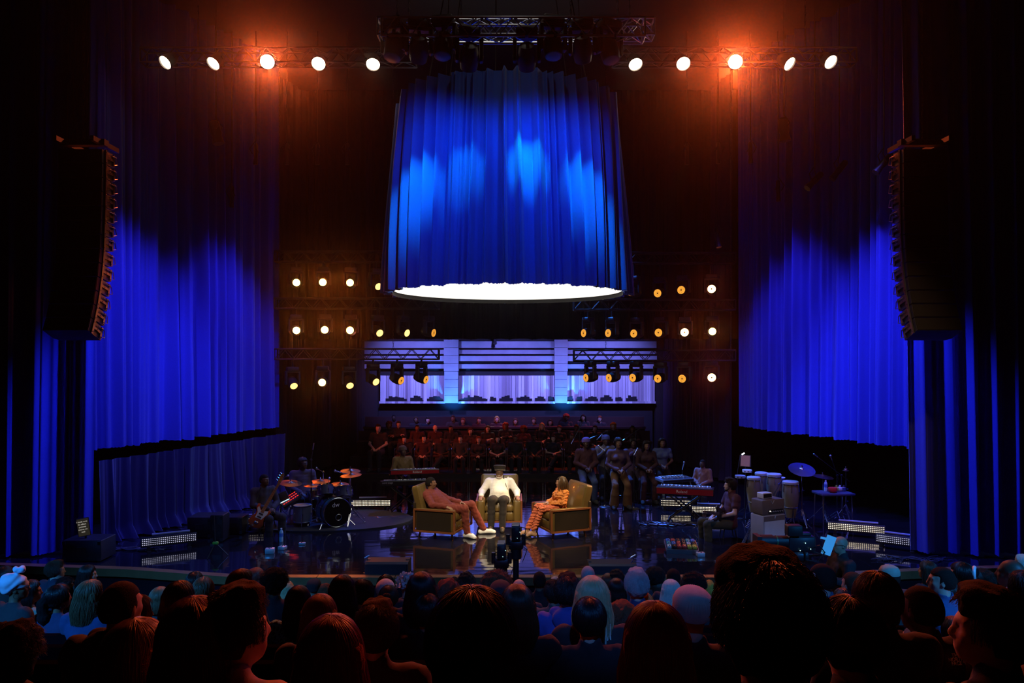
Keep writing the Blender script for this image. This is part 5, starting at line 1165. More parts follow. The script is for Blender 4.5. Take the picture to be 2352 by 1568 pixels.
b = MB(); p0, p1 = W(579, 1198, 15.15), W(600, 1118, 15.45); b.tube([p0, p0.lerp(p1, .5)+Vector((-.08, .12, 0)), p1], .018, 6); b.build('strap', cloth((.02, .02, .025)), t)
# pedals and boxes by the bass player
def pedal(label, loc, rz, col, d=(.09, .12, .05)):
    t = thing('effects_pedal', label, 'pedal', loc, rz, 'small floor pedals'); b = MB(); b.rect((0, 0, d[2]/2), d, r=.01); b.build('case', col, t)
    b = MB(); b.cyl((0, -.03, d[2]), (0, -.03, d[2]+.015), .012, n=10); b.build('footswitch', CHROME, t)
    for s in (-1, 1): b = MB(); b.cyl((s*.022, .03, d[2]), (s*.022, .03, d[2]+.014), .009, n=8); b.build('knob', DARK, t)
    return t
PALEB = mat('pale_case', (.62, .66, .70), .35, .4)
pedal('pale pedal box on the floor before the bass player', G(620, 1270), .2, PALEB, (.16, .13, .09))
pedal('pale pedal on the floor between the bottle and the drum riser', G(649, 1261), -.3, PALEB, (.13, .12, .06))
pedal('small pale unit lying on the riser edge below the floor tom', G(694, 1250), .1, PALEB, (.12, .08, .04))
pedal('white block beside the pedalboard', G(1609, 1277), .1, PALEB, (.14, .10, .07))
bottle('clear water bottle standing beside the bass player', G(646, 1243), 1.15)
# ------------------------------------------------------------------ keyboards
WKEY = mat('white_keys', (.82, .82, .80), .3); BKEY = mat('black_keys', (.01, .01, .01), .3)
def keyboard(name, label, loc, rz, L, body_m, panel_m, brand=None, brand2=None, tilt=0., legs=True, D=.34, H=.11, h=.0, group='keyboards', bs=.055, bx=0., edge=None):
    """keys face local +Y (the player), the back panel faces -Y"""
    t = thing(name, label, 'keyboard', loc, rz, group); T = Matrix.Rotation(tilt, 4, 'X')
    b = MB(); b.at(T); b.rect((0, 0, 0), (L, D, H), r=.012); b.build('case', body_m, t)
    b = MB(); b.at(T); b.box((0, -D/2-.003, .0), (L-.03, .008, H-.03)); b.build('back_panel', panel_m, t)
    b = MB(); b.at(T); n = int((L-.16)/.0235)
    for k in range(n): b.box((-(n*.0235)/2+.0235*(k+.5), D/2-.085, H/2+.008), (.0222, .145, .014))
    b.build('white_keys', WKEY, t, smooth=False)
    b = MB(); b.at(T)
    for k in range(n):
        if k % 7 in (0, 1, 3, 4, 5): b.box((-(n*.0235)/2+.0235*(k+1), D/2-.115, H/2+.018), (.012, .09, .014))
    b.build('black_keys', BKEY, t, smooth=False)
    b = MB(); b.at(T); b.box((0, -D*.22, H/2+.003), (L-.08, D*.38, .006)); c = b.build('control_panel', mat('panel_dark', (.03, .032, .045), .35), t)
    b = MB(); b.at(T); q = random.Random(int(L*100))
    for k in range(26): b.cyl((-L/2+.1+(L-.2)*k/25, -D*.22+q.uniform(-.04, .04), H/2+.004), (-L/2+.1+(L-.2)*k/25, -D*.22+q.uniform(-.04, .04), H/2+.02), .007, n=6)
    b.build('control_knobs', STEEL, c)['kind'] = 'stuff'
    if brand: text('brand_lettering', brand, bs, WHITEP, t, T @ Matrix.Translation((bx, -D/2-.009, 0)) @ Matrix.Rotation(PI/2, 4, 'X'))
    if brand2: text('model_lettering', brand2, bs*.62, mat('dim_letter', (.35, .33, .4), .5), t, T @ Matrix.Translation((-L*.36, -D/2-.009, .015)) @ Matrix.Rotation(PI/2, 4, 'X'))
    return t
def xstand(label, loc, rz, h, L=.7):
    t = thing('keyboard_stand', label, 'stand', loc, rz, 'keyboard stands')
    for s in (-1, 1):
        b = MB(); b.tube([(-s*L/2, -.16, .02), (s*L/2, -.16, h)], .016, 6); b.tube([(-s*L/2, .16, .02), (s*L/2, .16, h)], .016, 6); b.build('cross_leg', BLACK, t)
    for s in (-1, 1): b = MB(); b.cyl((s*L/2, -.2, h), (s*L/2, .2, h), .018, n=8); b.build('support_bar', BLACK, t); b = MB(); b.cyl((s*L/2, -.24, .02), (s*L/2, .24, .02), .018, n=8); b.build('foot_bar', BLACK, t)
    return t
REDK = mat('red_lacquer', (.30, .012, .02), .3, coat=.6); BLKK = mat('black_lacquer', (.012, .012, .016), .3, coat=.4)
kd = 17.6; kc = W(952, 1083, kd)
keyboard('stage_piano', 'red backed keyboard on the upper tier in front of the keyboardist in mustard shirt', kc, .20, 1.12, BLKK, REDK, 'Roland', None, -.10, bs=.075, bx=.05)
kc2 = W(930, 1108, kd-.25)
keyboard('stage_keyboard', 'black keyboard on the lower tier below the red backed keyboard', kc2, .20, 1.10, BLKK, BLKK, None, 'nord stage', -.10, bs=.09)
t = xstand('tall black stand carrying the two tiered keyboards', (kc2.x, kd-.12, 0), .20, kc2.z-.07)
for s in (-1, 1): b = MB(); b.tube([(s*.35, .14, kc2.z-.07), (s*.36, .20, kc.z-.065), (s*.36, .0, kc.z-.062)], .014, 6); b.build('upper_tier', BLACK, t)
extra('keyboardist in mustard brown shirt and knit cap behind the tiered keyboards', (W(926, 1060, 18.0).x, 18.0, 0), .35, 'perch', False, .3, 'deep', (.17, .10, .035), (.02, .02, .02), 'beanie', 'black', 'band players', (EYE-(1023-HOR)*18/FPX)/(1.425+.15), hat=(.10, .055, .05), eye=True)
stool('tall stool under the keyboardist in mustard shirt', (W(926, 1060, 18.1).x, 18.15, 0), .66, 0, 'seats of the players')
kr = 16.9; kp = W(1574, 1126, 16.55)
keyboard('stage_piano', 'big red backed stage piano beside the guitarist with sheet paper on it', kp, -.30, 1.22, BLKK, REDK, 'Roland', None, 0, bs=.085, D=.36, H=.15, bx=-.06)
kq = W(1549, 1100, 17.3)
keyboard('synthesizer', 'flat grey synthesizer above the red stage piano', kq, .34, .80, mat('slate_case', (.12, .16, .26), .4), BLKK, None, None, .06, D=.36, H=.07)
t = xstand('black stand under the big red stage piano', (kp.x, kp.y, 0), -.30, kp.z-.075)
b = MB(); b.tube([(-.34, .25, kp.z-.08), (-.3, .6, kp.z-.05), (-.25, .72, kq.z-.04)], .014, 6); b.tube([(.2, .25, kp.z-.08), (.1, .6, kp.z-.05), (.05, .72, kq.z-.04)], .014, 6); b.build('upper_tier', BLACK, t)
t = thing('sheet_music', 'pale sheet of paper lying on the red stage piano', 'paper', W(1614, 1121, 16.55)+Vector((0, .02, .01)), -.30); b = MB(); b.box((0, .02, 0), (.24, .30, .004)); b.build('sheet', PAPER, t)
extra('pianist in dusty pink shirt and dark glasses behind the stage piano', (W(1614, 1080, 17.3).x, 17.35, 0), -.55, 'perch', False, -.2, 'deep', (.22, .11, .12), (.02, .02, .025), 'buzz', 'black', 'band players', (EYE-(1056-HOR)*17.3/FPX)/(1.425+.124), gl=True, eye=True)
stool('tall stool under the pianist in pink shirt', (W(1614, 1080, 17.45).x, 17.5, 0), .56, 0, 'seats of the players')
round_stand('microphone on a stand in front of the pianist', (W(1576, 1080, 17.2).x, 17.6, 0), (W(1576, 1074, 17.2)).z-.1, boom=(.02, -.05, .12), group='singers\' microphone stands')
# ------------------------------------------------------------------ singers' stands, microphones and bottles
for i, (x, yy, hh, lab, bm) in enumerate(((1389, 1164, 1.32, 'round based stand before the singer in maroon, nearest the armchair', (-.15, .1, .12)), (1456, 1168, 1.25, 'round based stand before the woman in brown trousers', (.1, .08, .14)), (1494, 1151, 1.30, 'round based stand before the singer in leather trousers', (-.12, .1, .10)), (1371, 1141, 1.45, 'round based stand behind the single water bottle', (.12, .06, .1)))):
    round_stand('microphone on a '+lab, G(x, yy), hh, boom=bm, group='singers\' microphone stands')
for i, (x, yy, d, dr, lab) in enumerate(((1318, 1008, 19.2, (-.35, 0, -.9), 'slim bright boom microphone beside the first singer\'s cap'), (1366, 1002, 19.2, (-.9, 0, -.4), 'slim bright boom microphone between the two capped singers'), (1435, 1008, 18.9, (-.8, 0, -.6), 'slim bright boom microphone over the ponytail of the front singer'))):
    p = W(x, yy, d); q = p-Vector(dr).normalized()*.30; boom_stand(lab, (q.x+.05, d+.1, 0), q.z, (p.x-q.x-.05, -.1, p.z), .2, BLACK, 'singers\' boom microphones')
bottle('water bottle standing alone behind the orange clad woman\'s chair', G(1366, 1147), 1.1); bottle('water bottle of the close pair, the one beside the heeled shoe', G(1434, 1153), 1.1); bottle('water bottle of the close pair, the further to the pianist\'s side', G(1439, 1151.5), 1.1)
bottle('water bottle on the floor under the stage piano\'s end', G(1524, 1150), 1.0)
# ------------------------------------------------------------------ guitarist, pedalboard, amplifier
gp_ = W(1664, 1108, 14.9)
gz = EYE-(1101-HOR)*14.9/FPX-1.349*1.06
o, tt, M = extra('guitarist with beard in maroon T-shirt and olive trousers, seated facing the armchairs', (W(1672, 1108, 14.9).x, 14.95, gz+.02), -1.42, 'lap', False, -.1, 'pale', (.075, .018, .03), (.055, .05, .022), 'quiff', 'dark', 'band players', 1.06, sleeve=1, eye=True)
S = Solid().ell((0, -.060, -.084), (.040, .034, .030)).cap((-.055, -.03, -.05), (-.02, -.07, -.088), .012, .016, k=.02).cap((.055, -.03, -.05), (.02, -.07, -.088), .012, .016, k=.02)
V, F = S.mesh(.008); be = arr_mesh('beard', V, F, HAIR['dark'], o); be.matrix_local = M
stool('low black stool under the guitarist', (W(1674, 1108, 14.95).x, 15.0, 0), .47, 0, 'seats of the players')
guitar('dark electric guitar lying across the guitarist\'s lap', W(1652, 1180, 14.72), math.radians(-168), 0, mat('dark_guitar', (.03, .02, .02), .25, coat=.6), mat('dark_neck', (.05, .03, .02), .4), BLACK, False, .9)
t = guitar('electric guitar standing with its fretboard lit blue beside the amplifier', W(1686, 1285, 14.3), math.radians(-63), 0, BLKK, mat('rosewood_blue_lit', (.10, .12, .16), .3), BLACK, False, .0)  # blue stage light is put into the neck colour
t = thing('pedalboard', 'silver edged pedalboard full of small pedals before the guitarist', 'pedalboard', G(1567, 1268)+Vector((0, .1, 0)), -.10)
T = Matrix.Translation((0, 0, .075)) @ Matrix.Rotation(.16, 4, 'X')
b = MB(); b.at(T); b.rect((0, 0, 0), (.56, .44, .07), r=.012); b.build('case', BLACK, t)
b = MB(); b.at(T); b.box((0, -.225, 0), (.57, .012, .085)); b.box((0, .225, 0), (.57, .012, .085)); b.build('edge_rail', STEEL, t)
b = MB(); b.at(T)
for sx in (-1, 1): b.box((sx*.285, 0, .02), (.008, .44, .05))
b.build('side_rail', STEEL, t)
pr = random.Random(9); pc = [mat('pedal_%s' % n, c, .35) for n, c in (('blue', (.06, .2, .55)), ('yellow', (.65, .5, .06)), ('red', (.5, .05, .04)), ('pale', (.6, .62, .65)), ('black', (.02, .02, .02)), ('teal', (.05, .35, .35)))]
for j in range(3):
    for i in range(6):
        b = MB(); b.at(T); w = .07; c = (-.225+.09*i, -.13+.13*j, .06); b.rect(c, (w, .10, .05), r=.008); p = b.build('small_pedal', pc[pr.randint(0, 5)], t)
        b = MB(); b.at(T); b.cyl((c[0], c[1]-.03, .085), (c[0], c[1]-.03, .098), .010, n=8); b.cyl((c[0]-.018, c[1]+.03, .085), (c[0]-.018, c[1]+.03, .097), .008, n=8); b.cyl((c[0]+.018, c[1]+.03, .085), (c[0]+.018, c[1]+.03, .097), .008, n=8); b.build('pedal_knobs', CHROME, p)
ap = G(1772, 1268); ap.y += .2; AG = mat('grey_tolex', (.34, .34, .37), .75, bump=.2, bscale=300); AB = mat('brown_tolex', (.16, .12, .11), .7, bump=.2, bscale=300)
t = thing('speaker_cabinet', 'tall pale grey amplifier speaker cabinet beside the guitarist', 'amplifier', ap, .42)
b = MB(); b.rect((0, 0, .34), (.52, .34, .66), r=.02); b.build('cabinet', AG, t); b = MB(); b.box((0, -.172, .31), (.47, .008, .52)); b.build('grille_cloth', mat('pale_grille', (.62, .62, .68), .85, bump=.3, bscale=500), t)
b = MB(); b.box((0, -.173, .61), (.49, .008, .09)); b.build('upper_panel', AB, t); b = MB(); b.tube([(-.02, -.18, .66), (0, -.182, .60), (.02, -.18, .66)], .006, 5); b.build('badge', PALEB, t)
t = thing('amplifier_head', 'grey brown amplifier head standing on the speaker cabinet', 'amplifier', ap+Vector((0, 0, .672)), .42)
b = MB(); b.rect((0, 0, .14), (.52, .30, .27), r=.02); b.build('case', AB, t); b = MB(); b.box((.05, -.152, .06), (.34, .008, .07)); p = b.build('control_panel', BLACK, t)
b = MB()
for k in range(6): b.cyl((-.06+.05*k, -.157, .06), (-.06+.05*k, -.170, .06), .012, n=10)
b.build('control_knobs', PALEB, p); b = MB(); b.ell((-.09, -.158, .07), .009, 8); b.build('pilot_light', glow('pilot', (1, .9, .7), 4), p)
b = MB(); b.tube([(-.07, -.153, .265), (-.03, -.155, .20), (.01, -.153, .265)], .006, 5); b.tube([(-.09, 0, .28), (-.07, 0, .30), (.07, 0, .30), (.09, 0, .28)], .010, 6); b.build('handle', PALEB, t)
t = thing('power_box', 'small pale box lying on top of the amplifier head', 'box', ap+Vector((-.06, .0, .95)), .42); b = MB(); b.rect((0, 0, .055), (.22, .16, .10), r=.01); b.build('case', WHITEP, t); b = MB(); b.box((0, -.082, .055), (.19, .004, .07)); b.build('front_panel', DARK, t)
# ------------------------------------------------------------------ congas and percussion
CW = mat('conga_wood', (.20, .17, .11), .3, var=.15, coat=.5)
def conga(label, x, ytop, d, r):
    p = W(x, ytop, d); z = p.z; H = .76; t = thing('conga', label, 'drum', (p.x, d, z-H), group='congas')
    b = MB(); b.lathe([(r*.62, 0), (r*.70, .06), (r*.92, .24), (r*1.14, .46), (r*1.08, .62), (r*.98, .70)], 30); b.build('shell', CW, t)
    b = MB(); b.lathe([(r*1.02, .69), (r*1.06, .70), (r*1.06, .745), (r*.98, .757), (.002, .76)], 30); b.build('drumhead', SKINW, t)
    b = MB(); b.tube([(r*1.06*math.cos(a), r*1.06*math.sin(a), .70) for a in np.linspace(0, 2*PI, 31)[:-1]], .008, 6, close=True); b.build('rim', CHROME, t)
    for k in range(6):
        a = k*PI/3+.3; b = MB(); b.tube([(r*1.08*math.cos(a), r*1.08*math.sin(a), .70), (r*1.16*math.cos(a), r*1.16*math.sin(a), .58), (r*1.14*math.cos(a), r*1.14*math.sin(a), .54)], .006, 5); b.build('lug', CHROME, t)
    for k in range(3):
        a = k*2*PI/3+.5; b = MB(); b.tube([(r*.9*math.cos(a), r*.9*math.sin(a), .22), (r*1.7*math.cos(a), r*1.7*math.sin(a), -(z-H)+.01)], .010, 6); b.build('stand_leg', CHROME, t)
    b = MB(); b.tube([(r*.95*math.cos(a), r*.95*math.sin(a), .22) for a in np.linspace(0, 2*PI, 25)[:-1]], .009, 6, close=True); b.build('stand_ring', CHROME, t)
conga('conga nearest the guitarist, with a yellowed head', 1731, 1094, 16.4, .135); conga('second conga along from the guitarist, with a bright rim', 1749, 1084, 16.9, .135); conga('third conga along from the guitarist, behind the amplifier', 1778, 1087, 16.5, .145); conga('wide conga nearest the blue cymbal', 1816, 1104, 15.9, .155)
for x, yy, lab in ((1758, 1086, 'small bongo drum behind the second conga'), (1793, 1096, 'small bongo drum between the third and the wide conga')):
    p = W(x, yy, 17.1); t = thing('bongo', lab, 'drum', (p.x, p.y, p.z-.17), group='bongos'); b = MB(); b.lathe([(.08, 0), (.095, .15), (.10, .165)], 24); b.build('shell', CW, t); b = MB(); b.lathe([(.102, .16), (.102, .172), (.002, .175)], 24); b.build('drumhead', SKINW, t)
    b = MB(); b.cyl((0, 0, 0), (0, 0, -(p.z-.17)+.02), .014, n=8); b.build('pole', CHROME, t); tl = MB()
    for k in range(3): tl.tube([(0, 0, -(p.z-.17)+.25), (.25*math.cos(k*2.1), .25*math.sin(k*2.1), -(p.z-.17)+.01)], .010, 6)
    tl.build('stand_legs', CHROME, t)
cymbal('large cymbal tilted toward the hall, lit blue above the congas', W(1842, 1076, 15.9), .27, (.42, .0, 0), m=mat('blue_lit_cymbal', (.62, .58, .50), .25, 1., var=.2), group='percussion cymbals')
cymbal('thin dark cymbal between the blue lit cymbal and the red shaker', W(1890, 1092, 16.2), .22, (.1, .1, 0), group='percussion cymbals')
cymbal('small upturned bell cymbal beside the percussion table', W(1943, 1078, 16.4), .07, (.05, 0, 0), group='percussion cymbals', rad=.22)
p = W(1712, 1058, 16.9); t = thing('music_stand', 'music stand with an orange lit page leaning behind the guitarist', 'music stand', (p.x, p.y, 0), -.25)
b = MB(); b.cyl((0, 0, .1), (0, 0, p.z-.08), .012, n=8); b.build('pole', BLACK, t); tripod_legs(t, .26, .2, BLACK, double=False); b = MB(); b.at(Matrix.Translation((0, 0, p.z)) @ Matrix.Rotation(-.25, 4, 'X')); b.box((0, .012, 0), (.24, .012, .26)); b.build('desk', BLACK, t)
b = MB(); b.at(Matrix.Translation((0, 0, p.z)) @ Matrix.Rotation(-.25, 4, 'X')); b.box((0, 0, .0), (.19, .004, .24), Matrix.Rotation(.06, 3, 'Y')); b.build('page', mat('page_orange_lit', (.55, .30, .16), .8), t)  # orange light falling on the paper is painted into the page colour
p = W(1702, 1043, 16.7); t = thing('gooseneck_lamp', 'small bright clip lamp reaching over the orange lit page', 'lamp', (p.x, p.y, p.z)); b = MB(); b.tube([(-.08, 0, -.42), (-.05, 0, -.2), (-.02, 0, -.05), (.02, 0, 0)], .006, 6); b.build('gooseneck', BLACK, t)
b = MB(); b.box((.045, -.005, .012), (.07, .03, .022), Matrix.Rotation(-.5, 3, 'Y')); b.build('lamp_bar', glow('clip_light', (.85, .93, 1), 3), t)
b = MB(); b.cyl((-.08, 0, -.42), (-.08, 0, -p.z+.01), .01, n=6); b.cyl((-.08, 0, -p.z), (-.08, 0, -p.z+.015), .12, n=16); b.build('pole', BLACK, t)
def ringthing(name, label, x, yy, d, r, m, jingles=True):
    p = W(x, yy, d); t = thing(name, label, 'tambourine', p); b = MB(); b.lathe([(r, -.025), (r+.008, -.025), (r+.008, .025), (r, .025)], 30); b.build('frame', m, t)
    for k in range(8): a = k*PI/4; b = MB(); b.cyl((r*math.cos(a), r*math.sin(a), -.006), (r*math.cos(a), r*math.sin(a), .006), .022, n=10); b.build('jingle', CHROME, t)
    b = MB(); b.cyl((r, 0, 0), (r+.02, .05, -p.z+.01), .010, n=6); b.build('pole', BLACK, t); return t
ringthing('tambourine', 'pale round tambourine mounted behind the congas', 1716, 1081, 16.7, .095, WHITEP)
ringthing('tambourine', 'flat thin tambourine below the pale one', 1700, 1094, 16.5, .10, mat('blue_grey_ring', (.3, .34, .45), .4))
p = W(1914, 1130, 15.9); t = thing('percussion_table', 'dark cloth covered table holding the shakers', 'table', (p.x, p.y, 0), .1); b = MB(); b.rect((0, 0, p.z-.02), (.72, .46, .05), r=.015); b.build('table_top', cloth((.04, .04, .11)), t)
for sx in (-1, 1):
    for sy in (-1, 1): b = MB(); b.cyl((sx*.30, sy*.18, p.z-.04), (sx*.32, sy*.2, 0), .014, n=8); b.build('leg', CHROME, t)
tz = p.z+.007
t = thing('shaker_bowl', 'bright red shaker bowl on the percussion table', 'shaker', (W(1910, 1117, 15.9).x, 15.85, tz)); b = MB(); b.lathe([(.002, 0), (.06, .0), (.09, .03), (.095, .07), (.085, .10), (.002, .115)], 24); b.build('bowl', mat('red_plastic', (.75, .04, .03), .35), t)
bottle('water bottle on the percussion table beside the red bowl', (W(1900, 1120, 15.9).x, 15.98, tz), 1.05)
for x, yy, lab, m in ((1929, 1118, 'white topped shaker egg jar on the percussion table', WHITEP), (1921, 1106, 'yellow green wood block at the back of the percussion table', mat('lime_block', (.45, .50, .08), .5)), (1938, 1110, 'pale cowbell at the back of the percussion table', STEEL)):
    q = W(x, yy, 16.0); t = thing('hand_percussion', lab, 'percussion', (q.x, q.y, tz if 'egg' in lab else tz), group='hand percussion'); b = MB(); b.rect((0, 0, .045), (.09, .07, .08), r=.02); b.cyl((0, 0, .08), (0, 0, .12), .02, n=10); b.build('body', m, t)
for x, yy, lab, bx, hd in ((1878, 1049, 'boom microphone reaching high over the percussion table from the far side', 1935, 'stick'), (1911, 1056, 'large grey microphone hanging upright above the percussion', 1925, 'mic'), (1790, 1110, 'bright white drumstick like microphone boom between the congas', 1800, 'stick')):
    tip = W(x, yy, 16.1); bs = Vector((fx(bx, 16.4), 16.45, 0)); hh = EYE-(1092-HOR)*16.4/FPX if bx != 1800 else tip.z+.02; boom_stand(lab, bs, hh, (tip.x-bs.x, tip.y-bs.y, tip.z), .25, CHROME if bx == 1800 else GUN, 'percussion microphones', hd)
# ------------------------------------------------------------------ downstage: monitors, cables, cameras, screen
def monitor(label, x0, x1, yt, yb, d, rz=0.):
    a, c = W(x0, yb, d), W(x1, yb, d); w = c.x-a.x; h = W(0, yt, d).z-max(a.z, 0.004); t = thing('stage_monitor', label, 'loudspeaker', ((a.x+c.x)/2, d+.2, .0), rz, 'stage edge loudspeakers')
    b = MB(); vv = [(-.20, 0), (.22, 0), (.22, h*.9), (.14, h), (-.16, h), (-.20, h*.86)]; b.rings([[(-w/2, y, z) for y, z in vv], [(w/2, y, z) for y, z in vv]]); b.build('cabinet', mat('navy_black', (.016, .018, .028), .5), t, ang=20)
    b = MB(); b.box((0, -.205, h*.45), (w-.05, .008, h*.72)); b.build('grille', mat('speaker_mesh', (.010, .012, .022), .7), t)
    for s in (-1, 1): b = MB(); b.box((s*(w/2-.03), -.02, h+.006), (.05, .06, .012)); b.build('corner_block', GUN, t)
    return t
monitor('long black loudspeaker on the stage edge below the drum riser', 838, 937, 1291, 1330, 12.42); monitor('long black loudspeaker on the stage edge below the singers', 1353, 1463, 1296, 1328, 12.42)
for x, yy, lab, s in ((845, 1281, 'bent gooseneck microphone clipped to the loudspeaker below the drums', 1), (1456, 1280, 'bent gooseneck microphone clipped to the loudspeaker below the singers', 1)):
    p = W(x, yy, 12.5); t = thing('gooseneck_microphone', lab, 'microphone', p, group='stage edge microphones'); b = MB(); b.cyl((-.055*s, 0, .0), (.025*s, 0, .045), .009, n=8); b.build('microphone', STEEL, t); b = MB(); b.tube([(0, 0, .03), (-.01*s, 0, -.04), (-.05*s, 0, -.09), (-.03*s, 0, -p.z+.12), (-.03*s, 0, -p.z+.005)], .006, 6); b.build('gooseneck', CHROME, t); b = MB(); b.cyl((-.03*s, 0, -p.z), (-.03*s, 0, -p.z+.02), .05, n=14); b.build('base', BLACK, t)
def remote_camera(label, x, yt, d, hgt, pole_r=.045):
    p = W(x, yt, d); t = thing('remote_camera', label, 'camera', (p.x, d, p.z), group='remote cameras before the stage')
    b = MB(); b.rect((0, .02, -.16), (.13, .26, .20), r=.02); b.build('camera_body', DARK, t); b = MB(); b.rect((0, .0, -.045), (.12, .2, .03), r=.01); b.box((-.01, -.10, -.06), (.10, .02, .055), Matrix.Rotation(.3, 3, 'X')); b.build('viewfinder', mat('grey_panel', (.20, .20, .21), .4), t)
    b = MB(); b.cyl((0, .14, -.15), (0, .30, -.15), .055, n=18); b.cyl((0, .30, -.15), (0, .34, -.15), .062, n=18); b.build('lens', BLACK, t)
    b = MB(); b.rect((0, .05, -.34), (.22, .2, .14), r=.03); b.cyl((-.12, .05, -.2), (-.12, .05, -.36), .03, n=10); b.cyl((.12, .05, -.2), (.12, .05, -.36), .03, n=10); b.build('pan_head', GUN, t)
    b = MB(); b.cyl((0, .05, -.40), (0, .05, -.56), .085, n=18); b.build('collar', BLACK, t); b = MB(); b.cyl((0, .05, -.55), (0, .05, -p.z-.59), pole_r, n=14); b.build('pole', BLACK, t); b = MB(); b.cyl((0, .05, -p.z-.6), (0, .05, -p.z-.57), .25, n=24); b.build('base_plate', BLACK, t)
    b = MB(); b.tube([(.07, .1, -.1), (.15, .1, -.12), (.13, .08, -.26), (-.05, -.02, -.30), (-.11, .0, -.42), (-.02, .0, -.6)], .007, 5); b.tube([(-.06, -.02, -.27), (.06, -.03, -.34), (.17, .0, -.42), (.10, .04, -.62)], .006, 5); b.build('cable', BLACK, t)
    b = MB(); b.ell((.06, -.115, -.13), .006, 6); b.ell((.02, -.115, -.22), .005, 6); b.build('indicator_light', glow('cam_led', (.5, .9, .9), 1.5), t)
    return t
remote_camera('remote camera on the taller pole before the middle armchair', 1185, 1198, 11.5, 1); remote_camera('remote camera lower down beside the taller camera pole', 1152, 1239, 11.2, 1)
cp = W(192, 1210, 13.35); t = thing('caption_screen', 'small screen on a black box showing lines of caption text', 'screen', cp, .28); b = MB(); b.at(Matrix.Rotation(-.14, 4, 'Y')); b.rect((0, 0, 0), (.20, .03, .32), r=.008); s_ = b.build('screen', BLACK, t); b = MB(); b.at(Matrix.Rotation(-.14, 4, 'Y')); b.box((0, -.017, 0), (.18, .003, .30)); b.build('display', mat('screen_dark', (.02, .018, .014), .3, es=.05, ecol=(.35, .3, .2)), s_)
for k, ln in enumerate(('I made sure', 'be effect', 'patients', 'and so on', 'well')): text('caption_line', ln, .036, glow('caption_glow', (.9, .85, .75), .5), s_, Matrix.Rotation(-.14, 4, 'Y') @ Matrix.Translation((-.01, -.020, .10-.045*k)) @ Matrix.Rotation(PI/2, 4, 'X'), .0005)
b = MB(); b.cyl((.03, .02, -.16), (.03, .02, -.35), .02, n=8); b.build('neck', BLACK, t)
def crate(label, x0, x1, yt, yb, d, dep=.5, rz=0., cat='box', nm='flight_case'):
    a, c = W(x0, yb, d), W(x1, yb, d); w = c.x-a.x; h = max(.2, W(0, yt, d).z); t = thing(nm, label, cat, ((a.x+c.x)/2, d+dep/2, 0), rz, 'black gear boxes')
    b = MB(); b.rect((0, 0, h/2+.01), (w, dep, h-.02), r=.015); b.build('case', mat('case_black', (.012, .012, .016), .5), t)
    b = MB()
    for sx in (-1, 1):
        for z in (.05, h-.05): b.box((sx*(w/2-.03), -dep/2-.004, z), (.06, .01, .06))
    b.build('corner_fitting', GUN, t); b = MB(); b.box((0, -dep/2-.006, h*.55), (.16, .012, .10)); b.build('latch', GUN, t); return t
crate('black box under the caption screen at the drape\'s foot', 143, 232, 1241, 1290, 13.2, .5)
crate('upright black case by the dim drape, behind the green lit stand', 483, 512, 1183, 1235, 14.6, .35); crate('wide black case beside the bass player', 430, 484, 1188, 1238, 14.9, .5); crate('low black case behind the bass guitar', 512, 556, 1188, 1225, 15.2, .4)
t = thing('instrument_stand', 'folding stand with a green lit clip on the dark floor', 'stand', G(495, 1277)); b = MB()
for k in range(3): a = k*2*PI/3+.2; b.tube([(0, 0, .24), (.21*math.cos(a), .21*math.sin(a), .01)], .009, 6)
b.build('legs', BLACK, t); b = MB(); b.cyl((0, 0, .2), (-.05, .05, .72), .012, n=8); b.build('upright', BLACK, t); b = MB(); b.rect((0, 0, .235), (.10, .05, .05), r=.015); b.build('clip', mat('green_lit_clip', (.20, .42, .03), .5), t)  # green light on the stand is painted as the clip colour
for x, yy, lab, n in ((300, 1262, 'bundle of dark cables and tubes lying before the dim drape', 6), (2090, 1285, 'bundle of dark cables lying at the foot of the drape by the stage edge', 7), (1540, 1205, 'tangle of dark cables on the floor under the stage piano', 8), (905, 1190, 'loose cables on the floor beside the armchair', 5)):
    p = G(x, yy); t = thing('cable_bundle', lab, 'cables', (p.x, p.y, 0)); q = random.Random(x)
    for k in range(n):
        b = MB(); pts = []; xx0 = q.uniform(-.7, -.4)
        for i in range(9): pts.append((xx0+.15*i+q.uniform(-.03, .03), q.uniform(-.12, .12)+.1*math.sin(i+k), .012+q.uniform(0, .02)))
        b.tube(pts, q.choice((.009, .011, .013)), 6); b.build('cable', mat('cable_sheen', (.05, .05, .07), .3), t)
# ------------------------------------------------------------------ camera operator below the stage
od = 10.3; oz = EYE-(1231-HOR)*od/FPX
extra('camera operator with shaven head and dark rimmed glasses standing behind the broadcast camera', (W(1932, 1231, od).x, od, oz-1.62-.115), -1.45, 'stand', False, 0, 'tan', (.012, .012, .016), (.012, .012, .016), 'bald', 'black', None, 1., gl=True, eye=True)
p = W(1835, 1246, 10.25); t = thing('broadcast_camera', 'large black broadcast camera with lit blue script sheet before its operator', 'camera', p, 0)
b = MB(); b.rect((.02, 0, 0), (.36, .16, .20), r=.03); b.rect((.02, 0, .12), (.26, .10, .04), r=.015); b.build('camera_body', DARK, t)
b = MB(); b.cyl((-.16, 0, .02), (-.36, 0, .02), .075, n=20); b.cyl((-.36, 0, .02), (-.52, 0, .02), .088, n=20); b.box((-.56, 0, .02), (.06, .22, .17)); b.build('lens', BLACK, t)
b = MB(); b.cyl((-.30, 0, .02), (-.315, 0, .02), .079, n=20); b.build('lens_ring', mat('green_ring', (.05, .16, .05), .4), t)
b = MB(); b.rect((-.10, -.08, .19), (.20, .14, .14), r=.02); b.build('viewfinder', BLACK, t)
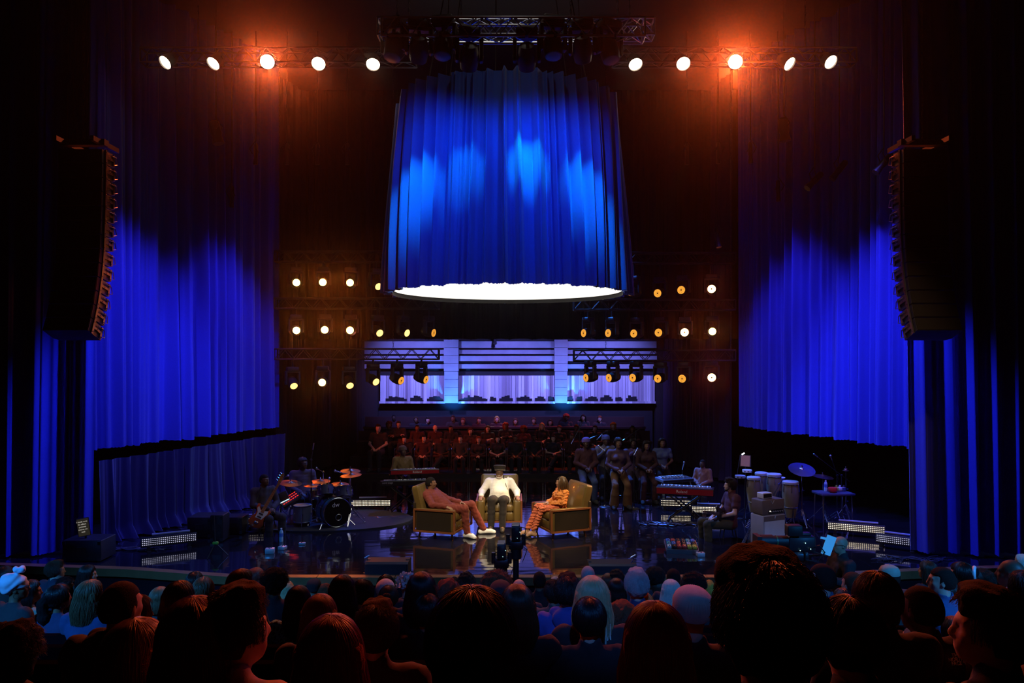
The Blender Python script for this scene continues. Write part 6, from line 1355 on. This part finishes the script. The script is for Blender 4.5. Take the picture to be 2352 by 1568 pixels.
b = MB(); b.box((.36, -.10, -.01), (.13, .006, .26), Matrix.Rotation(.35, 3, 'Y')); b.box((.29, -.10, .085), (.08, .006, .03), Matrix.Rotation(.2, 3, 'Y')); b.build('script_sheet', mat('sheet_blue_glow', (.35, .70, .85), .6, es=.22, ecol=(.10, .55, .9)), t)  # white sheet; its blue light is painted in as tint and emission
b = MB(); b.tube([(.12, -.09, -.05), (.22, -.14, .0), (.30, -.12, -.10), (.20, -.12, -.22), (.05, -.12, -.20), (.04, -.1, -.08)], .009, 6); b.tube([(.15, -.05, -.1), (.33, -.08, -.16), (.40, -.02, -.05)], .012, 6); b.build('cable', BLACK, t)
b = MB(); b.rect((0, 0, -.17), (.22, .18, .12), r=.03); b.tube([(.08, .05, -.17), (.30, .12, -.20), (.42, .12, -.16)], .014, 8); b.build('pan_head', GUN, t)
b = MB(); b.cyl((0, 0, -.22), (0, 0, -.62), .07, n=14); b.cyl((0, 0, -.6), (0, 0, -p.z-.56), .10, n=14); b.build('pedestal', BLACK, t); b = MB(); b.lathe([(.002, -p.z-.6), (.38, -p.z-.6), (.38, -p.z-.53), (.12, -p.z-.45), (.002, -p.z-.44)], 20); b.build('pedestal_base', BLACK, t)
for q in ((.05, -.10, .02), (.12, -.10, -.06), (-.02, -.10, -.08)): b = MB(); b.ell(q, .007, 6); b.build('indicator_light', glow('cam_led', (.5, .9, .9), 1.5), t)
# ------------------------------------------------------------------ the audience, one by one: x, top, head width (pixels), make, hair, look, ...
def rake(d): return -.42+STEP_Z*(10.2-d)/STEP_D
AUD = [
 (40, 1301, 49, 'turban', 'black', .9, 1, 'brown', (.03, .03, .035), 'person in a knotted pale blue head wrap, glasses and hoop earring', dict(hat=(.62, .70, .85), gl=1, hoop=1, sk='brown')),
 (73, 1331, 44, 'braids', 'black', .9, 1, 'brown', (.22, .26, .20), 'person with dark braids and sage green top just right of the pale head wrap', {}),
 (14, 1300, 34, 'short', 'dark', .5, 0, 'tan', (.02, .02, .02), 'dim dark haired person behind the pale head wrap at the photo\'s edge', {}),
 (130, 1284, 34, 'quiff', 'brown', .95, 0, 'pale', (.015, .03, .06), 'person with shaved sides and swept brown top under the caption screen, in profile', dict(eye=1)),
 (204, 1297, 36, 'long', 'dark', 1.0, 1, 'pale', (.02, .02, .022), 'pale faced person with long dark hair in profile, at the edge of the stalls\' drape', dict(eye=1)),
 (152, 1322, 36, 'curly', 'black', .7, 0, 'deep', (.62, .70, .74), 'curly dark haired person in a white top half hidden by the ponytail', {}),
 (137, 1341, 44, 'ponytail', 'black', .6, 1, 'brown', (.03, .035, .10), 'person with low dark ponytail and navy top, looking along the row', dict(hoop=1)),
 (210, 1331, 60, 'mid', 'light', .4, 1, 'pale', (.02, .06, .18), 'person with long wavy light hair lit blue and denim jacket', {}),
 (282, 1331, 78, 'buzz', 'dark', .2, 0, 'pale', (.012, .012, .016), 'broad person with cropped dark hair and black hooded top beside the wavy light hair', dict(hood=1)),
 (316, 1366, 62, 'short', 'auburn', .5, 0, 'pale', (.02, .015, .015), 'person with short ginger hair lit orange, in front of the cropped dark head', {}),
 (42, 1418, 118, 'curly', 'black', 0, 1, 'brown', (.02, .012, .012), 'huge dark curly head in the bottom corner beside the drape', {}),
 (316, 1419, 142, 'long', 'light', .2, 1, 'pale', (.05, .02, .02), 'smooth long light hair glowing red, right of the black hooded top', {}),
 (447, 1369, 153, 'long', 'auburn', 0, 1, 'pale', (.05, .02, .02), 'tall smooth long auburn hair overlapping the tousled head', {}),
 (548, 1336, 140, 'tousled', 'brown', .75, 0, 'pale', (.45, .30, .36), 'large tousled brown head with nose in profile and pale pink collar', {}),
 (368, 1347, 44, 'bob', 'light', .1, 1, 'pale', (.03, .03, .04), 'small light brown head left of the big dark head, third row', {}),
 (413, 1333, 70, 'bob', 'dark', .1, 1, 'tan', (.02, .02, .03), 'rounded dark head above the auburn hair, orange flecks on its crown', {}),
 (468, 1325, 42, 'short', 'light', 0, 0, 'pale', (.03, .03, .04), 'small sandy head peeping over the tousled head\'s edge', {}),
 (448, 1312, 34, 'short', 'dark', 0, 0, 'tan', (.02, .02, .03), 'dim dark head in the first row under the lime green clip', {}),
 (556, 1306, 58, 'bob', 'auburn', .6, 1, 'pale', (.03, .03, .04), 'reddish combed bob in the first row above the tousled head', {}),
 (588, 1303, 42, 'long', 'red', .2, 1, 'pale', (.03, .02, .02), 'deep red hair behind the combed reddish bob', {}),
 (632, 1301, 66, 'afro', 'black', 0, 0, 'deep', (.02, .02, .03), 'round dark afro in the first row left of the orange lit stage edge', {}),
 (612, 1328, 46, 'bob', 'black', .6, 1, 'pale', (.02, .02, .03), 'glossy dark bob with one pale cheek below the round afro', {}),
 (624, 1358, 46, 'long', 'black', .2, 1, 'tan', (.03, .16, .05), 'long dark hair over a green top beside the tousled head', {}),
 (661, 1333, 27, 'bob', 'blonde', .1, 1, 'pale', (.03, .05, .14), 'tiny blonde bob between the afro and the blue lit black hair', {}),
 (686, 1344, 58, 'long', 'black', 0, 1, 'brown', (.25, .75, .95), 'long straight black hair over a bright blue spotted top', dict(spots=1)),
 (722, 1329, 34, 'beanie', 'black', 0, 0, 'tan', (.02, .02, .02), 'dark knit cap under the orange lit stage edge', dict(hat=(.014, .012, .014))),
 (735, 1364, 82, 'long', 'light', 0, 1, 'pale', (.03, .03, .05), 'straight light brown hair with a blue sheen above the red parted hair', {}),
 (748, 1338, 26, 'short', 'auburn', .7, 0, 'pale', (.03, .02, .02), 'small face in profile beside the tall dark locks', {}),
 (787, 1319, 60, 'braids', 'black', 0, 1, 'deep', (.012, .012, .016), 'tall mass of dark locks in front of the orange lit stage edge', dict(bun=1)),
 (834, 1330, 46, 'short', 'black', 0, 0, 'tan', (.02, .02, .03), 'short dark blue lit hair right of the tall locks', {}),
 (816, 1326, 26, 'short', 'brown', .2, 0, 'pale', (.03, .03, .04), 'small head with pale band just behind the tall locks', {}),
 (886, 1327, 44, 'wrap', 'black', 0, 1, 'deep', (.02, .02, .03), 'smooth white dome shaped hat in the second row', dict(hat=(.80, .80, .84))),
 (893, 1343, 42, 'bun', 'brown', 0, 1, 'pale', (.03, .02, .02), 'brown hair coiled in a round bun before the white hat', {}),
 (886, 1319, 36, 'short', 'dark', 0, 0, 'tan', (.02, .02, .03), 'dark head behind the white dome shaped hat, against the black loudspeaker', {}),
 (934, 1317, 38, 'wrap', 'black', 0, 1, 'pale', (.05, .045, .06), 'frilly white ruffled hat beside the satin black hair', dict(ruff=1, hat=(.80, .80, .84))),
 (968, 1313, 72, 'mid', 'black', 0, 1, 'brown', (.02, .02, .03), 'satin smooth black hair with blue sheen beside the frilly hat', {}),
 (982, 1364, 58, 'short', 'dark', .1, 0, 'tan', (.02, .012, .02), 'dark hair with a red streak below the satin black hair', {}),
 (1030, 1326, 54, 'curly', 'red', 0, 1, 'pale', (.02, .02, .03), 'curly reddish head right of the satin black hair', {}),
 (1071, 1312, 35, 'curly', 'dark', 0, 0, 'brown', (.02, .02, .03), 'short curly dark head in the first row before the camera poles', {}),
 (1042, 1323, 28, 'short', 'dark', 0, 0, 'tan', (.02, .02, .03), 'small dark head between the curly reddish head and the short curly one', {}),
 (1140, 1307, 74, 'afro', 'auburn', 0, 1, 'brown', (.02, .02, .03), 'wide frizzy reddish afro directly under the camera poles', {}),
 (1150, 1330, 58, 'wrap', 'black', 0, 1, 'deep', (.02, .02, .03), 'dark cloth head wrap in front of the frizzy afro', dict(hat=(.015, .010, .012))),
 (1192, 1329, 32, 'bald', 'black', 0, 0, 'pale', (.03, .03, .04), 'shiny bald crown beside the taller camera pole', {}),
 (1188, 1341, 88, 'mid', 'brown', 0, 1, 'pale', (.015, .015, .02), 'straight brown hair with blue streaks and a black leather jacket', {}),
 (1239, 1309, 33, 'short', 'dark', 0, 0, 'brown', (.012, .012, .014), 'neat cropped head in black collar, first row before the orange clad woman', dict(style2='buzz')),
 (1270, 1331, 40, 'quiff', 'dark', -.5, 0, 'tan', (.10, .08, .09), 'head with shaved sides and thin glasses beside the blue hooded top', dict(gl=1)),
 (1304, 1314, 58, 'quiff', 'black', 0, 0, 'pale', (.05, .06, .30), 'thick dark hair, bright blue nape and blue hooded top', dict(hood=1)),
 (1275, 1322, 24, 'bald', 'black', .3, 0, 'pale', (.03, .03, .03), 'pink forehead peeping behind the thick dark hair', {}),
 (1360, 1322, 84, 'mid', 'blonde', 0, 1, 'pale', (.015, .012, .015), 'long tumbling blonde hair with cyan streaks over a bare shoulder', dict(tail=1)),
 (1350, 1298, 32, 'buzz', 'grey', 0, 0, 'pale', (.03, .03, .04), 'cropped grey head in the first row against the loudspeaker by the singers', {}),
 (1353, 1371, 70, 'short', 'black', 0, 0, 'pale', (.012, .012, .016), 'dark silhouette head in front of the tumbling blonde hair', {}),
 (1416, 1327, 40, 'bob', 'dark', 0, 1, 'pale', (.02, .02, .03), 'glossy dark bob with a blue ring of shine right of the blonde hair', {}),
 (1397, 1316, 33, 'bob', 'auburn', 0, 1, 'pale', (.02, .02, .03), 'small auburn head just behind the glossy ringed bob', {}),
 (1462, 1303, 52, 'quiff', 'grey', 0, 0, 'pale', (.03, .04, .12), 'tall swept back grey hair in the second row', {}),
 (1476, 1358, 54, 'bob', 'orange', 0, 1, 'pale', (.05, .03, .02), 'bright orange haired crown below the swept back grey hair', {}),
 (1425, 1376, 76, 'curly', 'auburn', -.4, 1, 'pale', (.42, .28, .34), 'dark red wavy head with a glinting earring and pale collar, beside the long auburn hair', dict(hoop=1)),
 (1505, 1381, 150, 'long', 'auburn', 0, 1, 'pale', (.03, .01, .01), 'very large long auburn hair below the ribbed knit cap', {}),
 (1504, 1300, 42, 'afro', 'black', 0, 0, 'deep', (.02, .02, .03), 'small round dark afro right of the swept back grey hair', {}),
 (1546, 1304, 32, 'buzz', 'black', 0, 0, 'deep', (.02, .02, .03), 'round cropped dark head in the first row above the platinum hair', {}),
 (1416, 1306, 30, 'curly', 'dark', 0, 0, 'brown', (.02, .02, .03), 'dim curly head against the loudspeaker by the singers', {}),
 (1509, 1327, 36, 'bob', 'brown', 0, 1, 'pale', (.02, .02, .03), 'brown bob between the grey hair and the platinum hair', {}),
 (1541, 1330, 46, 'long', 'platinum', 0, 1, 'pale', (.05, .05, .06), 'sleek platinum blonde hair right of the brown bob', {}),
 (1592, 1312, 60, 'afro', 'black', 0, 1, 'deep', (.02, .02, .03), 'wide black afro above the ribbed knit cap', {}),
 (1588, 1347, 90, 'beanie', 'dark', 0, 0, 'pale', (.02, .01, .012), 'ribbed pale knit cap in the middle of the stalls', dict(hat=(.42, .30, .27))),
 (1628, 1330, 26, 'short', 'orange', .3, 0, 'pale', (.03, .03, .05), 'small ginger head squeezed beside the giant dark head', {}),
 (1762, 1250, 236, 'tousled', 'black', 0, 0, 'pale', (.02, .01, .01), 'giant dark head towering over the stage edge', {}),
 (1086, 1348, 186, 'short', 'dark', .1, 0, 'pale', (.02, .012, .014), 'very large dark head in the middle bottom of the photo', {}),
 (761, 1411, 156, 'long', 'red', 0, 1, 'pale', (.03, .01, .01), 'long red lit hair with a centre parting', dict(var=1)),
 (866, 1374, 94, 'quiff', 'brown', .15, 0, 'pale', (.05, .02, .02), 'short brown hair lit red over a dark collared jacket with seams', {}),
 (1885, 1292, 48, 'buzz', 'dark', -.7, 0, 'pale', (.03, .10, .18), 'cropped head with lit pale temple and blue collar before the camera operator', {}),
 (1957, 1311, 42, 'buzz', 'brown', -.3, 0, 'pale', (.02, .02, .03), 'plain cropped brown head under the camera operator', {}),
 (1938, 1350, 54, 'braids', 'black', -.2, 1, 'deep', (.02, .02, .03), 'thin shiny braids peeping over the dark silhouette head', {}),
 (1947, 1368, 134, 'short', 'black', 0, 0, 'pale', (.015, .01, .012), 'large dark silhouette head next to the giant dark head', {}),
 (2011, 1312, 92, 'short', 'brown', 0, 0, 'pale', (.012, .018, .05), 'broad short brown haired head with a bare nape and navy jacket', {}),
 (2040, 1296, 40, 'cap', 'dark', -1.0, 0, 'pale', (.03, .03, .03), 'pale green peaked cap in profile by the corner of the stage', dict(hat=(.32, .34, .26))),
 (2112, 1342, 74, 'buzz', 'black', -.4, 0, 'deep', (.012, .014, .03), 'smooth round dark head in the navy jacket with a white half dome emblem', dict(logo=1)),
 (2128, 1287, 36, 'mid', 'brown', -.6, 1, 'tan', (.02, .02, .03), 'wavy brown hair beside the blue floor length drape', {}),
 (2160, 1300, 44, 'buzz', 'dark', -1.0, 0, 'pale', (.05, .10, .25), 'dark haired face in profile before the white scrunchie', dict(eye=1)),
 (2172, 1320, 42, 'topknot', 'dark', -.8, 1, 'tan', (.02, .13, .08), 'upswept dark hair over a green sleeveless top', dict(sl=0)),
 (2205, 1290, 42, 'bun', 'black', -.8, 1, 'pale', (.02, .02, .03), 'black hair tied with a white scrunchie near the drape', dict(scr=1)),
 (2226, 1305, 36, 'short', 'dark', -.9, 0, 'tan', (.02, .02, .03), 'face with dark rimmed glasses right of the white scrunchie', dict(gl=1)),
 (2253, 1305, 54, 'afro', 'dark', -.7, 1, 'brown', (.02, .02, .03), 'rounded dark brown head with a pale earring in front of the rimmed glasses', {}),
 (2320, 1284, 44, 'bald', 'black', -.7, 0, 'deep', (.65, .72, .78), 'bald person in a white shirt printed with dark signs', dict(signs=1)),
 (2347, 1272, 34, 'long', 'platinum', -.8, 1, 'pale', (.03, .03, .04), 'pale haired person behind the bald head at the photo\'s edge', {}),
 (2263, 1334, 140, 'tousled', 'dark', -1.0, 0, 'pale', (.02, .012, .014), 'large dark haired profile lit red along its nose', {}),
 (2274, 1431, 112, 'long', 'auburn', -.2, 1, 'pale', (.03, .012, .012), 'long smooth auburn hair in the bottom corner below the red lit profile', {}),
 (2190, 1415, 62, 'long', 'black', -.3, 1, 'tan', (.06, .22, .36), 'long black hair over a pale denim top, between navy jacket and profile', {}),
 (2348, 1310, 56, 'short', 'black', -.3, 0, 'deep', (.02, .02, .04), 'dark head cut by the photo\'s edge beside the printed shirt', {}),
]
SPOT = mat('spotted_cloth', (.02, .03, .05), .8, var=0); SIGN = mat('printed_shirt', (.70, .76, .82), .8, var=0)
def _pat(m, scale, c0, c1, lo, hi):
    t = m.node_tree; b = t.nodes['Principled BSDF']; tc = t.nodes.new('ShaderNodeTexCoord'); v = t.nodes.new('ShaderNodeTexVoronoi'); v.feature = 'DISTANCE_TO_EDGE'; v.inputs['Scale'].default_value = scale
    t.links.new(tc.outputs['Object'], v.inputs['Vector']); r = t.nodes.new('ShaderNodeMapRange'); r.inputs[1].default_value = lo; r.inputs[2].default_value = hi; t.links.new(v.outputs['Distance'], r.inputs[0])
    x = t.nodes.new('ShaderNodeMix'); x.data_type = 'RGBA'; x.inputs[6].default_value = (*c0, 1); x.inputs[7].default_value = (*c1, 1); t.links.new(r.outputs[0], x.inputs[0]); t.links.new(x.outputs[2], b.inputs['Base Color'])
_pat(SPOT, 26, (.20, .75, .95), (.01, .02, .03), .10, .16); _pat(SIGN, 22, (.02, .03, .04), (.70, .78, .85), .012, .02)
LOGOM = mat('white_print', (.75, .80, .90), .6)
for (x, ty, w, st, hc, lk, fem, sk, top, lab, op) in AUD:
    d = FPX*HW[st]/w*1.03; d = min(d, 10.25); sc = 1.03
    zt = EYE-(ty-HOR)*d/FPX; zb = zt-sc*(1.215+HT[st]); dz = zb-rake(d)
    sc = max(.93, min(1.12, sc+dz*.25)); d = d if d >= 10.2 else FPX*HW[st]*sc/w; zt = EYE-(ty-HOR)*d/FPX; zb = zt-sc*(1.215+HT[st])
    X = fx(x, d); lk = round(lk, 1); turn = -.35*lk; body = PI+turn + math.atan2(X, 14)*.3*-1*-1
    near = w > 70
    o, t, M = extra(lab, (X+.045*sc*math.sin(body), d-.045*sc*math.cos(body), zb), body, 'clasp', bool(fem), round(-lk*.75, 1), sk, top, (.02, .02, .025), op.get('style2', st), hc, 'people in the audience', sc, sleeve=op.get('sl', 2), hat=op.get('hat'), gl=bool(op.get('gl')), strand=st != 'bald' and w > 30, shoe=False, legs=True, eye=bool(op.get('eye')), var=op.get('var'))
    if st == 'wrap':
        S = Solid().ell((0, .03, .045), (.100, .118, .100), k=.02)
        if op.get('ruff'):
            rr = random.Random(2); b = MB(); b.at(M)
            for k in range(46):
                a, e = rr.uniform(0, 2*PI), rr.uniform(-.3, 1.4); p = Vector((.10*math.cos(a)*math.cos(e), .03+.12*math.sin(a)*math.cos(e), .04+.105*math.sin(e))); R = Euler((rr.uniform(0, 3), rr.uniform(0, 3), rr.uniform(0, 3))).to_matrix()
                b.rings([[p+R @ Vector((q*(.034+.006*math.sin(5*u))*math.cos(u), q*(.034+.006*math.sin(5*u))*math.sin(u), .012*q*q*math.sin(3*u)+.01*q)) for u in np.linspace(0, 2*PI, 19)[:-1]] for q in (.1, .55, 1)], caps=False)
            b.build('ruffled_hat', cloth(op['hat']), o, smooth=True)
        else:
            V, F = S.mesh(.009, lambda D, X, Y, Z: D+(.003*np.sin(80*(Z+Y*.4)) if op['hat'][0] < .1 else .001)*1.0); hh = arr_mesh('head_wrap' if op['hat'][0] < .1 else 'dome_hat', relax(V, F), F, cloth(op['hat']), o); hh.matrix_local = M
    if op.get('hood'):
        S = Solid().ell((0, .165, 1.04), (.13, .075, .10), k=.03).cap((-.10, .08, 1.07), (.10, .08, 1.07), .05, k=.04); V, F = S.mesh(.012, lambda D, X, Y, Z: D+.006*wob(X, Y, Z, 40)); arr_mesh('hood', relax(V, F), F, cloth(top), o)
    if op.get('hoop'):
        for s in (-1, 1): b = MB(); b.at(M); b.tube([(s*.086, .0+.022*math.cos(a), -.062+.022*math.sin(a)) for a in np.linspace(0, 2*PI, 17)[:-1]], .002, 5, close=True); b.build('earring', CHROME, o)
    if op.get('scr'): b = MB(); b.at(M); b.tube([(.055*math.cos(a), .125, .045+.055*math.sin(a)) for a in np.linspace(0, 2*PI, 17)[:-1]], .018, 8, close=True); b.build('scrunchie', WHITEP, o)
    if op.get('tail'):
        rr = random.Random(4)
        b = MB(); b.at(M)
        for k in range(26):
            x0 = -.05+rr.uniform(-.05, .05); y0 = .11+rr.uniform(-.02, .03); ph = rr.uniform(0, 6); b.tube([(x0+.025*math.sin(ph+i*1.1)*i/8, y0+.01*math.sin(ph*2+i), -.12-.055*i) for i in range(9)], [.005]*7+[.004, .001], 5)
        b.build('loose_tress', HAIR['platinum'], o)
    for c in TREE.get(o.name, []):
        if c.name.split('.')[0] == 'top':
            if op.get('spots'): c.material_slots[0].material = SPOT
            if op.get('signs'): c.material_slots[0].material = SIGN
    if op.get('logo'):
        for k, (ln, yy) in enumerate((('THE', .028), ('NORTH', .009), ('FACE', -.010))): text('jacket_lettering', ln, .024, LOGOM, o, Matrix.Translation((-.07, .226, 1.02)) @ Matrix.Rotation(PI, 4, 'Z') @ Matrix.Rotation(PI/2-.18, 4, 'X') @ Matrix.Translation((-.014, yy, 0)), .0008)
        b = MB(); b.at(Matrix.Translation((-.07, .226, 1.02)) @ Matrix.Rotation(PI, 4, 'Z') @ Matrix.Rotation(PI/2-.18, 4, 'X'))
        for r0, r1 in ((.010, .022), (.026, .038), (.042, .054)):
            for a0, a1 in [(i*PI/16, (i+1)*PI/16) for i in range(8)]: b.poly([(.020+r*math.cos(a), -.018+r*math.sin(a), .001) for r, a in ((r0, a0), (r1, a0), (r1, a1), (r0, a1))])
        b.build('jacket_emblem', LOGOM, o)
